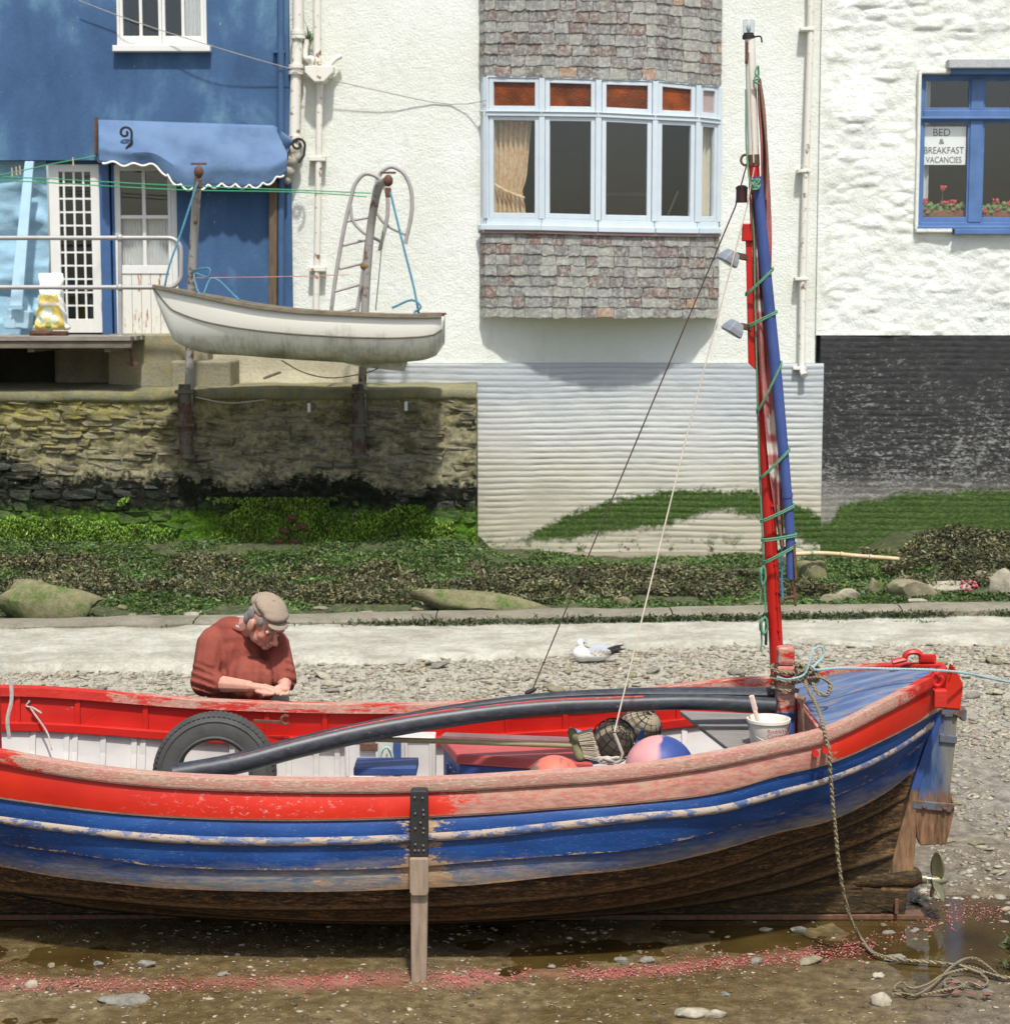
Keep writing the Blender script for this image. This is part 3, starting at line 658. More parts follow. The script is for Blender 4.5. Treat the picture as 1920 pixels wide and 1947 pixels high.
# pipes on the white house
def pipe(name, pts, r, mat, parent, n=12, sm=0): return MB().tube(smooth_path(pts, 4) if sm else pts, r, n).build(name, mat, parent, smooth=True)
Yp = YW - .10
soil = pipe('soil_pipe', [P(567, -200, Yp), P(567, 60, Yp), P(563, 132, Yp), P(559, 300, Yp)], .063, CREAMPIPE, wh)
for y_ in (62, 70, 126, 138, 262):
    c = P(567 if y_ < 100 else 563, y_, Yp); MB().lathe([(.062, -.02), (.085, -.02), (.085, .02), (.062, .02)], c, n=14).build('pipe_collar', CREAMPIPE, soil, smooth=True)
_m = MB(); 
for k, (x_, y_, r_) in enumerate(((556, 285, .085), (553, 305, .09), (549, 325, .075), (546, 342, .05), (561, 298, .07))): _m.ell(P(x_, y_, Yp - .02), r_)
organic('pipe_shoe', _m, m_concrete('bare_plaster', C(196, 190, 172), C(130, 124, 106)), wh, .012, 4)
wp = pipe('waste_pipe', [P(603, -200, Yp), P(603, 122, Yp)], .045, CREAMPIPE, wh)
hop = MB(); hw = [P(582, 128, Yp), P(636, 128, Yp), P(636, 140, Yp), P(618, 158, Yp), P(600, 158, Yp), P(582, 140, Yp)]
hop.prism([p + Vector((0, -.16, 0)) for p in hw], (0, .22, 0)); hop.build('hopper', CREAMPIPE, wh, bevel=.01)
pipe('branch_pipe', [P(583, 75, Yp), P(584, 112, Yp - .03), P(590, 110, Yp - .05), P(597, 116, Yp - .06), P(598, 130, Yp - .06)], .03, CREAMPIPE, wh, sm=1)
pipe('branch_pipe', [P(648, 106, Yp), P(640, 110, Yp - .02), P(622, 128, Yp - .05)], .028, CREAMPIPE, wh, sm=1)
dp = pipe('downpipe', [P(608, 156, Yp), P(604, 420, Yp), P(600, 610, Yp), P(600, 640, Yp)], .037, CREAMPIPE, wh)
for y_ in (300, 510): MB().b2(P(596, y_ + 6, Yp) + Vector((-.05, -.045, 0)), P(614, y_, Yp) + Vector((.03, .09, .02))).build('pipe_bracket', CREAMPIPE, dp, bevel=.006)
d2 = pipe('downpipe', [P(1542, -200, Yp), P(1541, 60, Yp), P(1532, 325, Yp), P(1526, 530, Yp), P(1524, 690, Yp), P(1525, 706, Yp - .02), P(1529, 714, Yp - .09)], .036, CREAMPIPE, wh)
for y_ in (55, 325, 530, 700): c = P(1538 - (y_ - 55) * .022, y_, Yp); MB().b2(c + Vector((-.10, -.045, -.018)), c + Vector((.05, .09, .018))).build('pipe_bracket', CREAMPIPE, d2, bevel=.006)

# ================================================================== white stone house on the right
sh = thing('stone_house', 'whitewashed rubble stone house with tarred black base and blue window', 'house', (4.8, YW, 0))
xs0, xs1 = x1w + .0, P(2250, 300, YW).x; zK = P(1700, 637, YW).z; YS = YW - .03
wx0, wz0, wx1, wz1 = px_rect(1742, 140, 2010, 432, YS)
def stone_wall():
    u = np.arange(xs0, xs1, .016); v = np.arange(zK, 7.4, .016); U, V = np.meshgrid(u, v)
    D = np.full(U.shape, 9.0); D2 = np.full(U.shape, 9.0); hid = np.zeros(U.shape)
    r = np.random.default_rng(11); z = zK + .05
    while z < 7.6:
        x = xs0 - r.random() * .3
        while x < xs1 + .2:
            w_ = r.uniform(.18, .5); sx, sz = x + w_ / 2, z + r.uniform(-.08, .08); hh = r.uniform(.0, 1) ** 1.5
            d = np.sqrt(((U - sx) / (w_ * .62)) ** 2 + ((V - sz) / .085) ** 2) + fbm(U * 7 + sx, V * 9, 2) * .5
            n_ = d < D; D2 = np.where(n_, D, np.minimum(D2, d)); hid = np.where(n_, hh, hid); D = np.where(n_, d, D); x += w_
        z += r.uniform(.10, .15)
    h = sstep(-.05, .9, D2 - D) * hid * .020 + fbm(U * 1.6, V * 1.6, 4) * .09 + fbm(U * 10, V * 14, 4) * .018
    h *= sstep(xs0 - .01, xs0 + .12, U)
    o = gridmesh('wall', U, YS - h, V, STONEWHITE, sh)
    bm = bmesh.new(); bm.from_mesh(o.data); off = wl(o)
    kill = [f for f in bm.faces if wx0 < f.calc_center_median().x + off.x < wx1 and wz0 < f.calc_center_median().z + off.z < wz1]
    bmesh.ops.delete(bm, geom=kill, context='FACES'); bm.to_mesh(o.data); bm.free(); return o
stone_wall()
wall_open('wall_core', xs0, xs1, zK, 7.4, YS + .04, .3, [(wx0 - .0, wz0 - .0, wx1, wz1)], STONEWHITE, sh)
m = MB(); m.b2((wx0 - .03, YS - .07, wz0 - .03), (wx0 + .006, YS + .1, wz1 + .02)); m.b2((wx0 - .02, YS - .06, wz1 - .004), (wx1, YS + .1, wz1 + .05)); m.b2((wx0 - .02, YS - .07, wz0 - .06), (P(1808, 430, YS).x, YS + .1, wz0 + .004)); m.build('reveal', STONEWHITE, sh, bevel=.012)
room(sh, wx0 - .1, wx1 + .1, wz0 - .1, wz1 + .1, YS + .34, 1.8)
ribs('tarred_base', P(1556, 800, YW).x, xs1, -.1, zK - .001, YW - .045, BLACKP, sh, per=.07, amp=.006)
MB().b2((P(1556, 800, YW).x, YW - .035, -.1), (xs1, YW + .25, zK - .006)).build('base_core', BLACKP, sh)
Yf = YS + .03
fx0, fz0, fx1, fz1 = px_rect(1743, 141, 2009, 430, Yf); win = MB(); ring(win, fx0, fz0, fx1, fz1, .045, Yf, Yf + .07).build('window', BLUEF, sh, bevel=.005); wino = sh.children[-1]
zt0, zt1 = P(1800, 229, Yf).z, P(1800, 209, Yf).z; xm0, xm1 = P(1843, 300, Yf).x, P(1867, 300, Yf).x
MB().b2((fx0 + .045, Yf - .012, zt0), (fx1 - .045, Yf + .07, zt1)).build('transom', BLUEF, wino, bevel=.006)
MB().b2((fx0 + .0, Yf - .04, zt0 + .015), (fx1, Yf - .012, zt0 + .04)).build('drip_bead', BLUEF, wino, bevel=.006)
for z0_, z1_ in ((fz0 + .045, zt0), (zt1, fz1 - .045)): MB().b2((xm0, Yf - .006, z0_), (xm1, Yf + .07, z1_)).build('mullion', BLUEF, wino, bevel=.006)
for xa, xb in ((fx0 + .045, xm0), (xm1, fx1 - .045)):
    for z0_, z1_ in ((fz0 + .045, zt0), (zt1, fz1 - .045)):
        m = MB(); ring(m, xa, z0_, xb, z1_, .022, Yf + .012, Yf + .05, .06 if z0_ < 3.9 else .03).build('casement_frame', BLUEF, wino, bevel=.003)
        pane(wino, xa + .02, z0_ + .03, xb - .02, z1_ - .02, Yf + .03)
MB().b2((fx0 - .02, Yf - .10, fz0 - .035), (fx1, Yf + .06, fz0 + .002)).build('window_sill', BLUEF, wino, bevel=.006)
MB().b2((P(1810, 430, Yf).x, Yf - .13, P(1810, 446, Yf).z), (fx1, Yf + .0, fz0 - .036)).build('sill_board', BLUEF, wino, bevel=.006)
MB().b2((P(1804, 130, Yf).x, Yf - .12, P(1804, 143, Yf).z), (fx1, Yf + .02, P(1804, 128, Yf).z)).build('hood_board', BLUEF, wino, bevel=.008)
MB().bar(P(1800, 122, Yf - .09), P(2010, 122, Yf - .09), .2, .10).build('hood_slab', m_concrete('grey_slate_hood', C(178, 182, 182), C(150, 154, 154)), wino, bevel=.01)
wavy(fx0 + .05, P(1768, 200, Yf + .12).x, fz0 + .05, fz1 - .05, Yf + .13, .012, .05).build('curtain', NET, wino, smooth=True)
# ================================================================== blue house
bh = thing('blue_house', 'deep blue rendered house with white window and recessed ground floor', 'house', (-4.5, 21, 0))
YB, YL = 20.9, 21.0
zOv = P(100, 304, YB).z; xE = P(552, 300, YB).x
ux0, uz0, ux1, uz1 = px_rect(222, -60, 391, 88, YB)
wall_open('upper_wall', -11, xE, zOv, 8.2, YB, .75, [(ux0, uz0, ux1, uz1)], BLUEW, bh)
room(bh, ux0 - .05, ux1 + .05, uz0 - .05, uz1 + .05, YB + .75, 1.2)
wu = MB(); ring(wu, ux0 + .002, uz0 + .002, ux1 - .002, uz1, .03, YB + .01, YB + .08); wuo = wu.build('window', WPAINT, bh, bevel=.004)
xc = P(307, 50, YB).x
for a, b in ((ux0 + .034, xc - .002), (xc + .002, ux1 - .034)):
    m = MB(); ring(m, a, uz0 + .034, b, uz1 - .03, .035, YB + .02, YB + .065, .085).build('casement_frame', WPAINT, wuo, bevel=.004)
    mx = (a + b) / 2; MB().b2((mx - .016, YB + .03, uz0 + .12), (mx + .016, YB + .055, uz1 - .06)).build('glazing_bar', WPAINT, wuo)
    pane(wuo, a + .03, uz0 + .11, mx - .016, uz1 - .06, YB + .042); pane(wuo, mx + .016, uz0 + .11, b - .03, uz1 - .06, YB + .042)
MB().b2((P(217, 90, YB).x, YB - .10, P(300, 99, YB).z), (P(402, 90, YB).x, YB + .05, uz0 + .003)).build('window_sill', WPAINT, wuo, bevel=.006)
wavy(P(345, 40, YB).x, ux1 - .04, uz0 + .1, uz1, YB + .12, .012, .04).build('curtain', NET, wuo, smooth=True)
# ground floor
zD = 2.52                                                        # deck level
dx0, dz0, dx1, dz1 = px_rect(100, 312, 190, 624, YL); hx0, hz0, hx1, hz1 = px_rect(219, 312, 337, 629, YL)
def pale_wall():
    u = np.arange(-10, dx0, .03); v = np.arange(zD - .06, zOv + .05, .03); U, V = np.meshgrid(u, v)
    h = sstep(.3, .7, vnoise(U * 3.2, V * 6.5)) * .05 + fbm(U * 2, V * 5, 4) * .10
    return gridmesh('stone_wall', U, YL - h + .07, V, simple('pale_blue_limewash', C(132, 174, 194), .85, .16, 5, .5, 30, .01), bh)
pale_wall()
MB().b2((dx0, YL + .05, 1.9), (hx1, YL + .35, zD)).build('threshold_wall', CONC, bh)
MB().b2((-10, YL - .02, 1.9), (dx0, YL + .2, zD - .06)).build('undercroft_wall', simple('shade_painted_stone', C(40, 40, 28), .95, .4, 5, .5), bh)  # near-black wall colour paints in the deep shade below the deck
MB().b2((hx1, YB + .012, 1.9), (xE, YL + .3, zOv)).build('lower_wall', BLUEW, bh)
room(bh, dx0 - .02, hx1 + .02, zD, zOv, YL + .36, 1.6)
MB().b2((dx0 - .02, YL + .02, dz1 - .002), (hx1 + .02, YL + .3, zOv)).build('lintel', BLUED, bh)
pst = MB(); pst.b2((P(191, 400, YL).x, YL - .05, zD), (P(210, 400, YL).x, YL + .2, dz1)); pst.build('door_post', BLUED, bh, bevel=.006)
MB().b2((P(212.5, 400, YL).x, YL - .01, zD), (P(218, 400, YL).x, YL + .2, dz1)).build('door_jamb', BLUED, bh, bevel=.006)
# lattice door
DF = MB(); st = .07; Yd = YL + .0
xl0, xl1 = P(113, 400, Yd).x, P(173, 400, Yd).x; zl0, zl1 = P(150, 606, Yd).z, P(150, 326, Yd).z
DF.b2((dx0, Yd, zD + .02), (xl0, Yd + .05, dz1)); DF.b2((xl1, Yd, zD + .02), (dx1, Yd + .05, dz1)); DF.b2((xl0, Yd + .001, zD + .02), (xl1, Yd + .05, zl0)); DF.b2((xl0, Yd + .001, zl1), (xl1, Yd + .05, dz1))
ldoor = DF.build('lattice_door', WPAINT, bh, bevel=.004)
nr = 11
for i in range(1, 4): x = P((122, 141, 159)[i - 1], 400, Yd).x; MB().b2((x - .011, Yd + .012, zl0), (x + .011, Yd + .036, zl1)).build('glazing_bar', WPAINT, ldoor)
for j in range(1, nr): z = lerp(zl0, zl1, j / nr); MB().b2((xl0, Yd + .014, z - .010), (xl1, Yd + .038, z + .010)).build('glazing_bar', WPAINT, ldoor)
cx = [xl0] + [P(v, 400, Yd).x for v in (122, 141, 159)] + [xl1]; DGL = m_glass('door_glass', (.62, .68, .78, 1), .12)
for j in range(nr):
    for i in range(4): pane(ldoor, cx[i], lerp(zl0, zl1, j / nr), cx[i + 1], lerp(zl0, zl1, (j + 1) / nr), Yd + .024, DGL)
RUST = rusty('rust', C(92, 66, 50), C(116, 76, 52), .7, 20)
for z in (P(190, 346, Yd).z, P(190, 582, Yd).z): MB().b2((dx1 - .02, Yd - .012, z - .055), (dx1 + .035, Yd + .0, z + .055)).build('hinge', simple('grey_hinge', C(150, 140, 126), .6), ldoor, bevel=.003)
# half glazed door
HD = MB(); zt, zm, zb = P(250, 324, Yd).z, P(250, 412, Yd).z, P(250, 504, Yd).z; xa, xb_ = P(229, 400, Yd).x, P(319, 400, Yd).x; xm = P(273.5, 400, Yd).x
HD.b2((hx0, Yd + .002, zD + .01), (xa, Yd + .05, hz1)); HD.b2((xb_, Yd + .002, zD + .01), (P(325, 400, Yd).x, Yd + .05, hz1)); HD.b2((xa, Yd + .003, zt), (xb_, Yd + .05, hz1)); HD.b2((xa, Yd + .003, P(250, 520, Yd).z), (xb_, Yd + .05, zb))
RUSTW = rusty('rust_streaked_white', C(222, 220, 206, .9), C(196, 128, 60), .16, 7, stretch=(4, 4, .7))
hdoor = HD.build('half_glazed_door', WPAINT, bh, bevel=.004)
MB().b2((P(326, 400, Yd).x, Yd - .02, zD), (hx1, Yd + .1, hz1 + .02)).build('door_jamb', WPAINT, bh, bevel=.005)
zp = P(250, 520, Yd).z
for i in range(5): a = lerp(xa, xb_, i / 5); b = lerp(xa, xb_, (i + 1) / 5); MB().b2((a + .002, Yd + .014, zD + .01), (b - .002, Yd + .04, zp)).build('door_board', RUSTW, hdoor, bevel=.003)
MB().b2((xm - .02, Yd + .01, zb), (xm + .02, Yd + .046, zt)).build('glazing_bar', WPAINT, hdoor, bevel=.003); MB().b2((xa, Yd + .008, zm - .02), (xb_, Yd + .047, zm + .02)).build('glazing_bar', WPAINT, hdoor, bevel=.003)
for a, b in ((xa, xm - .02), (xm + .02, xb_)):
    for c, d in ((zb, zm - .02), (zm + .02, zt)): pane(hdoor, a, c, b, d, Yd + .03)
wavy(xa, xb_, zb, zm + .02, Yd + .075, .01, .035, n=110).build('net_curtain', NET, hdoor, smooth=True)
pipe('downpipe', [P(533.5, -200, YB - .05), P(534, 300, YB - .05), P(534, 640, YB - .05)], .040, BLUEPIPE, bh)
MB().b2(P(519, 100, YB - .05) + Vector((0, -.02, 0)), P(542, 95, YB - .05) + Vector((0, .05, 0))).build('pipe_bracket', BLUEPIPE, bh)
MB().bar(P(520, 345, YB - .06), P(519, 590, YB - .06), .09, .08, up=(0, 1, 0)).build('timber_post', simple('brown_timber', C(104, 84, 60), .85, .35, 9, .5, stretch=(4, 4, .6)), bh, bevel=.01)

# ================================================================== awning
aw = thing('awning', 'torn blue canvas awning with white scalloped edge above the doors', 'awning', P(370, 240, YB))
AWN = simple('faded_blue_canvas', C(84, 116, 152), .8, .2, 3, .35, 26, .01, dark=C(66, 98, 138)); WTRIM = simple('white_braid', C(230, 228, 218), .8, .1)
Yt, Yfr = YB - .02, YB - .26
edge = herm([186, 240, 300, 318, 330, 420, 520, 545], [306, 313, 319, 334, 345, 352, 343, 326]); topy = herm([186, 520], [227, 238])
def awp(u, v):
    px_ = lerp(188, 546, u); yt = float(topy(lerp(186, 520, u))); yb = float(edge(px_)); sag = math.sin(math.pi * u)
    k = v ** 1.15; Y_ = lerp(Yt, Yfr, min(1, v / .72)) - .05 * math.sin(math.pi * v) * sag + .02 * math.sin(u * 17 + v * 3) * v + .018 * math.sin(u * 9 - v * 6 + 1) * math.sin(v * 3.1) + .03 * float(fbm(u * 6, v * 4, 3))
    y_ = lerp(yt, yb, v); xx = lerp(lerp(187, 521, u), px_, min(1, v / .6))
    scal = .0
    if v > .99 and u > .36: scal = -4 + 8 * abs(math.sin((xx - 318) / 26 * math.pi))
    elif v > .99: scal = 3 * math.sin(u * 60)
    return P(xx, y_ + scal, Y_)
m = MB(); m.grid(awp, 150, 18); m.build('canopy', AWN, aw, smooth=True, solid=.006)
m = MB(); m.grid(lambda u, v: P(lerp(186, lerp(232, 238, v), u), lerp(lerp(228, 258, u), lerp(298, 304, u) + 4 * abs(math.sin(u * 9.4)) , v), lerp(Yt, Yfr + .1, u) - .01), 20, 8); m.build('side_flap', AWN, aw, smooth=True, solid=.006)
m = MB(); m.grid(lambda u, v: P(lerp(522, 552, u) + 4 * math.sin(v * 5), lerp(lerp(238, 262, u), lerp(330, 288, u), v), lerp(Yt, Yfr + .1, u) - .03 * math.sin(v * 6)), 12, 10); m.build('side_flap', AWN, aw, smooth=True, solid=.006)
m = MB(); m.tube([awp(u, 1.0) + Vector((0, -.012, 0)) for u in np.linspace(.02, .985, 180)], .011, 6); m.build('braid', WTRIM, aw, smooth=True)
m = MB(); m.tube([P(x, 300 + 7 * abs(math.sin((x - 183) / 17 * math.pi)), Yfr + .3) for x in np.linspace(184, 234, 40)], .011, 6); m.build('braid', WTRIM, aw, smooth=True)
IRON = simple('black_iron', C(40, 36, 32), .6, .3)
def scroll(cx_, cy_, Y_, s, flip):
    pts = [P(cx_ + flip * (2 + 13 * s * (1 - t / 8)) * math.cos(t), cy_ - (2 + 13 * s * (1 - t / 8)) * math.sin(t), Y_) for t in np.linspace(0, 7.2, 30)]
    pts = [P(cx_ + flip * 2, cy_ + 38 * s, Y_), P(cx_ + flip * 12, cy_ + 22 * s, Y_)] + pts
    MB().tube(pts, .014, 6).build('bracket_scroll', IRON, aw, smooth=True)
scroll(238, 252, Yfr - .02, .8, 1); scroll(566, 275, Yfr - .02, .9, 1)
MB().bar(P(183, 222, YB - .03), P(182, 292, YB - .03), .03, .03, up=(0, 1, 0)).build('wall_iron', RUST, aw)

# ================================================================== quay wall of rubble
YQ = 20.0; xq0, xq1 = -9.5, P(906, 900, YQ).x; zQ = 1.96
qw = thing('quay_wall', 'mossy rubble stone quay wall with lichen above and green weed below', 'wall', (-3, YQ, 0))
_u = np.linspace(xq0, xq1, 330); _v = np.linspace(-.1, zQ - .10, 90); _U, _V = np.meshgrid(_u, _v)
gridmesh('mortar_face', _U, YQ + .010 - fbm(_U * 6, _V * 13, 5, .6) * .075, _V, MORTAR, qw)
MB().b2((xq0, YQ + .05, -.2), (xq1, YW - .08, zQ - .13)).build('mortar_core', MORTAR, qw)
def stone_mesh(seed):
    r = np.random.default_rng(seed); m = bmesh.new(); bmesh.ops.create_cube(m, size=1.0)
    bmesh.ops.subdivide_edges(m, edges=m.edges, cuts=1, use_grid_fill=True)
    for v in m.verts:
        c = v.co; k = (abs(c.x) > .4) + (abs(c.y) > .4) + (abs(c.z) > .4); f = {3: .86, 2: .96, 1: 1.0, 0: 1}[k]
        v.co = Vector((c.x * f * r.uniform(.86, 1.08), c.y * f * r.uniform(.6, 1.15), c.z * f * r.uniform(.74, 1.16)))
    me = bpy.data.meshes.new('stone'); m.to_mesh(me); m.free(); me.materials.append(STONE); return me
STM = [stone_mesh(i) for i in range(12)]
rr = random.Random(5); big = 0; z = .12; stones = []
while z < zQ - .16:
    lo = z < 1.0; h = rr.uniform(.08, .17) if lo else rr.uniform(.045, .095); x = xq0 + 3.2 + rr.uniform(0, .3)
    while x < xq1 - .03:
        wd = rr.uniform(.14, .40) * (1.15 if lo else 1); wd = min(wd, xq1 - x)
        if rr.random() > .05: stones.append((x + wd / 2, z + h / 2 + rr.uniform(-.012, .012), wd, h * rr.uniform(.85, 1.05)))
        x += wd
    z += h
stones.sort(key=lambda s: -(s[2] * s[3]) if -5.6 < s[0] else 1)
lv, lf_, off_ = [], [], 0
for k, (x, z, wd, h) in enumerate(stones):
    d = rr.uniform(.10, .17); me = rr.choice(STM); loc = (x, YQ + .058 + rr.uniform(-.016, .022), z); rot = (rr.uniform(-.05, .05), rr.uniform(-.07, .07), rr.uniform(-.05, .05)); sc_ = (wd * 1.0, d, h * 1.0)
    if k < 300: inst(me, 'stone', loc, rot, sc_, qw)
    else:
        Mx = Matrix.Rotation(rot[1], 3, 'Y'); V_ = np.array([tuple(Vector(loc) + Mx @ Vector((v.co.x * sc_[0], v.co.y * sc_[1], v.co.z * sc_[2]))) for v in me.vertices]); lv.append(V_); lf_.append(np.array([list(p.vertices) for p in me.polygons]) + off_); off_ += len(V_)
if lv: npmesh('small_stones', np.concatenate(lv), np.concatenate(lf_), STONE, qw)['kind'] = 'stuff'
def cope():
    u = np.linspace(xq0, xq1, 240); prof = np.array([(.06, -.13), (-.02, -.125), (-.035, -.09), (-.03, -.02), (0, 0), (.2, .012), (.6, .02), (1.0, .02)])
    U = np.repeat(u[None], len(prof), 0); Yy = YQ + np.repeat(prof[:, :1], len(u), 1); Z = zQ + np.repeat(prof[:, 1:], len(u), 1)
    k = sstep(P(330, 700, YQ).x, P(300, 700, YQ).x, U); Z -= k * .03 * (Yy < YQ + .3)
    return gridmesh('coping', U, Yy + fbm(U * 3, Z * 9, 4) * .04, Z + fbm(U * 3 + 2, Yy * 5, 4) * .03, COPE, qw)
cope()
MB().tube([P(556, 1008, YQ - .03), P(556, 1008, YQ + .12)], .055, 14).build('drain_pipe', simple('rusted_drain', C(46, 30, 22), .9), qw, smooth=True)
for (a, b) in ((556, 985), (540, 1010), (575, 1002), (560, 1030), (530, 1030)): inst(STM[(a + b) % 12], 'brick', P(a, b, YQ - .015), (0, .2, 0), (.11, .1, .09), qw).data = (lambda me: me)(STM[0].copy()); 
BRICK = simple('old_red_brick', CS(84, 56, 40), .9, .4, 18, .6)
for o in qw.children:
    if o.name.startswith('brick'): o.data.materials.clear(); o.data.materials.append(BRICK)
for (a, b) in ((588, 775), (772, 772)): MB().b2(P(a - 3, b + 9, YQ) + Vector((0, -.04, 0)), P(a + 3, b - 9, YQ) + Vector((0, .03, 0))).build('marker_plate', WPAINT, qw, bevel=.01)

# concrete plinth under the doors, block, low white wall
pl = thing('concrete_plinth', 'stained concrete plinth below the half glazed door', 'plinth', P(300, 735, 20.6))
m = MB(); m.prism([(P(205, 700, 20.5).x, 20.5, zQ - .05), (P(395, 700, 20.5).x, 20.5, zQ - .05), (P(395, 700, 20.5).x, 20.5, P(395, 662, 20.5).z), (P(372, 632, 20.5).x, 20.5, zD + .01), (P(205, 632, 20.5).x, 20.5, zD + .01)], (0, .78, 0)); m.build('plinth_body', CONC, pl, bevel=.02)
m = MB(); m.b2((P(325, 735, 20.2).x, 20.2, zQ - .03), (P(438, 690, 20.2).x, 20.92, P(430, 686, 20.2).z)); m.build('step_block', CONC, pl, bevel=.025)
MB().b2((P(392, 700, 20.9).x, 20.88, zQ), (P(700, 700, 20.9).x, 21.0, P(500, 664, 20.9).z)).build('low_wall', BEIGE, label='beige concrete base wall behind the hanging dinghy', cat='wall', bevel=.015)

# ================================================================== timber deck
TIMB = simple('weathered_deck_timber', C(142, 132, 118), .9, .35, 4, .6, 40, .01, stretch=(1, 6, 6))
dk = thing('timber_deck', 'weathered timber deck platform on left with dark void below', 'deck', (-4.6, 20.4, zD))
xd1 = P(253, 645, 19.75).x; y = 19.72; k = 0
while y < 21.2:
    wd = .21; MB().b2((xq0, y, zD - .05), (xd1 + rr.uniform(-.04, .02) - (.0 if y < 20.45 else .24), y + wd - .008, zD + rr.uniform(-.004, .004))).build('plank', TIMB, dk, bevel=.006); y += wd
MB().b2((xq0, 19.74, zD - .13), (xd1 - .02, 19.82, zD - .052)).build('edge_beam', simple('mossy_beam', C(112, 100, 84), .9, .4, 5, .6, stretch=(1, 4, 4)), dk, bevel=.008)
for px_ in (60, 205): MB().b2((P(px_, 660, 20).x, 19.83, zD - .17), (P(px_ + 12, 660, 20).x, 21.2, zD - .052)).build('joist', TIMB, dk)
MB().tube([P(247, 652, 19.9), P(251, 695, 19.95)], .018, 8).build('iron_stay', RUST, dk); MB().bar(P(238, 691, 19.92), P(262, 690, 19.95), .03, .03).build('iron_bracket', RUST, dk)
GREYP = simple('galvanised_rail', C(168, 164, 160), .45, .15, 9, .1, metal=.2)
rl = thing('railing', 'grey tubular steel railing along the timber deck', 'railing', P(228, 640, 19.86))
Yr = 19.86; R_ = .024
pts = [P(-200, 452, Yr), P(310, 452, Yr)] + [P(320 + 24 * math.sin(t), 476 - 24 * math.cos(t), Yr) for t in np.linspace(0, 1.57, 6)] + [P(344, 522, Yr)] + [P(320 + 24 * math.cos(t), 522 + 24 * math.sin(t), Yr) for t in np.linspace(.2, 1.57, 6)] + [P(-200, 546, Yr)]
MB().tube(pts, R_, 10).build('rail', GREYP, rl, smooth=True)
MB().tube([P(228, 446, Yr), P(229, 640, Yr)], R_ * .95, 10).build('post', GREYP, rl, smooth=True)
MB().tube([P(-60, 446, Yr), P(-60, 640, Yr)], R_ * .95, 10).build('post', GREYP, rl, smooth=True)
for y_ in (452, 546): MB().ell(P(228, y_, Yr), .040).build('rail_fitting', GREYP, rl, smooth=True)
MB().lathe([(.06, 0), (.06, .012), (.03, .02)], P(229, 641, Yr), n=12).build('base_flange', GREYP, rl)
# board, bag, brick
PALEB = simple('pale_blue_board', C(160, 198, 214), .6, .15, 4, .2); 
m = MB(); m.prism([P(18, 582, 20.55), P(42, 582, 20.55), P(64, 306, 20.80), P(47, 306, 20.80)], (0, .05, 0)); m.build('leaning_board', PALEB, label='pale blue board leaning against the stone wall under the overhang', cat='board', bevel=.006)
_m = MB(); _m.box(P(38, 606, 20.75), (.25, .2, .20), Matrix.Rotation(.12, 3, 'Y')); _m.box(P(24, 613, 20.72), (.14, .16, .14), Matrix.Rotation(-.3, 3, 'Z')); _m.prism([P(42, 590, 20.8), P(58, 590, 20.8), P(47, 562, 20.85)], (0, .1, 0)); organic('rubble_block', _m, PALEB, None, .012, 2, label='rough pale blue painted block at the foot of the leaning board', cat='block')
bagc = P(100, 627, 20.35); _m = MB()
s_ = 20.35 / F
def bx(px_, py_): return P(px_, py_, 20.35)
_tt = [0, .05, .12, .3, .5, .66, .8, .92, 1.0]; _bw = herm(_tt, [27, 29, 29, 27, 24, 22, 22, 23.5, 23.5]); _bd = herm(_tt, [.10, .125, .13, .12, .11, .09, .055, .02, .012]); _bc = herm(_tt, [98, 98, 98, 98, 97, 97, 97, 97, 97])
def bagp(u, v):
    a = u * 2 * math.pi; n_ = 2.6; ca, sa = math.cos(a), math.sin(a); w_ = float(_bw(v)) * s_; c = bx(float(_bc(v)), lerp(627, 519, v)); k = 1 + .05 * math.sin(a * 7 + v * 9) * (v > .05) + .04 * math.sin(v * 31 + a * 3)
    return Vector((c.x + w_ * k * math.copysign(abs(ca) ** (2 / n_), ca), c.y + float(_bd(v)) * k * math.copysign(abs(sa) ** (2 / n_), sa), c.z))
_m.grid(bagp, 64, 60); _m.f.append(tuple(range(64, -1, -1))[1:]); _m.f.append(tuple(60 * 65 + i for i in range(64)))
_m.ell(bx(72, 622), (9 * s_, .06, 6 * s_)); _m.ell(bx(126, 622), (9 * s_, .06, 6 * s_))
def bagcol(V):
    px_ = CX + V[:, 0] / V[:, 1] * F; z0 = bagc.z; t = (V[:, 2] - z0) / (105 * s_)
    yel = np.array(C(226, 196, 74)[:3]); wht = np.array(C(226, 230, 218)[:3]); pale = np.array(C(206, 222, 196)[:3]); o = np.repeat(wht[None], len(V), 0)
    fr = np.abs(px_ - 98) < lerp(31, 16, np.clip(t * 1.5, 0, 1)); band = fr & ((t < .44) | ((t > .49) & (t < .62)) | ((t > .73) & (t < .80)))
    o[band] = yel
    for (a, b, r) in ((95, .32, 10), (82, .2, 7.5), (108, .2, 7.5)):
        d = np.hypot(px_ - a, (t - b) * 105); o[(d < r) & fr] = pale; o[(d > r) & (d < r + 1.5) & fr] = yel * .8
    d = np.hypot(px_ - 96, (t - .08) * 105); o[(d < 6) & fr] = np.array(C(150, 168, 40)[:3]); o[(d > 8) & (d < 9.5) & fr] = pale
    return o
bag = organic('compost_bag', _m, m_vcol('printed_plastic', .4, .45, 20, .2, .004, .1), None, .007, 2, bagcol, label='yellow and white plastic compost bag standing on the timber deck', cat='bag')
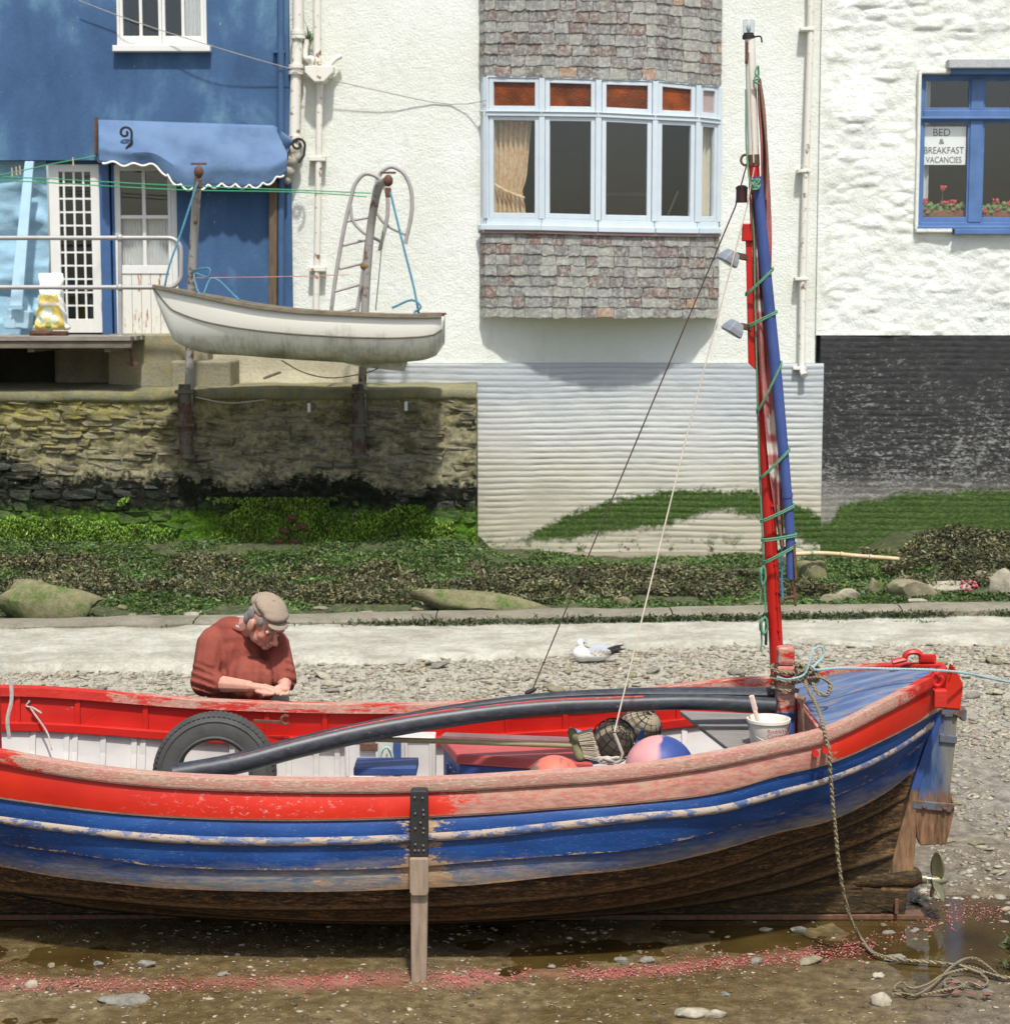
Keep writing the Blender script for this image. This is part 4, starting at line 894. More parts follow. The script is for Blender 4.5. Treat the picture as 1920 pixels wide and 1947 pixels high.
def text_mesh(body, size, extr=.001, font=None, spacing=1.0):
    cu = bpy.data.curves.new('t', 'FONT'); cu.body = body; cu.size = size; cu.align_x = 'CENTER'; cu.align_y = 'CENTER'; cu.extrude = extr; cu.space_character = spacing
    t = bpy.data.objects.new('t', cu); COL.objects.link(t); dg = bpy.context.evaluated_depsgraph_get(); me = bpy.data.meshes.new_from_object(t.evaluated_get(dg))
    v = [p.co.copy() for p in me.vertices]; f = [tuple(p.vertices) for p in me.polygons]; bpy.data.objects.remove(t); bpy.data.curves.remove(cu); bpy.data.meshes.remove(me); return v, f
v, f = text_mesh('COMPOST', .058); c = bx(98, 563)
m = MB(); m.add([Vector((c.x + p.x, c.y - .122 - p.z + (p.x / .15) ** 2 * .03, c.z + p.y)) for p in v], f); m.build('bag_lettering', simple('green_print', C(120, 150, 40), .6, .1, 8, 0), bag)
_m = MB(); _m.ell(P(80, 634, 19.95), (.14, .09, .042)); _m.box(P(72, 634, 19.95), (.16, .12, .07)); _m.box(P(108, 634, 19.97), (.24, .11, .055)); organic('loose_brick', _m, BRICK, None, .012, 2, label='mossy broken brick lying at the deck edge', cat='brick')

# ================================================================== clothes lines
GREENL = simple('green_line', C(40, 150, 96), .6, .15); 
rope('clothes_line', [P(-100, 345, 19.9), P(12, 330, 19.9), P(90, 313, 20.1), P(182, 296, 20.4)], .006, GREENL, 'green clothes line with pegs rising to the awning iron', 'clothes line')
rope('clothes_line', [P(-100, 333, 19.9), P(12, 336, 19.9), P(330, 352, 19.9), P(640, 364, 19.9), P(706, 367, 19.9)], .006, GREENL, 'upper of two parallel green clothes lines running to the ladder', 'clothes line')
rope('clothes_line', [P(-100, 340, 19.9), P(12, 343, 19.9), P(330, 360, 19.9), P(640, 369, 19.9), P(698, 374, 19.9)], .006, GREENL, 'lower of two parallel green clothes lines running to the ladder', 'clothes line')
PEG = simple('wooden_peg', C(196, 160, 130), .7, .2)
for a, b, lab in ((23, 324, 'wooden clothes peg, leftmost of three close together on the green line'), (31, 322, 'wooden clothes peg, middle of three close together on the green line'), (38, 320, 'wooden clothes peg, rightmost of three close together on the green line'), (139, 304, 'single wooden clothes peg on green line above the lattice door')):
    c = P(a, b, 20.0); m = MB(); m.bar(c + Vector((0, -.008, .03)), c + Vector((.006, -.008, -.06)), .012, .012); m.bar(c + Vector((0, .008, .03)), c + Vector((-.004, .008, -.06)), .012, .012); m.build('clothes_peg', PEG, label=lab, cat='clothes peg', group='pegs on the clothes line')
rope('cable', [P(150, 0, YB - .1), P(228, 30, YB - .1), P(400, 86, YB - .2), P(556, 131, YW - .2), P(720, 172, YW - .12), P(888, 197, YW - .06), P(924, 190, YW - .2)], .005, simple('grey_cable', C(150, 146, 138), .7), 'thin sagging cable from blue house to bow window', 'cable')
rope('red_cord', [P(368, 528, 19.7), P(520, 526, 19.7), P(664, 522, 19.7)], .004, simple('faded_red_cord', C(190, 120, 110), .7), 'faded red cord stretched between davit and ladder', 'cord')

# ================================================================== davits and ladder
GREYD = rusty('grey_davit_paint', C(150, 146, 138), C(120, 82, 50), .25, 8)
SLEEVE = rusty('rusted_sleeve', C(84, 80, 64), C(92, 66, 46), .4, 8)
def davit(label, pts, foot, top):
    t = thing('davit', label, 'davit', foot, 'boat davits'); MB().tube(smooth_path(pts, 6), .045, 12).build('post', GREYD, t, smooth=True)
    f = Vector(foot); MB().lathe([(.07, 0), (.075, .25), (.072, .7), (.07, .78)], f + Vector((0, -.02, 0)), n=12).build('sleeve', SLEEVE, t, smooth=True)
    for dz in (.0, .34, .70): MB().b2(f + Vector((-.10, -.10, dz - .02)), f + Vector((.10, .12, dz + .02))).build('wall_bracket', SLEEVE, t, bevel=.008)
    m = MB(); m.ell(top, (.05, .05, .062)); m.build('sheave', RUST, t, smooth=True)
    m = MB(); m.box(top + Vector((0, 0, -.12)), (.06, .05, .10)); m.build('block', RUST, t, bevel=.012)
    m = MB(); m.bar(top + Vector((-.08, 0, .08)), top + Vector((.08, 0, .08)), .03, .02); m.build('top_plate', RUST, t); return t
tl = P(378, 326, 19.35); davit('grey davit post carrying the bow of the hanging dinghy', [P(356, 860, 19.88), P(360, 700, 19.86), P(364, 545, 19.8), P(370, 430, 19.7), P(375, 355, 19.5), tl], P(355, 868, 19.88), tl)
tr = P(738, 343, 19.3); davit('grey davit post carrying the stern of the dinghy beside the ladder', [P(685, 860, 19.88), P(690, 700, 19.86), P(699, 500, 19.82), P(708, 410, 19.75), P(722, 352, 19.55), tr], P(683, 868, 19.88), tr)
ld = thing('ladder', 'grey steel ladder with two hooped handrails behind the dinghy', 'ladder', P(660, 620, 19.9)); LG = simple('grey_ladder_paint', C(160, 154, 148), .5, .15); Yl = 19.9
zz3 = lambda pts, dY=0: [P(500 + a * .2625, 20 + b * .2625, Yl + dY) for a, b in pts]
MB().tube(smooth_path([P(624, 640, Yl)] + zz3([(530, 1905), (640, 1350), (665, 1260), (745, 1180), (840, 1215), (895, 1310), (905, 1400), (845, 1740)]), 5), .022, 8).build('handrail', LG, ld, smooth=True)
MB().tube(smooth_path([P(672, 640, Yl + .1)] + [P(687, 540, Yl + .1)] + zz3([(790, 1420), (820, 1260), (850, 1180), (925, 1130), (1010, 1170), (1065, 1270), (1080, 1400), (1030, 1690)], .1), 5), .022, 8).build('handrail', LG, ld, smooth=True)
MB().tube(smooth_path(zz3([(635, 1410), (650, 1520), (720, 1600), (850, 1670)]), 5), .017, 8).build('brace', LG, ld, smooth=True); MB().tube(smooth_path(zz3([(820, 1460), (880, 1540), (1030, 1620)], .1), 5), .017, 8).build('brace', LG, ld, smooth=True)
for a, b, c, d in ((610, 1525, 775, 1495), (580, 1700, 745, 1660), (555, 1870, 720, 1830)):
    p0, p1 = zz3([(a, b)])[0], zz3([(c, d)], .1)[0]; MB().tube([p0, p1], .016, 8).build('rung', LG, ld, smooth=True)
MB().tube([P(637, 554, Yl), P(682, 541, Yl + .1)], .016, 8).build('rung', LG, ld, smooth=True); MB().tube([P(630, 596, Yl), P(676, 586, Yl + .1)], .016, 8).build('rung', LG, ld, smooth=True)
MB().ell(P(695, 505, Yl - .08), (.06, .05, .05)).build('rope_lashing', simple('brown_twine', C(128, 104, 62), .9, .4), ld, smooth=True)

# ================================================================== hanging dinghy
dg_ = thing('dinghy', 'white clinker style dinghy with grimy hull hanging on davits', 'dinghy', P(566, 690, 19.15)); YDc = 19.15
GRP = NM('grimy_white_hull'); _p = GRP.pos(); _z = GRP.sep(_p)[2]
_g = GRP.mr(GRP.ma('ADD', GRP.ma('ADD', GRP.mr(_z, 2.72, 2.25, -.10, .26), GRP.ma('MULTIPLY', GRP.ma('SUBTRACT', GRP.noise(GRP.sc(_p, (1.2, 1, 1)), 2.2, 6, .65), .5), .9)), GRP.ma('MULTIPLY', GRP.ma('SUBTRACT', GRP.noise(GRP.sc(_p, (6, 1, 1)), 5, 6, .7), .5), .4)), .04, .42)
GRP = GRP.done(GRP.mix(_g, C(222, 219, 202), C(112, 110, 72)), .6, GRP.bump(GRP.noise(_p, 30, 4), .2, .004), spec=.3)
sheer = herm([292, 340, 414, 482, 566, 650, 750, 841], [545, 554, 569, 582, 592, 597, 601, 601]); botp = herm([292, 300, 313, 325, 345, 370, 450, 600, 700, 776, 815, 834, 841], [548, 574, 610, 640, 657, 667, 675, 686, 690, 687, 680, 668, 655])
def dstat(px_):
    t = (px_ - 292) / (841 - 292)
    b = .56 * (1 - (1 - min(t / .55, 1)) ** 2.3) if t < .55 else .56 - .15 * ((t - .55) / .45) ** 1.6
    b = max(b, .012); zs = P(px_, float(sheer(px_)), YDc - b).z; zb_ = P(px_, float(botp(px_)), YDc - b * .35).z; X_ = P(px_, 600, YDc - b * .6).x
    return X_, b, zs, zb_
pxs = np.concatenate([292 + 60 * np.linspace(0, 1, 14) ** 1.6, np.linspace(360, 841, 34)])
def dsec(px_, a, side, sc=1.0):
    X_, b, zs, zb_ = dstat(px_); nn = 2.0 + .7 * min(1, (px_ - 292) / 150)
    return Vector((X_, YDc + side * sc * b * max(0, math.cos(a)) ** (2 / nn), zs - (zs - zb_) * math.sin(a) ** (2 / nn)))
m = MB(); na = 14
V = []; 
for px_ in pxs:
    for j in range(-na, na + 1): V.append(dsec(px_, math.pi / 2 * (1 - abs(j) / na), -1 if j < 0 else 1))
nn_ = 2 * na + 1; m.add(V, [(i * nn_ + j, i * nn_ + j + 1, (i + 1) * nn_ + j + 1, (i + 1) * nn_ + j) for i in range(len(pxs) - 1) for j in range(nn_ - 1)])
m.add(V[-nn_:], [tuple(range(nn_))])
m.build('hull', GRP, dg_, smooth='all', solid=.014)
GUNW = simple('grey_weathered_gunwale', C(122, 112, 90), .9, .4, 7, .5, stretch=(1, 4, 4))
for side in (-1, 1):
    top = [Vector((d[0], YDc + side * (d[1] + .015), d[2] + .005)) for d in map(dstat, pxs)]
    m = MB()
    for k in range(len(top) - 1): pass
    V = []
    for p in top:
        for dy, dz in ((-.028, -.022), (.028, -.022), (.028, .022), (-.028, .022)): V.append(p + Vector((0, dy, dz)))
    m.add(V, [(i * 4 + j, i * 4 + (j + 1) % 4, i * 4 + 4 + (j + 1) % 4, i * 4 + 4 + j) for i in range(len(top) - 1) for j in range(4)] + [(0, 1, 2, 3), tuple(len(V) - 4 + k for k in range(4))])
    m.build('gunwale', GUNW, dg_, bevel=.006)
    m = MB(); m.tube([dsec(px_, .36 if px_ > 330 else .36, side, 1.012) + Vector((0, side * .006, 0)) for px_ in pxs[1:]], .009, 6); m.build('rubbing_line', simple('dark_bead', C(96, 90, 76), .8), dg_, smooth=True)
for px_ in (450, 600, 740):
    X_, b, zs, zb_ = dstat(px_); MB().b2((X_ - .09, YDc - b * .95, zs - .10), (X_ + .09, YDc + b * .95, zs - .075)).build('thwart', GUNW, dg_, bevel=.006)
X_, b, zs, zb_ = dstat(841); m = MB(); m.b2((X_ - .22, YDc - b, zs + .01), (X_ + .02, YDc + b, zs + .035)); m.build('transom_cap', simple('brown_transom', C(110, 72, 58), .8, .3), dg_, bevel=.006)
m = MB(); m.prism([P(640, 686, YDc) + Vector((0, -.02, 0)), P(776, 684, YDc) + Vector((0, -.02, 0)), P(769, 706, YDc) + Vector((0, -.02, 0)), P(690, 698, YDc) + Vector((0, -.02, 0))], (0, .04, 0)); m.build('skeg', GRP, dg_, bevel=.006)
m = MB(); m.tube(smooth_path([P(488, 667, YDc - .3), P(560, 672, YDc - .33), P(640, 675, YDc - .33), P(750, 673, YDc - .3)], 5), .008, 6); m.build('bilge_rail', GRP, dg_, smooth=True)
BLUER = simple('blue_polyrope', C(56, 126, 150), .7, .3, 40)
rope('davit_fall', [P(376, 345, 19.3), P(345, 440, 19.2), P(318, 520, 19.1), P(313, 546, 19.1)], .012, BLUER, 'blue rope tackle from left davit down to the dinghy bow')
rope('davit_fall', [P(742, 365, 19.28), P(765, 460, 19.1), P(792, 572, 18.95), P(796, 596, 18.9)], .012, BLUER, 'blue rope tackle from right davit down to the dinghy stern')
rope('davit_line', [P(728, 440, 19.6), P(720, 530, 19.4), P(714, 590, 19.3)], .006, simple('dark_cord', C(70, 78, 70), .8), 'thin dark cord hanging beside the right davit', 'cord')
rope('rope_bundle', [P(362, 520, 19.6), P(375, 512, 19.5), P(400, 514, 19.4), P(398, 524, 19.4), P(370, 520, 19.5), P(372, 540, 19.4), P(385, 562, 19.2), P(400, 530, 19.3), P(455, 570, 19.1)], .010, BLUER, 'loose blue rope knotted on the left davit post')
rope('rope_bundle', [P(745, 585, 18.9), P(790, 572, 18.9), P(800, 584, 18.88), P(788, 594, 18.88), P(802, 600, 18.86)], .012, BLUER, 'blue rope knot at the dinghy stern')
rope('mooring_chain', [P(535, 685, 19.9), P(570, 705, 19.9), P(620, 718, 19.95), P(690, 710, 19.9), P(725, 698, 19.6)], .006, simple('dark_wire', C(70, 62, 50), .8), 'dark slack wire along the quay coping below the dinghy', 'wire')
rope('slack_rope', [P(372, 755, 19.9), P(430, 766, 19.9), P(505, 760, 19.9)], .007, simple('pale_line', C(170, 160, 130), .8), 'pale slack line sagging below the coping by the left davit', 'line')
_m = MB(); _m.box(P(518, 713, 20.1), (.2, .12, .03), Matrix.Rotation(-.35, 3, 'Y')); organic('slate_chip', _m, BEIGE, None, .01, 1, label='pale broken slate lying on the quay coping', cat='stone')
# ================================================================== the fishing boat (stern to the right)
YC = 8.6
E = [  # lower rail edge, red strake, rubbing strake, and plank laps, as measured in the photo
 [(-300, 1385), (-100, 1425), (10, 1448), (101, 1465), (202, 1480), (302, 1490), (437, 1497), (638, 1501), (775, 1500), (862, 1497), (997, 1489), (1198, 1475), (1380, 1447), (1477, 1426), (1565, 1405), (1689, 1345), (1759, 1308), (1800, 1284)],
 [(-300, 1462), (-100, 1495), (10, 1514), (101, 1527), (202, 1539), (302, 1547), (437, 1553), (638, 1554), (775, 1550), (930, 1542), (1064, 1532), (1198, 1522), (1380, 1498), (1477, 1470), (1573, 1447), (1689, 1397), (1792, 1342)],
 [(-300, 1510), (-100, 1540), (10, 1556), (101, 1569), (202, 1581), (302, 1590), (437, 1596), (638, 1596), (775, 1591), (930, 1581), (1064, 1567), (1198, 1552), (1380, 1532), (1477, 1505), (1573, 1478), (1689, 1428), (1785, 1366)],
 [(-300, 1565), (-100, 1588), (10, 1601), (101, 1613), (202, 1628), (282, 1641), (403, 1648), (638, 1650), (775, 1645), (930, 1633), (1064, 1623), (1198, 1612), (1380, 1571), (1477, 1544), (1573, 1513), (1670, 1471), (1768, 1404)],
 [(-300, 1605), (-100, 1630), (10, 1643), (101, 1660), (202, 1672), (302, 1682), (437, 1688), (638, 1690), (775, 1685), (930, 1675), (1064, 1660), (1198, 1646), (1380, 1606), (1477, 1577), (1573, 1556), (1668, 1512), (1752, 1458)],
 [(-300, 1650), (-100, 1678), (10, 1692), (202, 1707), (336, 1719), (638, 1725), (775, 1722), (930, 1714), (1064, 1703), (1198, 1685), (1380, 1644), (1496, 1602), (1612, 1567), (1732, 1516)]]
BM = [.775, .785, .79, .775, .745, .68, .56, .36, .035]
XE = [2.10, 2.075, 2.04, 1.985, 1.94, 1.90, 1.875, 1.86, 1.81]; XB = [-3.35, -3.3, -3.26, -3.2, -3.14, -3.06, -2.95, -2.8, -2.7]
XS0 = [.30, .28, .25, .18, .08, -.05, -.25, -.5, -.6]; QS = [3.0, 2.9, 2.7, 2.4, 2.1, 1.8, 1.5, 1.3, 1.2]; QB = [3.3, 3.1, 2.9, 2.6, 2.3, 2.0, 1.7, 1.5, 1.3]
def hb(k, X_):
    if X_ > XS0[k]: t = min(1, (X_ - XS0[k]) / (XE[k] - XS0[k])); v = 1 - t ** QS[k]
    elif X_ < -.8: t = min(1, (-.8 - X_) / (-.8 - XB[k])); v = 1 - t ** QB[k]
    else: v = 1
    return max(.03, BM[k] * v)
ZF = []
for k in range(6):
    f = herm(*zip(*E[k])); pts = []
    for px_ in np.linspace(-300, E[k][-1][0] + 5, 130):
        X_ = (px_ - CX) * 8.0 / F
        for _ in range(8): b = hb(k, X_); p = P(px_, float(f(px_)), YC - b); X_ = p.x
        pts.append((p.x, p.z))
    pts.sort(); a = np.array(pts); ZF.append((a[:, 0], a[:, 1]))
ZT = [None] * 6 + [([-3.4, -2.3, -1, 0, .8, 1.3, 1.81], [.5, .22, .115, .11, .15, .22, .34]), ([-3.4, -2.3, -1, 0, .8, 1.3, 1.8], [.32, .08, .03, .025, .045, .10, .21]), ([-3.4, -2.3, -1, 0, .8, 1.3, 1.8], [.14, .03, .0, .0, .005, .02, .07])]
def hz(k, X_):
    if k < 6: return float(np.interp(X_, *ZF[k]))
    return float(herm(*ZT[k])(X_))
def edge_pt(k, u, side=-1, out=0.0):
    s = .5 - .5 * math.cos(math.pi * u); s = lerp(u, s, .75); X_ = lerp(XB[k], XE[k], s); return Vector((X_, YC + side * (hb(k, X_) + out), hz(k, X_)))
def b_at(X_, z):
    """half breadth of the hull at height z"""
    zs = [hz(k, X_) for k in range(9)]; bs = [hb(k, X_) for k in range(9)]
    return float(np.interp(z, zs[::-1], bs[::-1]))

# ---------------- paint
def m_hull_red():
    q = NM('weathered_red_paint'); p = q.pos(); x, y, z = q.sep(p); ps = q.sc(p, (1, 1, 5))
    big = q.noise(ps, 5, 7, .7, .3); fine = q.noise(q.sc(p, (1, 1, 2.5)), 42, 5, .65); mid = q.noise(q.sc(p, (1, 1, 4)), 14, 6, .7)
    red = q.ramp(q.noise(p, 2.5, 4), [(.3, CS(170, 32, 16)), (.55, CS(188, 40, 20)), (.8, CS(198, 58, 36))])
    wood = q.ramp(mid, [(.3, C(134, 86, 70)), (.46, C(164, 110, 90)), (.6, C(174, 132, 106)), (.74, C(150, 122, 100))])
    wood = q.mix(q.mr(fine, .54, .64, 0, .8), wood, CS(186, 76, 76)); wood = q.mix(q.mr(q.noise(q.sc(p, (1, 1, 9)), 30, 5, .75), .60, .66, 0, .6), wood, C(110, 82, 66)); wood = q.mix(q.mr(q.noise(ps, 9, 5, .7), .66, .7), wood, C(96, 112, 150))
    zone = q.ma('MULTIPLY', q.mr(x, -.42, -.02, 0, 1), q.mr(x, 1.52, 1.36))
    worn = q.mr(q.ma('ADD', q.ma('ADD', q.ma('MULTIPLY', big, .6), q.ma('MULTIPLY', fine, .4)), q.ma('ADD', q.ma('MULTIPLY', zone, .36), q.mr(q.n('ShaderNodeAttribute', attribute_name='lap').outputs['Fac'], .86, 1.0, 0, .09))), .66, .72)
    sc = q.ma('MULTIPLY', q.mr(q.noise(q.sc(p, (1, 1, 2)), 30, 6, .8), .57, .62), q.ma('MULTIPLY', q.mr(x, -1.75, -1.1), q.mr(x, -.45, -.9)))
    c = q.mix(worn, red, wood); c = q.mix(q.ma('MULTIPLY', sc, q.mr(z, .78, .66, .2, .9)), c, C(196, 150, 146))
    return q.done(c, q.mr(worn, 0, 1, .42, .8), q.bump(q.ma('SUBTRACT', q.ma('MULTIPLY', fine, .4), worn), .3, .002), spec=.3)
def m_rail(red=0.0, name='worn_rail_wood'):
    q = NM(name); p = q.pos(); x, y, z = q.sep(p); ps = q.sc(p, (1, 5, 5))
    big = q.noise(ps, 5.5, 7, .7, .2); fine = q.noise(ps, 26, 6, .7); 
    wood = q.ramp(fine, [(.28, C(118, 90, 70)), (.45, C(166, 132, 108)), (.7, C(194, 166, 140))])
    redc = q.ramp(big, [(.3, CS(164, 34, 26)), (.7, CS(192, 56, 46))])
    pink = C(180, 112, 94)
    c = q.mix(q.mr(big, .38, .62), wood, pink)
    f = q.mr(q.ma('ADD', q.ma('ADD', q.ma('MULTIPLY', q.noise(ps, 4, 6, .7), .65), q.ma('MULTIPLY', fine, .35)), q.ma('ADD', q.ma('MULTIPLY', q.ma('MAXIMUM', q.mr(x, -1.9, -2.4), q.mr(x, 1.75, 1.95)), .3), red)), .6, .66)
    c = q.mix(q.mr(q.noise(q.sc(p, (1, 14, 14)), 9, 5, .7), .60, .64, 0, .55), c, C(110, 78, 66)); c = q.mix(q.mr(q.noise(q.sc(p, (1.5, 6, 6)), 30, 5, .7), .56, .62, 0, .7), c, C(206, 186, 166)); c = q.mix(f, c, redc); kn = q.mr(q.vor(q.sc(p, (1, 2, 2)), 7), .06, .03); c = q.mix(q.ma('MULTIPLY', kn, .5), c, C(90, 58, 46))
    return q.done(c, .75, q.bump(q.ma('ADD', fine, big), .4, .004), spec=.2)
def m_hull_blue():
    q = NM('weathered_blue_paint'); p = q.pos(); x, y, z = q.sep(p); ps = q.sc(p, (1, 1, 5))
    big = q.noise(ps, 4.5, 7, .72, .3); fine = q.noise(q.sc(p, (1, 1, 2.5)), 40, 5, .68)
    blue = q.ramp(q.noise(ps, 3, 5), [(.3, CS(16, 46, 92)), (.55, CS(24, 62, 118)), (.8, CS(42, 82, 134))])
    scr = q.mr(q.noise(q.sc(p, (1, 1, 9)), 34, 5, .75), .60, .66); blue = q.mix(q.ma('MULTIPLY', scr, .55), blue, C(124, 146, 178))
    wood = q.ramp(q.noise(q.sc(p, (1, 1, 6)), 20, 5, .7), [(.3, C(136, 104, 72)), (.6, C(178, 144, 106)), (.8, C(200, 190, 176))])
    grime = q.mr(q.ma('ADD', q.ma('SUBTRACT', z, q.ma('ADD', q.mr(x, -1.6, -.4, .36, .42), q.mr(x, .6, 2.0, 0, .22))), q.ma('MULTIPLY', q.ma('SUBTRACT', big, .5), .22)), .05, -.06)
    gcol = q.ramp(q.noise(q.sc(p, (1, 1, 6)), 6, 7, .75), [(.32, C(92, 104, 118)), (.46, C(128, 128, 116)), (.58, C(156, 136, 108)), (.7, C(134, 104, 72))])
    blue = q.mix(q.ma('MULTIPLY', grime, q.mr(q.noise(q.sc(p, (1, 1, 7)), 12, 6, .75), .36, .6, .45, 1)), blue, gcol)
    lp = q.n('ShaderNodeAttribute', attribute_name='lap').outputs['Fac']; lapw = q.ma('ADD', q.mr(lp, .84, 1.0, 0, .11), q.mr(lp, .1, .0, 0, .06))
    legz = q.mr(q.ma('ABSOLUTE', q.ma('ADD', x, .36)), .16, .03, 0, .16)
    w_ = q.mr(q.ma('ADD', q.ma('ADD', q.ma('MULTIPLY', big, .62), q.ma('MULTIPLY', fine, .38)), q.ma('ADD', q.ma('ADD', legz, q.ma('MULTIPLY', grime, .07)), lapw)), .62, .65)
    c = q.mix(w_, blue, wood)
    return q.done(c, q.mr(w_, 0, 1, .42, .85), q.bump(q.ma('SUBTRACT', q.ma('MULTIPLY', fine, .4), w_), .35, .002), spec=.3)
def m_bottom():
    q = NM('bare_bottom_wood'); p = q.pos(); x, y, z = q.sep(p); g = q.noise(q.sc(p, (1, 2, 6)), 9, 8, .78, .9); f = q.noise(q.sc(p, (1, 2, 3)), 34, 6, .75)
    c = q.ramp(q.ma('ADD', q.ma('MULTIPLY', g, .6), q.ma('MULTIPLY', f, .4)), [(.40, CS(22, 17, 11)), (.49, CS(52, 38, 23)), (.56, CS(92, 67, 39)), (.63, CS(146, 110, 68)), (.72, C(172, 162, 138))])
    c = q.mix(q.mr(q.ma('ADD', z, q.ma('MULTIPLY', x, -.1)), .14, -.02, 0, .3), c, C(52, 50, 26))  # darker and more olive towards the keel
    lp = q.n('ShaderNodeAttribute', attribute_name='lap').outputs['Fac']; c = q.mix(q.ma('MULTIPLY', q.mr(lp, .62, .8), q.mr(f, .35, .6, .1, .6)), c, CS(128, 100, 66)); c = q.mix(q.mr(lp, .84, .96), c, CS(16, 13, 9))  # pale worn plank lip, then dark seam with the lap's shadow painted in
    return q.done(c, .8, q.bump(q.ma('ADD', g, f), .6, .006), spec=.25)
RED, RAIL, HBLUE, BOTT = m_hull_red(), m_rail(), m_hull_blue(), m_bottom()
RAILR = m_rail(.10, 'worn_red_rail')
RIN = paint('inside_red_paint', CS(184, 28, 18), C(190, 150, 130), .22, .4, (1, 1, 3), 7, CS(196, 54, 44), .35, .5)
WIN = paint('inside_white_paint', C(206, 200, 192, .9), C(168, 158, 140), .16, .5, (1, 1, 1), 8, C(190, 186, 178), .4, .4)
DECKB = paint('worn_blue_deck', C(64, 90, 134), C(150, 132, 112), .50, .5, (1.5, 6, 1), 5, C(120, 140, 166), .8, .8)
BTRIM = paint('blue_painted_wood', C(34, 66, 128), C(150, 130, 110), .25, .5, (1, 1, 3), 8, C(80, 104, 150), .4)
PALEST = paint('worn_rubbing_strake', C(62, 88, 134), C(182, 160, 138), .74, .6, (1, 3, 3), 9, C(150, 150, 150), .3, .9)
BEAD = simple('bare_moulding', C(158, 118, 88), .8, .35, 8, .4, stretch=(1, 4, 4))

bt = thing('fishing_boat', 'wooden clinker fishing boat painted red over blue, aground on mud', 'boat', (-.4, YC, 0))
NU = 110
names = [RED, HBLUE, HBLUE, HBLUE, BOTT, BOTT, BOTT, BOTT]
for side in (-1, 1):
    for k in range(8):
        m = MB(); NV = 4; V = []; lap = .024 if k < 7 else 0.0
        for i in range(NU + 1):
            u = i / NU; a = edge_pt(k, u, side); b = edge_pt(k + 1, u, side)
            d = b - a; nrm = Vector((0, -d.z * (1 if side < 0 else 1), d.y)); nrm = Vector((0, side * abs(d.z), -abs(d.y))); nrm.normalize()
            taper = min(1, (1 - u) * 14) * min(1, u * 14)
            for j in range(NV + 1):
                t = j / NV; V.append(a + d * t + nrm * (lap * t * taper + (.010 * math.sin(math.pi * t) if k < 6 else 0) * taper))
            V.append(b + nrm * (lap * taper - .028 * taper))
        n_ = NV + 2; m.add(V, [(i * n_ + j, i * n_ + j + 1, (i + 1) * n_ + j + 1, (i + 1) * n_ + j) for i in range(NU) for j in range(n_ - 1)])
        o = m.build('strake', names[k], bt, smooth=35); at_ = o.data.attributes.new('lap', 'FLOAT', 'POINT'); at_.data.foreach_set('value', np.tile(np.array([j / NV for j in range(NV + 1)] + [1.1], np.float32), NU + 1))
    # rubbing strake, bead, rail
    def sweep(k, prof, name, mat, u0=.0, u1=1.0, n=NU, dz=0.0, bev=0):
        m = MB(); V = []; pn = len(prof)
        for i in range(n + 1):
            u = lerp(u0, u1, i / n); a = edge_pt(k, u, side)
            for o_, z_ in prof: V.append(Vector((a.x, a.y + side * o_, a.z + z_ + dz)))
        m.add(V, [(i * pn + j, i * pn + (j + 1) % pn, (i + 1) * pn + (j + 1) % pn, (i + 1) * pn + j) for i in range(n) for j in range(pn)] + [tuple(range(pn)), tuple(n * pn + j for j in range(pn))])
        return m.build(name, mat, bt, smooth=50, bevel=bev)
    sweep(2, [(.004, .020), (.026, .017), (.036, .004), (.034, -.012), (.022, -.022), (.004, -.022)], 'rubbing_strake', PALEST, .02, .985)
    sweep(1, [(.006, .012), (.020, .011), (.024, .0), (.020, -.011), (.006, -.012)], 'moulding', BEAD, .02, .99)
    sweep(0, [(.030, -.004), (.034, .02), (.030, .043), (-.022, .046), (-.046, .043), (-.05, .0), (-.02, -.006)], 'gunwale', RAIL if side < 0 else RAILR, .01, .982)
    sweep(0, [(-.004, -.012), (.026, -.012), (.028, -.004), (-.004, -.004)], 'rail_bead', RAIL if side < 0 else RAILR, .01, .985)
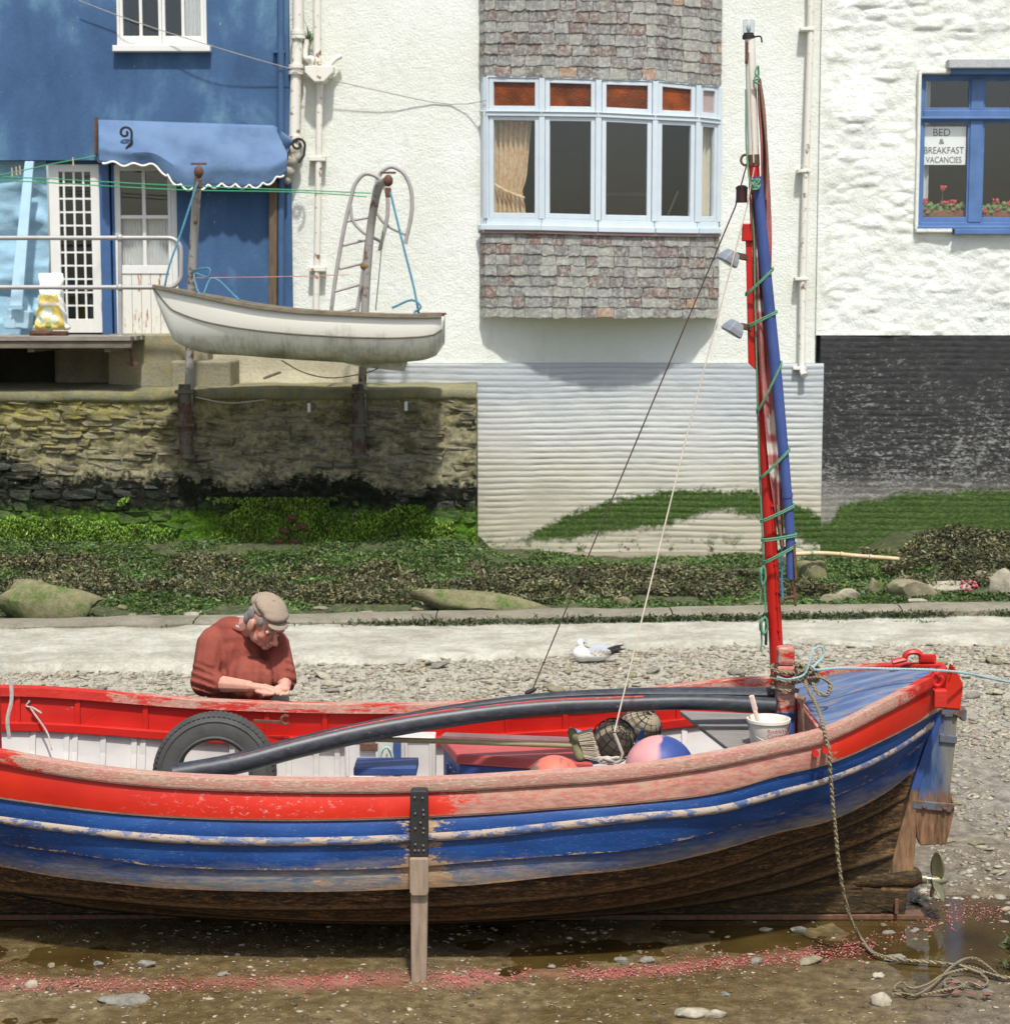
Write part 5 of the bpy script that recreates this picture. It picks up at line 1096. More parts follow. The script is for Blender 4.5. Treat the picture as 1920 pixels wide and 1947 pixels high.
# inside lining, stringer and ribs
def inner(side, z0f, z1f, off, name, mat, xa=-2.95, xb=1.42, n=90, nv=6):
    m = MB()
    def f(u, v):
        X_ = lerp(xa, xb, u); zs = hz(0, X_); z = lerp(z0f(X_, zs), z1f(X_, zs), v); return Vector((X_, YC + side * (b_at(X_, z) - off), z))
    m.grid(f, n, nv); return m.build(name, mat, bt, smooth=True)
for side in (-1, 1):
    inner(side, lambda X_, s: s - .17, lambda X_, s: s + .03, .022, 'upper_lining', RIN)
    inner(side, lambda X_, s: max(.19, hz(6, X_) + .02), lambda X_, s: s - .17, .030, 'lower_lining', WIN, nv=10)
    m = MB(); V = []; n = 80
    for i in range(n + 1):
        X_ = lerp(-2.95, 1.42, i / n); zs = hz(0, X_) - .15; b = b_at(X_, zs)
        for o_, z_ in ((.024, .022), (.062, .022), (.062, -.022), (.024, -.022)): V.append(Vector((X_, YC + side * (b - o_), zs + z_)))
    m.add(V, [(i * 4 + j, i * 4 + (j + 1) % 4, i * 4 + 4 + (j + 1) % 4, i * 4 + 4 + j) for i in range(n) for j in range(4)] + [(0, 1, 2, 3), tuple(len(V) - 4 + j for j in range(4))]); m.build('stringer', RIN, bt, bevel=.004)
    def rib(X_, z0, z1, wd, th, mat, off=.026):
        m = MB(); V = []; n = 5
        for j in range(n + 1):
            z = lerp(z0, z1, j / n); b = b_at(X_, z)
            for dx, o_ in ((-wd / 2, off), (wd / 2, off), (wd / 2, off + th), (-wd / 2, off + th)): V.append(Vector((X_ + dx, YC + side * (b - o_), z)))
        m.add(V, [(j * 4 + q, j * 4 + (q + 1) % 4, j * 4 + 4 + (q + 1) % 4, j * 4 + 4 + q) for j in range(n) for q in range(4)] + [(0, 1, 2, 3), tuple(n * 4 + q for q in range(4))]); m.build('rib', mat, bt, bevel=.003)
    if side > 0:
        for px_ in (52, 156, 279, 400, 507, 617, 735, 850, 965, 1075, 1185, 1290, 1390): X_ = P(px_, 1350, YC + .74).x; s = hz(0, X_); rib(X_, s - .13, s + .0, .028, .016, RIN, .02)
        for px_ in (79, 137, 152, 202, 258, 274, 330, 345, 440, 548, 600, 640, 700, 755, 790, 900, 1000, 1100, 1200, 1300): X_ = P(px_, 1420, YC + .72).x; s = hz(0, X_); rib(X_, .2, s - .172, .030, .014, WIN, .026)
# floor boards
rf = random.Random(9)
for i in range(9):
    y0 = YC - .52 + i * .116; ext = 1 - abs(y0 + .055 - YC) * .6; MB().b2((-1.9 * ext, y0, .205), (.75 * ext, y0 + .108, .225)).build('floorboard', WIN, bt, bevel=.004)
# keel, stern post, deadwood, iron shoe
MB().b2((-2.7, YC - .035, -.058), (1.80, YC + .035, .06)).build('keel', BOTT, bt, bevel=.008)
MB().b2((-2.7, YC - .045, -.085), (2.0, YC + .045, -.060)).build('keel_shoe', rusty('rusty_iron_shoe', C(96, 68, 44), C(120, 78, 46), .6), bt, bevel=.004)
q3 = lambda a, b: P(1660 + a * .13977, 1230 + b * .13975, YC)
q4 = lambda a, b: P(1560 + a * .15748, 1480 + b * .15748, YC)
def plate(pts, th, name, mat, parent=bt, yc=YC, bev=.006):
    return MB().prism([Vector((p.x, yc - th / 2, p.z)) for p in pts], (0, th, 0)).build(name, mat, parent, bevel=bev)
STP = NM('stern_post_paint'); _p = STP.pos(); _z = STP.sep(_p)[2]; _n = STP.noise(STP.sc(_p, (5, 1, 1)), 6, 6, .7)
STP = STP.done(STP.mix(STP.mr(STP.ma('ADD', _z, STP.ma('MULTIPLY', _n, .1)), .585, .60), STP.ramp(_n, [(.3, C(40, 32, 24)), (.5, C(120, 86, 52)), (.7, C(158, 116, 74))]), C(36, 70, 132)), .7, STP.bump(_n, .3, .005))
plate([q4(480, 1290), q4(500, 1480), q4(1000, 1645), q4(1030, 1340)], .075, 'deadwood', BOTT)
plate([q3(960, 500), q3(1020, 480), q3(960, 830), q3(830, 1250), q3(640, 1800), q4(1135, 380), q4(1135, 680), q4(1110, 1040), q4(1060, 1345), q4(700, 1330), q4(830, 1040), q4(930, 640), q4(1040, 270), P(1728, 1500, YC), P(1764, 1390, YC)], .07, 'stern_post', STP)
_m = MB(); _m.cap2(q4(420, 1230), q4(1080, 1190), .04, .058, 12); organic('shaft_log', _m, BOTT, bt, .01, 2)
MB().box(q4(885, 1500) + Vector((0, -.06, 0)), (.018, .012, .075)).build('keel_strap', RUST, bt, bevel=.003)
STEEL = simple('worn_bronze', C(128, 122, 88), .4, .3, 20, .2, metal=.4)
tubeb = MB().tube([q4(1080, 1215), q4(1230, 1215)], .017, 12).build('stern_tube', STEEL, bt, smooth=True); MB().tube([q4(1215, 1215), q4(1270, 1215)], .024, 12).build('gland', STEEL, bt, smooth=True)
MB().tube([q4(1260, 1215), q4(1390, 1215)], .010, 10).build('propeller_shaft', simple('bright_steel', C(200, 200, 196), .2, .05, metal=.9), bt, smooth=True)
pc = q4(1400, 1235); prop = MB().lathe([(.008, -.03), (.022, -.025), (.024, .01), (.014, .045), (.004, .055)], pc, (1, 0, 0), 14).build('propeller', STEEL, bt, smooth=True)
for a0, ln, tw in ((math.radians(82), .135, .9), (math.radians(-28), .125, 1.1), (math.radians(-128), .115, .9)):
    m = MB(); Rx = Vector((.0, -math.cos(a0), math.sin(a0))); tx = Vector((0, -Rx.z, Rx.y))
    def bl(u, v, Rx=Rx, tx=tx, ln=ln, tw=tw):
        r = .015 + ln * v; wd = .055 * math.sin(math.pi * min(1, .12 + .88 * v)) ** .6 + .008; a = lerp(1.0, .5, v) * tw; s = (u - .5) * 2 * wd * (.62)
        return pc + Rx * r + (Vector((1, 0, 0)) * math.sin(a) + tx * math.cos(a)) * s
    m.grid(bl, 6, 10); m.build('blade', STEEL, prop, smooth=True, solid=.006)
# rudder, straps, stern head
RUD = NM('rudder_paint'); _p = RUD.pos(); _x, _y, _z = RUD.sep(_p); _n = RUD.noise(RUD.sc(_p, (5, 1, 1)), 5, 6, .7)
RUDC = RUD.mix(RUD.mr(RUD.ma('ADD', RUD.ma('MULTIPLY', _n, .1), RUD.ma('MULTIPLY', _x, .6)), 1.26, 1.33), RUD.ramp(_n, [(.3, C(26, 56, 104)), (.6, C(52, 86, 130)), (.75, C(120, 130, 130))]), C(120, 114, 92))
RUDC = RUD.mix(RUD.mr(RUD.ma('ADD', _z, RUD.ma('MULTIPLY', _n, .15)), .63, .57), RUDC, RUD.ramp(RUD.noise(RUD.sc(_p, (7, 1, 1)), 6, 5, .7), [(.3, C(44, 36, 28)), (.5, C(112, 78, 48)), (.7, C(150, 108, 68))]))
RUD = RUD.done(RUDC, .6, RUD.bump(_n, .3, .005), spec=.3)
rud = plate([q3(930, 830), q3(1150, 830), q3(1125, 1000), q3(1105, 1300), q3(1030, 1940), P(1813, 1537, YC), P(1797, 1603, YC), P(1748, 1606, YC), P(1741, 1590, YC), P(1736, 1525, YC), q3(600, 1750), q3(800, 1200)], .05, 'rudder', RUD, yc=YC + .0)
IRONB = rusty('blue_grey_iron', C(84, 92, 104), C(110, 84, 66), .45, 20)
for pts in ([q3(890, 815), q3(1250, 835), q3(1240, 985), q3(1180, 990), q3(1165, 940), q3(880, 930)], [q3(885, 1165), q3(1120, 1195), q3(1110, 1300), q3(875, 1275)], [q4(1095, 245), q4(1615, 290), q4(1545, 395), q4(1490, 380), q4(1090, 345)]):
    s = plate(pts, .075, 'rudder_strap', IRONB, rud, bev=.004)
for a in (q3(925, 890), q3(1090, 895), q4(1230, 325), q4(1475, 345)): MB().ell(a + Vector((0, -.04, 0)), .011, nu=8, nv=6).build('bolt', RUST, rud, smooth=True)
m = MB(); sh_ = [q3(860, 800), q3(960, 520), q3(1000, 470), q3(1050, 300), q3(1070, 235), q3(1110, 310), q3(1195, 480), q3(1190, 560), q3(1155, 832), q3(940, 815)]
plate(sh_, .085, 'stern_head', RED)
# after deck with coaming
m = MB()
def dkf(u, v):
    X_ = lerp(1.40, 2.03, u); b = hb(0, X_) - .02; y_ = lerp(-b, b, v); return Vector((X_, YC + y_, hz(0, X_) + .012 + .02 * (1 - (2 * v - 1) ** 2)))
m.grid(dkf, 24, 16); m.build('after_deck', DECKB, bt, smooth=True, solid=.012)
m = MB(); b = hb(0, 1.40); zs = hz(0, 1.40); m.b2((1.375, YC - b + .03, zs - .12), (1.40, YC + b - .03, zs + .055)); m.build('deck_coaming', RAILR, bt, bevel=.006)
m = MB(); m.grid(lambda u, v: Vector((1.395, YC + lerp(-1, 1, u) * (b_at(1.395, lerp(.34, zs - .121, v)) - .04), lerp(.34, zs - .121, v))), 8, 8); m.build('bulkhead', BTRIM, bt, solid=.02)
# fittings at the stern
mfr = MB(); r_ = []
for t in np.linspace(-.4, 3.5, 14): r_.append(q3(620 + 90 * math.cos(t) * 1.25, 205 - 75 * math.sin(t)))
MB().tube([q3(330, 275) + Vector((0, .12, 0)), q3(430, 250) + Vector((0, .12, 0))] + [p + Vector((0, .12, 0)) for p in reversed(r_)] + [q3(760, 215) + Vector((0, .1, 0)), q3(880, 195) + Vector((0, .06, 0))], .014, 8, flat=1.6).build('mooring_cleat', RIN, bt, smooth=True)
ck = [Vector((p.x, YC - .17, p.z)) for p in (q3(725, 260), q3(690, 310), q3(690, 370), q3(720, 420), q3(770, 430), q3(815, 390), q3(820, 330), q3(790, 300))]
MB().tube(smooth_path(ck, 4), .011, 8).build('rowlock', RIN, bt, smooth=True)
MB().tube([ck[3] + Vector((.012, -.015, -.01)), ck[3] + Vector((.012, -.02, -.2 * .15))], .014, 8).build('rowlock_socket', RIN, bt); MB().b2(ck[3] + Vector((-.01, -.05, -.10)), ck[3] + Vector((.05, -.0, -.015))).build('rowlock_chock', RAILR, bt, bevel=.006)
for dx in (0, .045): MB().tube([P(1551 + dx * 420, 1434 - dx * 130, YC - hb(0, 1.3) - .02) + Vector((0, .04, 0)), P(1551 + dx * 420, 1434 - dx * 130, YC - hb(0, 1.3) - .03)], .014, 12).build('rail_fairlead', RIN, bt)
m = MB(); rr_ = [P(1246 + 6 * math.cos(t), 1293 - 9 * math.sin(t), YC + .70) for t in np.linspace(0, 6.28, 14)]
# samson post
SP = MB(); zt_ = P(1490, 1229, YC - .03).z; c = P(1492, 1300, YC - .03)
SP.b2((c.x - .042, YC - .075, .25), (c.x + .042, YC + .015, P(1490, 1262, YC).z)); post = SP.build('samson_post', RAILR, bt, bevel=.010)
MB().b2((c.x - .040, YC - .072, P(1490, 1262, YC).z + .001), (c.x + .040, YC + .012, zt_)).build('post_head', RAILR, post, bevel=.016)
MB().b2((c.x - .0435, YC - .0765, .25), (c.x + .0435, YC + .0165, P(1490, 1352, YC - .06).z)).build('post_foot', BTRIM, post, bevel=.008)
# bow stem just outside the frame
plate([Vector((-3.05, 0, .05)), Vector((-2.7, 0, .02)), Vector((-2.75, 0, .15)), Vector((-3.3, 0, .95)), Vector((-3.34, 0, 1.12)), Vector((-3.46, 0, 1.12))], .08, 'stem', RED)
# thwart-end at the left edge of the picture
MB().b2((-2.47, YC - .02, .72), (-2.40, YC + .06, 1.12)).build('bow_post', RAILR, bt, bevel=.01)
# beaching leg
LEGW = simple('bare_grey_timber', C(150, 128, 104), .85, .35, 9, .6, 50, .005, stretch=(5, 5, .7)); LEGB = simple('black_leg_plate', C(44, 44, 42), .55, .35, 12, .2)
lx = P(797, 1700, 7.72).x; zl = P(797, 1503, 7.70).z
lg = MB().prism([(lx - .036, 7.695, -.115), (lx + .030, 7.695, -.115), (lx + .038, 7.695, .35), (lx + .039, 7.695, zl - .29), (lx - .036, 7.695, zl - .29)], (0, .06, 0)).build('beaching_leg', LEGW, bt, bevel=.006)
MB().prism([(lx - .036, 7.693, zl - .29), (lx + .041, 7.693, zl - .29), (lx + .041, 7.693, zl - .012), (lx + .034, 7.693, zl), (lx - .028, 7.693, zl), (lx - .036, 7.693, zl - .012)], (0, .064, 0)).build('leg_head', LEGB, lg, bevel=.006)
MB().prism([(lx - .038, 7.672, zl - .44), (lx - .028, 7.672, zl - .455), (lx + .032, 7.672, zl - .455), (lx + .042, 7.672, zl - .44), (lx + .042, 7.672, zl - .292), (lx - .038, 7.672, zl - .292)], (0, .025, 0)).build('leg_splice', LEGW, lg, bevel=.004)
for i, (a, b) in enumerate(((-.016, .03), (.018, .032), (.020, .085), (.022, .105), (-.014, .10), (.008, .14), (-.014, .165), (.022, .165), (.020, .185), (-.014, .235), (.02, .24), (-.016, .262), (.0, .262), (.022, .262))): MB().ell((lx + a, 7.691, zl - b), .006, nu=8, nv=5).build('rivet', simple('leg_rivet', C(96, 92, 84), .5) if i == 0 else bpy.data.materials['leg_rivet'], lg, smooth=True)

# ================================================================== mizzen mast (part of the boat)
YM = YC + .20
mast_x = lambda y_: herm([78, 292, 620, 900, 1212, 1330], [1425.5, 1432, 1444, 1458, 1474.5, 1480])(y_)
mp = lambda y_: P(float(mast_x(y_)), y_, YM)
MASTR = paint('mast_red_paint', CS(186, 30, 20), C(150, 120, 100), .16, .4, (3, 3, 1), 7, C(160, 40, 34), .3, .5)
mast = MB().tube([mp(1400), mp(1212), mp(900), mp(620), mp(310)], [.034, .0335, .031, .028, .0262], 16).build('mast', MASTR, bt, smooth=True)
MB().tube([mp(300), mp(190), mp(73)], [.0265, .0255, .024], 16).build('mast_head', simple('cream_mast_paint', C(214, 210, 194), .5, .1, 7), mast, smooth=True)
MB().tube([mp(316), mp(294)], [.0285, .0282], 16).build('mast_band', RUST, mast, smooth=True)
MB().tube([mp(304) + Vector((-.04 + .02 * math.cos(t), -.01, .02 * math.sin(t) * 1.2)) for t in np.linspace(0, 6.28, 16)], .006, 6, closed=True).build('eye_ring', RUST, mast, smooth=True)
ML = P(1423, 58, YM); lamp = MB().lathe([(.027, -.038), (.029, -.036), (.029, -.02), (.024, -.018), (.024, -.01)], ML, n=16).build('masthead_lamp', IRON, mast, smooth=True)
MB().lathe([(.0275, -.012), (.0275, .045), (.024, .05), (.0, .051)], ML, n=20, cap=False).build('lamp_glass', m_glass('lamp_glass', (.9, .93, .95, 1), .18), lamp, smooth=True)
MB().ell(ML + Vector((0, 0, .012)), (.011, .011, .02)).build('lamp_bulb', simple('clear_bulb', C(170, 176, 180), .2, .1), lamp, smooth=True)
MB().box(mp(100) + Vector((-.018, -.01, 0)), (.012, .03, .10)).build('lamp_bracket', RUST, mast, bevel=.003)
MB().tube(smooth_path([ML + Vector((.02, -.01, -.03)), ML + Vector((.055, -.01, -.028)), ML + Vector((.062, -.01, -.055))], 4), .004, 6).build('lamp_wire', IRON, mast)
MB().tube([mp(100) + Vector((-.008, -.026, 0)), mp(220) + Vector((-.006, -.028, 0)), mp(310) + Vector((-.004, -.032, 0))], .0035, 6).build('lamp_cable', simple('cream_cable', C(200, 190, 168), .6), mast, smooth=True)
SL = P(1410, 368, YM - .02); sl = MB().lathe([(.024, -.036), (.027, -.034), (.027, .026), (.022, .03), (.022, .036), (.012, .04)], SL, n=16).build('stern_lamp', simple('dark_red_lamp', C(64, 34, 34), .3, .3, 9, .1), mast, smooth=True)
for dz in (-.036, .027): MB().lathe([(.029, -.004), (.029, .004)], SL + Vector((0, 0, dz)), n=16).build('lamp_rim', IRON, sl)
MB().b2(P(1420, 690, YM - .045) + Vector((0, 0, 0)), P(1431, 448, YM - .045) + Vector((0, .02, 0))).build('lamp_board', MASTR, mast) if False else MB().prism([P(1423, 690, YM - .034), P(1438, 704, YM - .034), P(1442, 640, YM - .034), P(1434, 452, YM - .034), P(1418, 452, YM - .034)], (0, .02, 0)).build('lamp_board', MASTR, mast, bevel=.003)
MB().b2(P(1411, 458, YM - .05), P(1430, 425, YM - .02)).build('cleat_box', MASTR, mast, bevel=.004)
GREYL = simple('grey_lamp_housing', C(132, 138, 144), .45, .15, 9, .1); 
for cx_, cy_, nm in ((1388, 488, 0), (1396, 622, 1)):
    c = P(cx_, cy_, YM - .06); R = Matrix.Rotation(math.radians(32), 3, 'Y') @ Matrix.Rotation(math.radians(18), 3, 'Z')
    m = MB(); hs = []
    for sx, wd, ht in ((-.032, .052, .045), (-.005, .048, .04), (.03, .032, .026)):
        for a, b in ((-1, -1), (1, -1), (1, 1), (-1, 1)): hs.append(c + R @ Vector((b * ht * .9 + 0, a * wd, sx + 0)))
    m.add(hs, [(0, 1, 2, 3), (8, 9, 10, 11)] + [(i * 4 + j, i * 4 + (j + 1) % 4, i * 4 + 4 + (j + 1) % 4, i * 4 + 4 + j) for i in range(2) for j in range(4)])
    fl = m.build('floodlight', GREYL, mast, bevel=.006)
    m = MB(); m.add([c + R @ Vector((b * .034, a * .044, -.034)) for a, b in ((-1, -1), (1, -1), (1, 1), (-1, 1))], [(0, 1, 2, 3)]); m.build('lamp_lens', simple('floodlight_glass', C(150, 150, 130), .15, .1) if nm == 0 else bpy.data.materials['floodlight_glass'], fl, solid=.003)
    MB().bar(c + R @ Vector((.02, 0, .02)), P(1424 + nm * 8, cy_ + 2, YM - .02), .02, .03).build('lamp_arm', RUST, fl, bevel=.003)
for y_ in (960, 1010, 1070, 1122, 1150, 1195): MB().tube([mp(y_) + Vector((.012, -.032, -.006)), mp(y_) + Vector((.012, -.032, .006))], .010, 6).build('cable_clip', MASTR if y_ > 1130 else RIN, mast)
MB().tube([mp(950) + Vector((.010, -.033, 0)), mp(1070) + Vector((.012, -.035, 0)), mp(1210) + Vector((.014, -.036, 0))], .004, 6).build('mast_cable', MASTR, mast, smooth=True)
MB().box(mp(1195) + Vector((-.045, -.01, 0)), (.012, .02, .16)).build('cleat', IRON, mast, bevel=.004); MB().box(mp(1130) + Vector((.034, -.02, 0)), (.02, .02, .014)).build('gooseneck_plate', RUST, mast)
# ================================================================== gear in the boat
RUBBER = simple('black_rubber', C(66, 66, 62), .75, .35, 10, .3, 50)
ty = thing('tyre', 'old black car tyre standing upright inside the boat', 'tyre', P(410, 1585, 8.92))
tc = P(409, 1470, 8.92); ax = Vector((.10, -1, .12)).normalized()
MB().lathe([(.172, -.055), (.166, -.065), (.172, -.078), (.20, -.088), (.245, -.088), (.278, -.078), (.297, -.055), (.303, 0), (.297, .055), (.278, .078), (.245, .088), (.20, .088), (.172, .078), (.166, .065), (.172, .055)], tc, ax, 56, cap=False).build('carcass', RUBBER, ty, smooth=True)
MB().lathe([(.174, .082), (.182, .092), (.190, .084)], tc, ax, 48, cap=False).build('bead_ring', RUBBER, ty, smooth=True); MB().lathe([(.255, .087), (.262, .091), (.269, .085)], tc, ax, 48, cap=False).build('sidewall_ring', RUBBER, ty, smooth=True)
u_ = ax.orthogonal().normalized(); v_ = ax.cross(u_); lug = MB()
for i in range(72):
    a = 2 * math.pi * i / 72; d = u_ * math.cos(a) + v_ * math.sin(a); t = ax.cross(d)
    for s in (-1, 1): lug.box(tc + d * .2865 + ax * s * .062, (.017, .016, .030), Matrix((t, d, ax)).transposed() @ Matrix.Rotation(.5 * s, 3, 'X'))
tr_ = lug.build('tread', RUBBER, ty); tr_['kind'] = 'stuff'
# black split pipe
BPIPE = NM('scuffed_black_pipe'); _p = BPIPE.pos(); _n = BPIPE.noise(BPIPE.sc(_p, (1, 1, 2)), 26, 6, .7); _s = BPIPE.mr(BPIPE.noise(BPIPE.sc(_p, (2, 5, 5)), 20, 4, .7), .67, .69)
BPIPE = BPIPE.done(BPIPE.mix(_s, BPIPE.ramp(_n, [(.3, C(34, 36, 40)), (.7, C(62, 66, 72))]), C(170, 130, 118)), .42, BPIPE.bump(_n, .15, .003), spec=.4)
pp = thing('black_pipe', 'long black bent plastic pipe split open, lying along the boat', 'pipe', P(900, 1380, 8.4))
path = smooth_path([P(330, 1474, 8.12), P(450, 1452, 8.16), P(560, 1423, 8.22), P(694, 1392, 8.3), P(862, 1364, 8.36), P(1030, 1345, 8.42), P(1198, 1338, 8.46), P(1294, 1335, 8.48), P(1472, 1342, 8.52)], 8)
n = len(path); MB().tube(path, [lerp(.049, .037, min(1, max(0, (i / n - .3) / .5))) for i in range(n)], 18).build('pipe_body', BPIPE, pp, smooth=True)
flap = MB(); fl = smooth_path([P(640, 1386, 8.36), P(862, 1345, 8.44), P(1030, 1325, 8.5), P(1198, 1318, 8.58), P(1350, 1318, 8.62), P(1476, 1320, 8.66)], 10); k = len(fl); V = []
for i, p in enumerate(fl):
    w_ = lerp(.012, .045, i / k)
    for j in range(7): a = math.radians(200 - j * 35); V.append(p + Vector((0, math.cos(a) * w_ * 1.2, math.sin(a) * w_ * .8 - .004)))
flap.add(V, [(i * 7 + j, i * 7 + j + 1, i * 7 + 7 + j + 1, i * 7 + 7 + j) for i in range(k - 1) for j in range(6)]); flap.build('split_edge', BPIPE, pp, smooth=True, solid=.005)
SEAM = paint('red_seam', C(196, 60, 52), C(204, 140, 124), .45, .6, (3, 3, 3), 9)
MB().tube([p + Vector((0, -.018, .040 if i < n * .5 else .034)) for i, p in enumerate(path) if i > n * .1 and i < n * .78], .0045, 6, flat=1.6).build('red_seam', SEAM, pp, smooth=True)
# engine box
eb = thing('engine_box', 'blue engine box with red worn lid amidships in the boat', 'engine box', (.1, 8.9, .2))
z1 = .71; LT = [G(836, 1398, z1), G(1085, 1409, z1), G(1128, 1452, z1), G(868, 1434, z1)]
MB().prism([p - Vector((0, 0, .05)) for p in LT], (0, 0, .05)).build('lid', paint('red_lid_paint', C(184, 56, 52), C(196, 140, 128), .3, .5, (1, 1, 1), 6, C(190, 96, 92), .7, .6), eb, bevel=.008)
LT2 = [G(846, 1393, z1 + .012), G(1080, 1402, z1 + .012), G(1086, 1411, z1 + .012), G(838, 1400, z1 + .012)]; MB().prism([p - Vector((0, 0, .011)) for p in LT2], (0, 0, .012)).build('lid_batten', simple('brown_batten', C(126, 92, 88), .8, .3, 7), eb)
ctr = sum(LT, Vector()) / 4; sd_ = [ctr + (p - ctr) * .95 for p in LT]
MB().prism([Vector((p.x, p.y, .23)) for p in sd_], (0, 0, z1 - .05 - .232)).build('case', BTRIM, eb, bevel=.004)
for i in range(3): MB().box(sd_[0].lerp(sd_[3], .35 + .22 * i) + Vector((-.006, 0, -.16)), (.012, .012, .14), Matrix.Rotation(.5, 3, 'X')).build('louvre', BTRIM, eb)
# locker, thwart end
lk = thing('locker', 'small white wooden locker with rusty latch inside the boat', 'locker', P(735, 1480, 9.1))
x0_, z0_, x1_, z1_ = px_rect(655, 1482, 828, 1402, 9.08); MB().b2((x0_, 9.08, z0_), (x1_, 9.2, z1_)).build('carcass', WIN, lk, bevel=.005)
for a, b in ((658, 720), (770, 822)): q_ = px_rect(a, 1476, b, 1408, 9.08); m = MB(); ring(m, q_[0], q_[1], q_[2], q_[3], .014, 9.065, 9.079).build('door_frame', WIN, lk, bevel=.003)
MB().b2(P(684, 1428, 9.06), P(718, 1414, 9.06) + Vector((0, .015, 0))).build('latch', RUST, lk, bevel=.003); MB().b2(P(748, 1478, 9.05), P(762, 1404, 9.05) + Vector((0, .025, 0))).build('divider', BTRIM, lk, bevel=.003)
MB().b2(P(672, 1476, 8.35), P(792, 1460, 8.35) + Vector((0, .2, 0))).build('loose_board', BTRIM, label='short blue painted board lying by the white locker in the boat', cat='board', bevel=.006)
GRNR = simple('pale_green_rope', C(150, 180, 164), .8, .25, 60)
pts = []
for i in range(46): a = i * .62; pts.append(P(735 + 11 * math.cos(a) + (i % 3) - 1, 1441 + 20 * math.sin(a), 9.0 - .0006 * i))
rope('rope_coil', [P(737, 1398, 9.02), P(736, 1418, 9.0)] + pts, .005, GRNR, 'small coil of pale green rope hanging on the white locker', n=6, sm=3)
m = MB(); a_ = P(482, 1371, 9.29); b_ = P(536, 1373, 9.27); m.bar(a_, b_, .008, .016); sp_ = m.build('wrench', RUST, label='rusty open ended wrench lying on the red stringer', cat='wrench', bevel=.002)
m = MB(); c = P(543, 1369, 9.27); m.tube([c + Vector((.022 * math.cos(t), 0, .022 * math.sin(t))) for t in np.linspace(.9, 5.6, 12)], .008, 6); m.build('wrench_jaw', RUST, sp_)
# broom
bm_ = thing('broom', 'broom with greenish wooden handle resting across the red lid', 'broom', P(1090, 1440, 8.5)); GW = simple('greenish_handle', C(146, 136, 90), .8, .25, 9, .3, stretch=(1, 6, 6))
MB().tube([P(602, 1403, 8.28), P(850, 1410, 8.4), P(1086, 1418, 8.5)], .0125, 10).build('handle', GW, bm_, smooth=True)
hc = P(1096, 1420, 8.5); Rb = Matrix.Rotation(math.radians(-18), 3, 'Y'); _m = MB(); _m.cap2(hc + Rb @ Vector((0, .03, .065)), hc + Rb @ Vector((0, -.03, -.045)), .024, .024); _m.cap2(hc + Rb @ Vector((.012, -.02, .05)), hc + Rb @ Vector((.012, .02, -.04)), .022, .022); organic('head', _m, simple('mossy_broom_head', C(120, 116, 70), .9, .4, 20), bm_, .006, 3)
br = MB(); rb_ = random.Random(2)
for i in range(420):
    t, s = rb_.uniform(-1, 1), rb_.uniform(-1, 1); o_ = hc + Rb @ Vector((.02, -.01 + s * .03, t * .055)); e_ = hc + Rb @ Vector((.085 + rb_.uniform(-.008, .01), s * .05, t * .075 - .02)); br.bar(o_, e_, .0022, .0022)
b_o = br.build('bristles', simple('pale_bristle', C(196, 180, 150), .9, .25), bm_); b_o['kind'] = 'stuff'
# blue board standing
m = MB(); m.prism([P(1084, 1384, 8.78), P(1120, 1396, 8.74), P(1146, 1452, 8.62), P(1100, 1458, 8.62)], (0, .022, 0)); m.build('blue_board', paint('scuffed_blue_board', C(76, 104, 156), C(160, 150, 134), .42, .6, (4, 1, 1), 8, C(130, 144, 170), .7, .8), label='scuffed blue board leaning behind the broom head', cat='board', bevel=.004)
# netted floats
FLT = simple('cork_grey_float', C(150, 136, 108), .85, .3, 16, .5); NETM = simple('dark_net_twine', C(44, 46, 40), .9, .2)
for px_, py_, Y_, r_, lab in ((1167, 1408, 8.66, .098, 'nearer of two round floats wrapped in dark net, below the other'), (1218, 1378, 8.92, (.10, .09, .078), 'upper of two round floats wrapped in dark net, under the pipe')):
    c = P(px_, py_, Y_); t = thing('netted_float', lab, 'float', c - Vector((0, 0, .09)), 'netted floats'); rr_ = (r_,) * 3 if not hasattr(r_, '__len__') else r_
    MB().ell(c, rr_, None, 20, 12).build('float_ball', FLT, t, smooth=True)
    R = Matrix.Rotation(.6, 3, 'X') @ Matrix.Rotation(.5, 3, 'Y'); o = MB().ell(c, [x * 1.10 for x in rr_], R, 14, 10).build('net', NETM, t)
    w_ = o.modifiers.new('w', 'WIREFRAME'); w_.thickness = .0048; w_.use_replace = True; w_.use_even_offset = False
MB().tube([P(1195, 1450, 8.4), P(1222, 1390, 8.6)], .011, 8).build('blue_stick', BTRIM, label='short blue rod between netted float and pink buoy', cat='rod')
# buoys
def buoy(name, c, r, cols, label, group=None):
    _m = MB(); _m.ell(c, r, None, 28, 18); o = _m.build(name, m_vcol('buoy_plastic_' + str(int(c.x * 1000)), .5, .3, 12, .12, .003, .14), None, smooth='all', label=label, cat='buoy', group=group)
    V = np.array([tuple(p) for p in _m.v]); a = o.data.color_attributes.new('Col', 'FLOAT_COLOR', 'POINT'); cc = np.ones((len(V), 4), np.float32); cc[:, :3] = cols(V - np.array(c)); a.data.foreach_set('color', cc.ravel()); return o
def pinkblue(V):
    d = V[:, 0] * .95 - V[:, 1] * .2 + V[:, 2] * .1; o = np.repeat(np.array(C(206, 138, 136)[:3])[None], len(V), 0); o[d > .028] = C(46, 70, 136)[:3]; return o
b1 = buoy('buoy', P(1254, 1462, 8.38), (.162, .155, .155), pinkblue, 'round pink buoy with dark blue end lying in the boat', 'buoys in the boat')
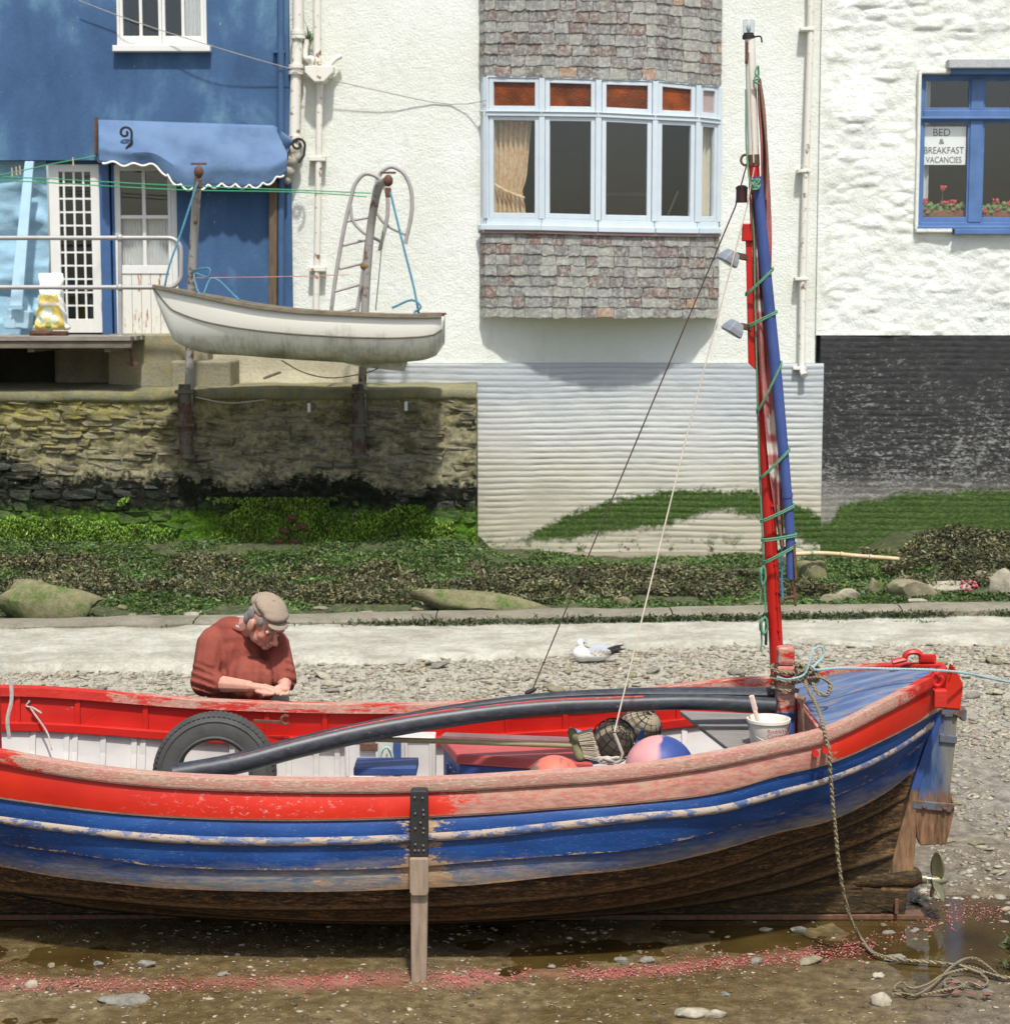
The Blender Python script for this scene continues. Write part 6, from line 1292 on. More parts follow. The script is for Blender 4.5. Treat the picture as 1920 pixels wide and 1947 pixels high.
def orng(V):
    o = np.repeat(np.array(C(232, 96, 66)[:3])[None], len(V), 0); k = (V[:, 0] < -.075) | (fbm(V[:, 0] * 30, V[:, 2] * 30) > .17); o[k] = C(120, 96, 84)[:3]; return o
buoy('buoy', P(1054, 1486, 8.18), (.125, .12, .118), orng, 'half hidden bright orange buoy behind the near gunwale', 'buoys in the boat')
# grey board and bucket
m = MB(); m.prism([P(1292, 1351, 8.95), P(1470, 1358, 8.9), P(1470, 1400, 8.32), P(1392, 1428, 8.12)], (0, 0, -.022)); m.build('grey_board', simple('grey_weathered_board', C(128, 122, 114), .85, .3, 4, .5, stretch=(1, 7, 7)), label='wide grey weathered board sloping beneath the bucket', cat='board', bevel=.004)
bk = thing('bucket', 'white plastic cream bucket with red lettering on the boat rail', 'bucket', P(1462, 1430, 8.22)); bc = P(1461, 1367, 8.22); WPL = simple('ivory_plastic', C(218, 212, 192), .45, .1, 10, .1)
MB().lathe([(.070, -.165), (.074, -.16), (.093, -.012), (.099, -.01), (.099, .003), (.094, .004), (.089, -.01), (.068, -.15), (.0, -.152)], bc, n=40, cap=False).build('pail', WPL, bk, smooth=True)
MB().lathe([(.0, -.045), (.086, -.045)], bc, n=24, cap=False).build('contents', simple('dried_paint', C(190, 178, 150), .8, .3, 40), bk)
MB().tube(smooth_path([bc + Vector((-.097, -.005, -.02)), bc + Vector((-.07, -.08, -.06)), bc + Vector((.0, -.105, -.085)), bc + Vector((.07, -.08, -.06)), bc + Vector((.102, -.01, -.02))], 5), .0022, 6).build('handle', simple('wire', C(120, 116, 108), .4, metal=.6), bk, smooth=True)
REDP = simple('red_print', C(190, 44, 46), .6, .1, 8, 0)
def wrap_text(body, size, a0, dz, sp=1.0):
    v, f = text_mesh(body, size, .0006, spacing=sp); m = MB(); V = []
    for p in v:
        r = lerp(.093, .074, (-dz - p.y) / .15) + .0012 + p.z; a = a0 + p.x / .09; V.append(bc + Vector((math.sin(a) * r, -math.cos(a) * r, dz + p.y)))
    m.add(V, f); m.build('bucket_lettering', REDP, bk)
wrap_text("Rodda's Cornish", .027, .80, -.040); wrap_text('Clotted Cream', .027, .72, -.062)
m = MB(); m.bar(P(1428, 1322, 8.22), P(1436, 1352, 8.21), .012, .026); m.bar(P(1435, 1350, 8.21), P(1444, 1382, 8.2), .014, .020); br_ = m.build('brush_handle', simple('pale_brush_wood', C(214, 184, 164), .6, .15), label='pale wooden brush handle standing in the white bucket', cat='brush', bevel=.006)
# brass rod
br2 = thing('brass_rod', 'thin brass rod with tee handle beside the after deck', 'rod', P(1528, 1402, 8.2)); BRS = simple('dull_brass', C(158, 124, 84), .4, .25, 20, .1, metal=.5)
MB().tube([P(1524, 1326, 8.2), P(1528, 1400, 8.2)], .006, 8).build('rod', BRS, br2, smooth=True); MB().tube([P(1516, 1326, 8.2), P(1530, 1330, 8.18)], .012, 8).build('knob', BRS, br2, smooth=True); MB().lathe([(.012, 0), (.028, .006), (.022, .016), (.01, .02)], P(1528, 1400, 8.2), n=14).build('base', BRS, br2, smooth=True)

# ================================================================== spar, sail and rigging on the mast
BOOMB = paint('blue_spar_paint', C(54, 78, 140), C(196, 70, 70), .10, .45, (2, 2, 1), 12, C(84, 106, 160), .3, .75)
YBm = YM - .075
bo = thing('spar', 'blue painted spar lashed upright to the red mast', 'spar', P(1503, 1105, YBm))
MB().tube([P(1439.5, 336, YBm), P(1455, 512, YBm), P(1478, 739, YBm), P(1493, 899, YBm), P(1502, 1013, YBm), P(1503, 1101, YBm)], [.0235, .0265, .027, .0235, .0235, .019], 16).build('pole', BOOMB, bo, smooth=True)
MB().tube([P(1496, 938, YBm), P(1497, 946, YBm)], .0265, 16).build('band', BOOMB, bo, smooth=True)
_m = MB(); _m.cap2(P(1505, 1100, YBm), P(1509, 1120, YBm), .014, .010); _m.cap2(P(1509, 1118, YBm), P(1512, 1150, YBm), .010, .008); _m.cap2(P(1492, 1138, YBm), P(1511, 1134, YBm), .008, .009); organic('gooseneck', _m, RUST, bo, .004, 2)
MB().bar(P(1509, 1035, YBm - .02), P(1513, 1100, YBm - .02), .02, .012).build('jaw_strap', RUST, bo)
# sail
def sail(name, rows, Y0, parent, amp=.018, nf=3, rep=1):
    f0 = herm([r[0] for r in rows], [r[1] for r in rows]); f1 = herm([r[0] for r in rows], [r[2] for r in rows]); ya, yb = rows[0][0], rows[-1][0]; m = MB(); nv = 90; nu = 16
    def g(u, v):
        y_ = lerp(ya, yb, v); x_ = lerp(float(f0(y_)), float(f1(y_)), u); return P(x_, y_, Y0 + amp * math.sin(u * nf * 3.14 + y_ * .013) - .01 * math.sin(y_ * .05 + u * 3))
    m.grid(g, nu, nv); o = m.build(name, m_vcol('faded_pink_canvas', .85, .15, 60, .5, .004, .18) if 'faded_pink_canvas' not in bpy.data.materials else bpy.data.materials['faded_pink_canvas'], parent, smooth=True, solid=.002)
    a = o.data.color_attributes.new('Col', 'FLOAT_COLOR', 'POINT'); cc = np.ones((len(m.v), 4), np.float32); ys_ = np.array([lerp(ya, yb, j / nv) for j in range(nv + 1) for i in range(nu + 1)]); us_ = np.array([i / nu for j in range(nv + 1) for i in range(nu + 1)])
    col_ = np.repeat(np.array(C(176, 104, 96)[:3])[None], len(ys_), 0)
    if name != 'sail_head':
        w_ = np.array(C(206, 196, 184)[:3])
        for p0, p1, s in ((468, 490, 0), (566, 592, 0), (842, 866, 0), (886, 908, 10)): col_[(ys_ > p0 + s * us_) & (ys_ < p1 + s * us_)] = w_
        col_[(ys_ > 765 + 40 * (1 - us_)) & (ys_ < 830 - 12 * us_) & (us_ > .15)] = w_ * .93
    cc[:, :3] = col_; a.data.foreach_set('color', cc.ravel()); return o
sl_ = thing('furled_sail', 'faded pink furled sail with white panels between mast and spar', 'sail', P(1484, 1050, YM - .05))
sail('sail_head', [(148, 1440, 1446), (200, 1441, 1454), (280, 1446, 1459), (360, 1446, 1464), (440, 1446, 1467), (520, 1450, 1466)], YM - .03, sl_)
sail('sail_body', [(370, 1427, 1442), (480, 1430, 1448), (560, 1434, 1456), (680, 1442, 1468), (740, 1447, 1476), (800, 1453, 1482), (860, 1459, 1488), (910, 1464, 1490), (940, 1468, 1489), (980, 1474, 1488), (1048, 1485, 1491)], YM - .045, sl_)
MB().tube(smooth_path([P(1445, 152, YM - .05), P(1452, 220, YM - .055), P(1459, 320, YM - .055), P(1456, 380, YM - .05)], 6), .006, 6).build('bolt_rope', simple('brown_bolt_rope', C(124, 104, 84), .9, .3, 80), sl_, smooth=True)
MB().tube(smooth_path([P(1478, 960, YM - .06), P(1482, 1000, YM - .065), P(1488, 1045, YM - .06)], 6), .007, 6).build('bolt_rope', bpy.data.materials['brown_bolt_rope'], sl_, smooth=True)
GRR = simple('green_polyrope', C(84, 146, 108), .7, .25, 70)
turns = [((1420, 562), (1467, 512)), ((1424, 621), (1474, 594)), ((1441, 785), (1483, 690)), ((1447, 910), (1498, 855)), ((1448, 992), (1507, 962)), ((1450, 1028), (1511, 1018)), ((1454, 1070), (1512, 1036))]
def turn(l, r_, labeled):
    L = P(l[0] - 3, l[1], YM - .02); Rr = P(r_[0] + 3, r_[1], YBm); pts = []
    for t in np.linspace(0, 2 * math.pi, 17)[:-1]:
        s = .5 + .5 * math.cos(t + math.pi); p = L.lerp(Rr, s); p.y = lerp(YM - .03, YBm, s) + (-.040 if math.sin(t) > 0 else .05) * abs(math.sin(t)) ** .5 * (1 if math.sin(t) > 0 else 1); pts.append(p)
    return pts
lash = thing('rope_lashing', 'green rope wound spirally round mast, sail and spar', 'rope', P(1480, 1070, YM - .05))
for l, r_ in turns:
    pts = turn(l, r_, 1)
    for d in (0, .009): MB().tube([p + Vector((0, 0, d)) for p in pts], .0042, 6, closed=True).build('turn', GRR, lash, smooth=True)
MB().tube(smooth_path([mp(170) + Vector((-.028, -.02, 0)), mp(300) + Vector((-.033, -.02, 0)), mp(380) + Vector((-.02, -.045, 0)), mp(600) + Vector((-.025, -.05, 0)), mp(900) + Vector((-.038, -.02, 0)), mp(1060) + Vector((-.04, -.01, 0)), mp(1180) + Vector((-.045, -.01, 0))], 8), .0042, 6).build('halyard', GRR, lash, smooth=True)
def hank(cx_, cy_, w_, h_, label):
    pts = []
    for i in range(60): a = i * .8; pts.append(P(cx_ + w_ * math.cos(a) * (.7 + .3 * math.sin(i * 1.7)), cy_ + h_ * math.sin(a) * (.85 + .15 * math.cos(i * 2.3)), YM - .055 - .012 * math.sin(i * .9)))
    rope('rope_hank', pts + [P(cx_ - 4, cy_ + h_ + 12, YM - .05), P(cx_ - 6, cy_ + h_ + 30, YM - .05)], .0042, GRR, label, n=6, sm=2)
hank(1450, 1095, 6, 20, 'upper green rope hank hung on the mast below the lashing'); hank(1452, 1190, 8, 18, 'lower green rope hank on the black cleat of the mast')
rope('green_lashing', [mp(175) + Vector((.03, -.02, 0)), P(1440, 125, YM - .04), P(1436, 140, YM - .05), P(1443, 148, YM - .05), P(1432, 152, YM - .05), P(1444, 160, YM - .05)], .005, GRR, 'frayed green cord tying the sail head to the mast', 'cord')
pts = []
for i in range(40): a = i * .9; pts.append(P(1436 + 9 * math.cos(a) * (.6 + .4 * math.sin(i)), 350 + 10 * math.sin(a * .83), YBm - .035 - .004 * (i % 3)))
rope('green_knot', pts, .0045, GRR, 'green rope knot at the top of the blue spar', 'rope', sm=2)
for (l, r_) in (((1430, 343), (1451, 338)), ((1430, 352), (1452, 342))): pass
rope('blue_lanyard', [P(1486, 1040, YM - .06), P(1487, 1080, YM - .06), P(1486, 1100, YM - .06), P(1488, 1140, YM - .06)], .006, BLUER, 'short blue lanyard hanging between mast and spar foot', 'cord')
rope('stay', [P(1420, 310, YM - .02), P(1398, 392, YM), P(1205, 850, 9.1), P(1012, 1312, 9.36)], .0035, simple('brown_wire', C(96, 72, 58), .6), 'brown stay from the mast down to the far gunwale', 'stay', sm=0)
rope('stay', [P(1434, 318, YM - .04), P(1420, 392, YM - .06), P(1300, 850, 8.5), P(1168, 1392, 7.95)], .0035, simple('pale_wire', C(190, 172, 150), .6), 'pale stay from the mast down to the near gunwale', 'stay', sm=0)
_m = MB(); _m.cap2(P(1002, 1318, 9.36), P(1016, 1311, 9.36), .014, .012); organic('stay_fitting', _m, IRON, None, .004, 2, label='black stay fitting on the far gunwale', cat='fitting')
pts = [P(1168, 1395, 7.95)]
for i in range(26): a = i * 1.1; pts.append(P(1158 + 22 * math.cos(a) * (1 - .5 * (i % 3) / 3), 1446 + 5 * math.sin(a * 1.3), 7.96 + .004 * (i % 4)))
rope('rag_knot', pts, .007, simple('grey_string', C(178, 166, 148), .9, .2), 'bunched pale cord tied at the near gunwale', 'cord', sm=3)
# ropes at the stern
BRR = NM('brown_hemp_rope'); _o = BRR.pos(); _n = BRR.noise(_o, 60, 3); _w = BRR.n('ShaderNodeTexWave', bands_direction='DIAGONAL'); _w.inputs['Scale'].default_value = 26; BRR.set(_w.inputs[0], _o)
BRR = BRR.done(BRR.mix(_w.outputs[1], C(104, 92, 66), C(150, 136, 104)), .9, BRR.bump(_w.outputs[1], .8, .006), spec=.1)
def twist(name, pts, r, mat, label, sm=8, lay=.09):
    """three strands laid round a path"""
    pth = smooth_path(pts, sm); L = [0.0]
    for a, b in zip(pth, pth[1:]): L.append(L[-1] + (b - a).length)
    n = max(40, int(L[-1] / .018)); ss = np.linspace(0, L[-1], n); xyz = [np.interp(ss, L, [p[i] for p in pth]) for i in range(3)]; C_ = [Vector((xyz[0][i], xyz[1][i], xyz[2][i])) for i in range(n)]
    m = MB(); u = Vector((0, 0, 1)); fr = []
    for i in range(n):
        t = (C_[min(i + 1, n - 1)] - C_[max(i - 1, 0)]).normalized(); u = u - t * u.dot(t)
        if u.length < 1e-4: u = t.orthogonal()
        u.normalize(); fr.append((u.copy(), t.cross(u)))
    for s in range(3): m.tube([C_[i] + (fr[i][0] * math.cos(ss[i] / lay * 6.283 + s * 2.094) + fr[i][1] * math.sin(ss[i] / lay * 6.283 + s * 2.094)) * r * .5 for i in range(n)], r * .58, 6)
    return m.build(name, mat, None, smooth=True, label=label, cat='rope')
zc = lambda px_, py_, Y_: P(px_, py_, Y_)
gl = [G(a, b, z_) for a, b, z_ in ((1640, 1790, -.055), (1668, 1816, -.062), (1720, 1826, -.064), (1790, 1832, -.064), (1850, 1842, -.064), (1900, 1858, -.064), (1985, 1862, -.064))]
twist('mooring_rope', [zc(1524, 1268, 8.5), zc(1532, 1300, 8.4), zc(1552, 1340, 8.15), zc(1566, 1384, 7.98), zc(1574, 1420, 7.94), zc(1579, 1480, 7.95), zc(1588, 1580, 7.98), zc(1600, 1680, 8.02), zc(1618, 1750, 8.1)] + gl, .0098, BRR, 'heavy brown mooring rope hanging over the stern quarter to the mud', lay=.05)
cl = [(1900, 1856), (1850, 1822), (1810, 1838), (1790, 1858), (1765, 1880), (1735, 1893), (1700, 1878), (1712, 1868), (1730, 1880), (1760, 1874), (1800, 1852), (1850, 1844), (1876, 1862), (1862, 1875), (1838, 1868), (1828, 1880), (1800, 1878), (1795, 1868), (1812, 1862), (1830, 1874), (1790, 1884), (1750, 1893), (1695, 1890)]
twist('rope_coil', [G(a, b, -.064 + .016 * ((i * 7) % 3) / 2) for i, (a, b) in enumerate(cl)], .0065, BRR, 'loose tangle of brown rope lying on the mud at lower right', sm=8, lay=.06)
pts = []
for i in range(34): a = i * .62; pts.append(Vector((c_.x + .062 * math.cos(a) * 1.0, c_.y + .064 * math.sin(a), c_.z - .0042 * i)) if (c_ := Vector((post.location.x + P(1492, 1262, YC - .03).x, YC - .03, P(1492, 1262, YC - .03).z))) else None)
twist('post_wrapping', pts, .0095, BRR, 'brown rope turns wound round the samson post', sm=3, lay=.06)
pts = []; rk = random.Random(4)
for i in range(26): pts.append(P(1533 + rk.uniform(-26, 26), 1282 + rk.uniform(-24, 24), 8.46 + rk.uniform(-.04, .03)))
twist('rope_knot', pts, .0092, BRR, 'big brown rope knot beside the samson post', sm=5, lay=.06)
twist('rope_loop', [P(1540, 1290, 8.42), P(1562, 1288, 8.36), P(1578, 1300, 8.34), P(1572, 1322, 8.32), P(1555, 1318, 8.33), P(1545, 1300, 8.38)], .0095, BRR, 'drooping loop of brown rope over the blue deck', sm=6, lay=.06)
LBR = simple('pale_blue_rope', C(138, 172, 176), .8, .2, 80)
twist('mooring_line', [P(1478, 1288, 8.5), P(1500, 1292, 8.42), P(1530, 1282, 8.40), P(1538, 1262, 8.40), P(1545, 1236, 8.42), P(1562, 1230, 8.44), P(1566, 1246, 8.44), P(1552, 1262, 8.42), P(1545, 1270, 8.4), P(1600, 1270, 8.42), P(1690, 1272, 8.43), P(1768, 1274, 8.42), P(1800, 1276, 8.45), P(1900, 1294, 8.7), P(2050, 1318, 9.1)], .0070, LBR, 'pale blue mooring line with loop, leading off to the right', sm=6, lay=.05)
rope('bow_rope', [P(20, 1290, 8.7), P(22, 1330, 8.66), P(14, 1370, 8.62), P(18, 1405, 8.6)], .010, simple('grey_bow_rope', C(150, 148, 140), .9, .3, 80), 'grey rope hanging at the left edge of the picture')
rope('thole_cord', [P(46, 1336, 9.2), P(56, 1334, 9.17), P(50, 1342, 9.17), P(62, 1346, 9.16), P(78, 1356, 9.14), P(60, 1345, 9.15), P(92, 1398, 9.1), P(98, 1425, 9.05)], .005, simple('grey_cord', C(170, 160, 148), .9), 'grey cord tied round a red rib near the bow', 'cord')
# ================================================================== the man leaning on the far gunwale
man = thing('person', 'person in tweed flat cap and rust red sweater, bent over the far gunwale', 'person', (-1.36, 9.85, 0))
HCn = P(506, 1181, 9.60)                      # head centre
yw, pt = math.radians(43), math.radians(36)
fv = Vector((math.cos(pt) * math.sin(yw), -math.cos(pt) * math.cos(yw), -math.sin(pt))); rv = Vector((math.cos(yw), math.sin(yw), 0)); uv = rv.cross(fv); uv = uv if uv.z > 0 else -uv
RH = Matrix((rv, fv, uv)).transposed()
HS = 1.07
def hl(a, b, c): return HCn + (rv * a + fv * b + uv * c) * HS
def skincol(V):
    o = np.repeat(np.array(C(196, 138, 112)[:3])[None], len(V), 0); L = (V - np.array(HCn)) @ np.array(RH) / HS; inh = (np.abs(L) < np.array([.1, .15, .14])).all(1)
    n_ = fbm(V[:, 0] * 40, V[:, 2] * 40, 3); o *= (1 + n_ * .25)[:, None]
    red = inh & ((np.hypot(L[:, 0], L[:, 2] + .04) < .03) & (L[:, 1] > .095) | (np.hypot(np.abs(L[:, 0]) - .045, L[:, 2] + .035) < .028)); o[red] = o[red] * np.array([1.02, .82, .80])
    eye = inh & (np.hypot((np.abs(L[:, 0]) - .031) / 1.7, (L[:, 2] + .008)) < .0075) & (L[:, 1] > .06); o[eye] = C(92, 58, 46)[:3]
    mo = inh & (np.abs(L[:, 0]) < .024) & (np.abs(L[:, 2] + .082) < .0028) & (L[:, 1] > .06); o[mo] = C(130, 70, 60)[:3]
    brow = inh & (np.abs(np.abs(L[:, 0]) - .032) < .017) & (np.abs(L[:, 2] - .012) < .005) & (L[:, 1] > .07); o[brow] = C(140, 122, 106)[:3]
    stub = inh & (L[:, 2] < -.06) & (L[:, 1] > .0) & ~mo; o[stub] = o[stub] * np.array([.93, .92, .94]); return o
b = MB()
b.ell(hl(0, -.012, .02), (0.0803, 0.1006, 0.1070), RH); b.ell(hl(0, .03, -.04), (0.0674, 0.0642, 0.0877), RH); b.ell(hl(0, .034, -.085), (0.0578, 0.0535, 0.0428), RH); b.ell(hl(0, .068, -.107), (0.0257, 0.0214, 0.0193), RH)
for s in (-1, 1):
    b.ell(hl(s * .046, .02, -.072), (0.0257, 0.0428, 0.0385), RH); b.ell(hl(s * .034, .050, -.042), (0.030, 0.027, 0.032), RH); b.ell(hl(s * .030, .084, .011), (0.0300, 0.0161, 0.0107), RH)
    b.ell(hl(s * .082, -.004, -.020), (0.013, 0.026, 0.040), RH); b.ell(hl(s * .081, -.012, -.004), (0.0096, 0.0171, 0.0150), RH); b.ell(hl(s * .012, .106, -.047), (0.0107, 0.0118, 0.0096), RH); b.ell(hl(s * .031, .078, -.006), (0.0182, 0.0128, 0.0096), RH)
b.cap2(hl(0, .088, -.002), hl(0, .122, -.040), .010, .015); b.ell(hl(0, .092, -.077), (0.0246, 0.0107, 0.0059), RH); b.ell(hl(0, .090, -.088), (0.0214, 0.0107, 0.0064), RH)
nb = P(470, 1195, 9.78); b.cap2(hl(0, -.035, -.04), nb, .062, .068)
# trunk and legs (under the clothes)
b.ell(P(460, 1255, 9.80), (.19, .12, .19)); b.ell(P(462, 1335, 9.9), (.17, .12, .16))
for s, fx in ((-1, -1.50), (1, -1.27)): b.cap2((fx, 9.95, .74), (fx, 9.93, .40), .085, .06); b.cap2((fx, 9.93, .40), (fx, 9.99, .0), .055, .04); b.ell((fx, 9.93, -.02), (.045, .12, .045))
# arms
RA = [P(404, 1222, 9.76), P(388, 1298, 9.60), P(474, 1305, 9.45)]; LA = [P(525, 1222, 9.74), P(541, 1288, 9.61), P(541, 1306, 9.46)]
b.cap2(RA[0], RA[1], .058, .050); b.cap2(RA[1], RA[1].lerp(RA[2], .55), .049, .043); b.cap2(RA[1].lerp(RA[2], .5), RA[2], .043, .030)
b.cap2(LA[0], LA[1], .055, .048); b.cap2(LA[1], LA[2], .046, .032)
def finger(pts, r): 
    for i in range(len(pts) - 1): b.cap2(pts[i], pts[i + 1], r * (1 - .1 * i), r * (.9 - .1 * i), 8)
# right hand (left in the picture)
b.ell(P(489, 1307, 9.43), (.042, .026, .022), Matrix.Rotation(.1, 3, 'Y')); b.cap2(P(478, 1306, 9.44), P(500, 1309, 9.42), .024, .023)
finger([P(503, 1303, 9.415), P(520, 1308, 9.405), P(531, 1314, 9.40), P(538, 1318, 9.395)], .0088)
finger([P(504, 1309, 9.405), P(518, 1314, 9.395), P(523, 1319, 9.39), P(517, 1321, 9.39)], .0088)
finger([P(502, 1314, 9.40), P(513, 1319, 9.39), P(512, 1322, 9.385), P(505, 1322, 9.385)], .0084)
finger([P(497, 1317, 9.40), P(505, 1321, 9.39), P(501, 1323, 9.385)], .0076)
finger([P(488, 1315, 9.41), P(503, 1319, 9.385), P(517, 1320, 9.38)], .0098)
# left hand
b.ell(P(541, 1310, 9.42), (.030, .034, .020)); 
finger([P(534, 1307, 9.41), P(527, 1312, 9.395), P(524, 1317, 9.385)], .0086); finger([P(537, 1313, 9.40), P(531, 1317, 9.385), P(527, 1320, 9.38)], .0086); finger([P(543, 1316, 9.40), P(538, 1320, 9.385), P(533, 1322, 9.38)], .0082); finger([P(549, 1316, 9.40), P(546, 1320, 9.39), P(542, 1322, 9.385)], .0074); finger([P(536, 1303, 9.43), P(526, 1306, 9.41), P(522, 1312, 9.40)], .0095)
SKIN = m_vcol('weathered_skin', .55, .35, 90, .25, .0015, .08); SKIN.node_tree.nodes['Principled BSDF'].inputs['Subsurface Weight'].default_value = .08
organic('body', b, SKIN, man, .0036, 4, skincol)
# sweater
s = MB(); s.ell(P(459, 1262, 9.79), (.20, .14, .20)); s.ell(P(458, 1335, 9.88), (.19, .14, .17)); s.ell(P(452, 1212, 9.82), (.185, .13, .105)); s.ell(P(410, 1222, 9.78), (.09, .095, .09)); s.ell(P(520, 1222, 9.76), (.075, .085, .08)); s.ell(P(466, 1190, 9.79), (.085, .078, .045)); s.ell(P(440, 1190, 9.80), (.09, .085, .05))
s.ell(P(480, 1295, 9.66), (.15, .09, .13))
s.cap2(RA[0], RA[1], .085, .074); s.cap2(RA[1], RA[1].lerp(RA[2], .30), .074, .062); s.cap2(LA[0], LA[1], .070, .064); s.cap2(LA[1], LA[1].lerp(LA[2], .45), .064, .056)
for t, r in ((.15, .078), (.24, .073), (.31, .068)): c = RA[1].lerp(RA[2], t); d = (RA[2] - RA[1]).normalized(); s.tube([c - d * .012, c - d * .006, c, c + d * .006, c + d * .012], [r * .7, r * .96, r, r * .96, r * .7], 14)
for t, r in ((.25, .068), (.5, .062)): c = LA[1].lerp(LA[2], t); d = (LA[2] - LA[1]).normalized(); s.tube([c - d * .012, c - d * .006, c, c + d * .006, c + d * .012], [r * .7, r * .96, r, r * .96, r * .7], 14)
for a0, a1, r in (((395, 1262, 9.68), (424, 1284, 9.66), .018), ((378, 1276, 9.66), (412, 1288, 9.60), .016), ((375, 1290, 9.62), (405, 1292, 9.56), .016), ((535, 1262, 9.64), (556, 1272, 9.60), .016), ((538, 1276, 9.60), (556, 1284, 9.57), .014)): s.cap2(P(*a0), P(*a1), r, r)
WOOL = NM('rust_wool'); _o = WOOL.pos(); _f = WOOL.noise(WOOL.sc(_o, (1.6, 1, .8)), 11, 4, .55, .8)
WOOL = WOOL.done(WOOL.ramp(WOOL.noise(_o, 6, 5), [(.3, C(118, 53, 39)), (.55, C(134, 62, 46)), (.8, C(148, 76, 59))]), .95, WOOL.bump(WOOL.ma('ADD', _f, WOOL.ma('MULTIPLY', WOOL.noise(_o, 170, 2), .06)), .4, .025), spec=.1)
so = organic('sweater', s, WOOL, man, .008, 4)
_V = np.empty(len(so.data.vertices) * 3); so.data.vertices.foreach_get('co', _V); _V = _V.reshape(-1, 3); _W = _V + np.array(man.location)
_px = CX + _W[:, 0] / _W[:, 1] * F; _py = CY - F * ((_W[:, 2] - HC) * _cp + _W[:, 1] * _sp) / (_W[:, 1] * _cp - (_W[:, 2] - HC) * _sp)
_front = sstep(9.78, 9.66, _W[:, 1]); _ch = sstep(415, 435, _px) * sstep(545, 525, _px) * sstep(1215, 1245, _py)
_V[:, 1] -= _front * _ch * .012 * np.sin((_px - (_py - 1200) * -.18) * .22 + 2 * fbm(_px * .03, _py * .03)) * (.6 + fbm(_px * .05, _py * .02))
_sl = sstep(404, 392, _px) * sstep(1250, 1275, _py) + sstep(530, 540, _px) * sstep(1245, 1265, _py); _V[:, 1] -= _front * _sl * .009 * np.sin((_py - _px * .35) * .42 + 2 * fbm(_px * .05, _py * .05))
_V[:, 2] += (_front * _sl * .006 * np.sin((_py - _px * .35) * .42))
so.data.vertices.foreach_set('co', _V.ravel()); so.data.update()
MB().tube([nb + Vector((.088 * math.cos(t), .075 * math.sin(t) - .005, .018 + .02 * math.sin(t) - .012 * math.cos(t))) for t in np.linspace(0, 6.283, 25)[:-1]], .010, 8, closed=True).build('collar', WOOL, man, smooth=True)
MB().tube([nb + Vector((.074 * math.cos(t), .064 * math.sin(t) - .002, .028 + .02 * math.sin(t) - .012 * math.cos(t))) for t in np.linspace(0, 6.283, 25)[:-1]], .008, 8, closed=True).build('shirt_collar', simple('grey_shirt', C(150, 160, 156), .9, .1), man, smooth=True)
t = MB(); t.ell((-1.385, 9.93, .72), (.20, .15, .14))
for fx in (-1.49, -1.28): t.cap2((fx, 9.95, .70), (fx, 9.94, .40), .105, .08); t.cap2((fx, 9.94, .40), (fx, 9.99, .04), .078, .07)
organic('trousers', t, simple('tan_trousers', C(150, 136, 112), .9, .2), man, .014, 3)
h = MB()
for q_ in (-1, 1): h.ell(hl(q_ * .068, -.045, .022), (.016, .035, .045), RH); h.ell(hl(q_ * .058, .022, .026), (.017, .026, .034), RH); h.ell(hl(q_ * .06, -.06, -.02), (.025, .03, .05), RH)
h.ell(hl(0, -.082, -.02), (.06, .028, .055), RH); organic('hair', h, simple('grey_hair', C(138, 132, 126), .8, .35, 60, .8, 150, .004, stretch=(1, 1, 3)), man, .005, 2)
TW = NM('tweed_check'); _o = TW.pos()
def _dot(v):
    x = TW.n('ShaderNodeVectorMath', operation='DOT_PRODUCT'); TW.set(x.inputs[0], _o); x.inputs[1].default_value = v; return x.outputs['Value']
_cb = TW.n('ShaderNodeCombineXYZ'); TW.set(_cb.inputs[0], _dot(rv)); TW.set(_cb.inputs[1], _dot((fv - uv * .6).normalized())); _c = TW.n('ShaderNodeTexChecker'); _c.inputs['Scale'].default_value = 190; TW.set(_c.inputs[0], _cb.outputs[0]); TW.set(_c.inputs[1], C(160, 142, 118)); TW.set(_c.inputs[2], C(118, 100, 84))
TW = TW.done(TW.mix(TW.mr(TW.noise(_o, 25, 4), .3, .7, 0, .5), _c.outputs[0], C(158, 140, 118)), .95, TW.bump(TW.noise(_o, 200, 2), .4, .002), spec=.1)
c = MB(); c.ell(hl(0, -.012, .092), (.086, .102, .040), RH); c.ell(hl(0, .045, .082), (.078, .056, .032), RH); c.ell(hl(0, -.075, .070), (.078, .048, .044), RH); c.ell(hl(0, -.026, .060), (.086, .092, .030), RH)
cap = organic('flat_cap', c, TW, man, .006, 4)
c = MB(); R2 = RH @ Matrix.Rotation(math.radians(-16), 3, 'X'); c.ell(hl(0, .086, .056), (.066, .040, .009), R2); organic('cap_peak', c, TW, cap, .004, 3); MB().ell(hl(0, -.012, .129), (.008, .008, .005), RH).build('cap_button', TW, cap, smooth=True)
tool = MB(); tool.box(P(546, 1322, 9.375), (.055, .022, .006), Matrix.Rotation(-.1, 3, 'Z')); tool.build('small_tool', simple('dull_metal', C(110, 106, 100), .4, .2, metal=.5), label='small flat metallic item held by the person in the cap', cat='tool', bevel=.002)

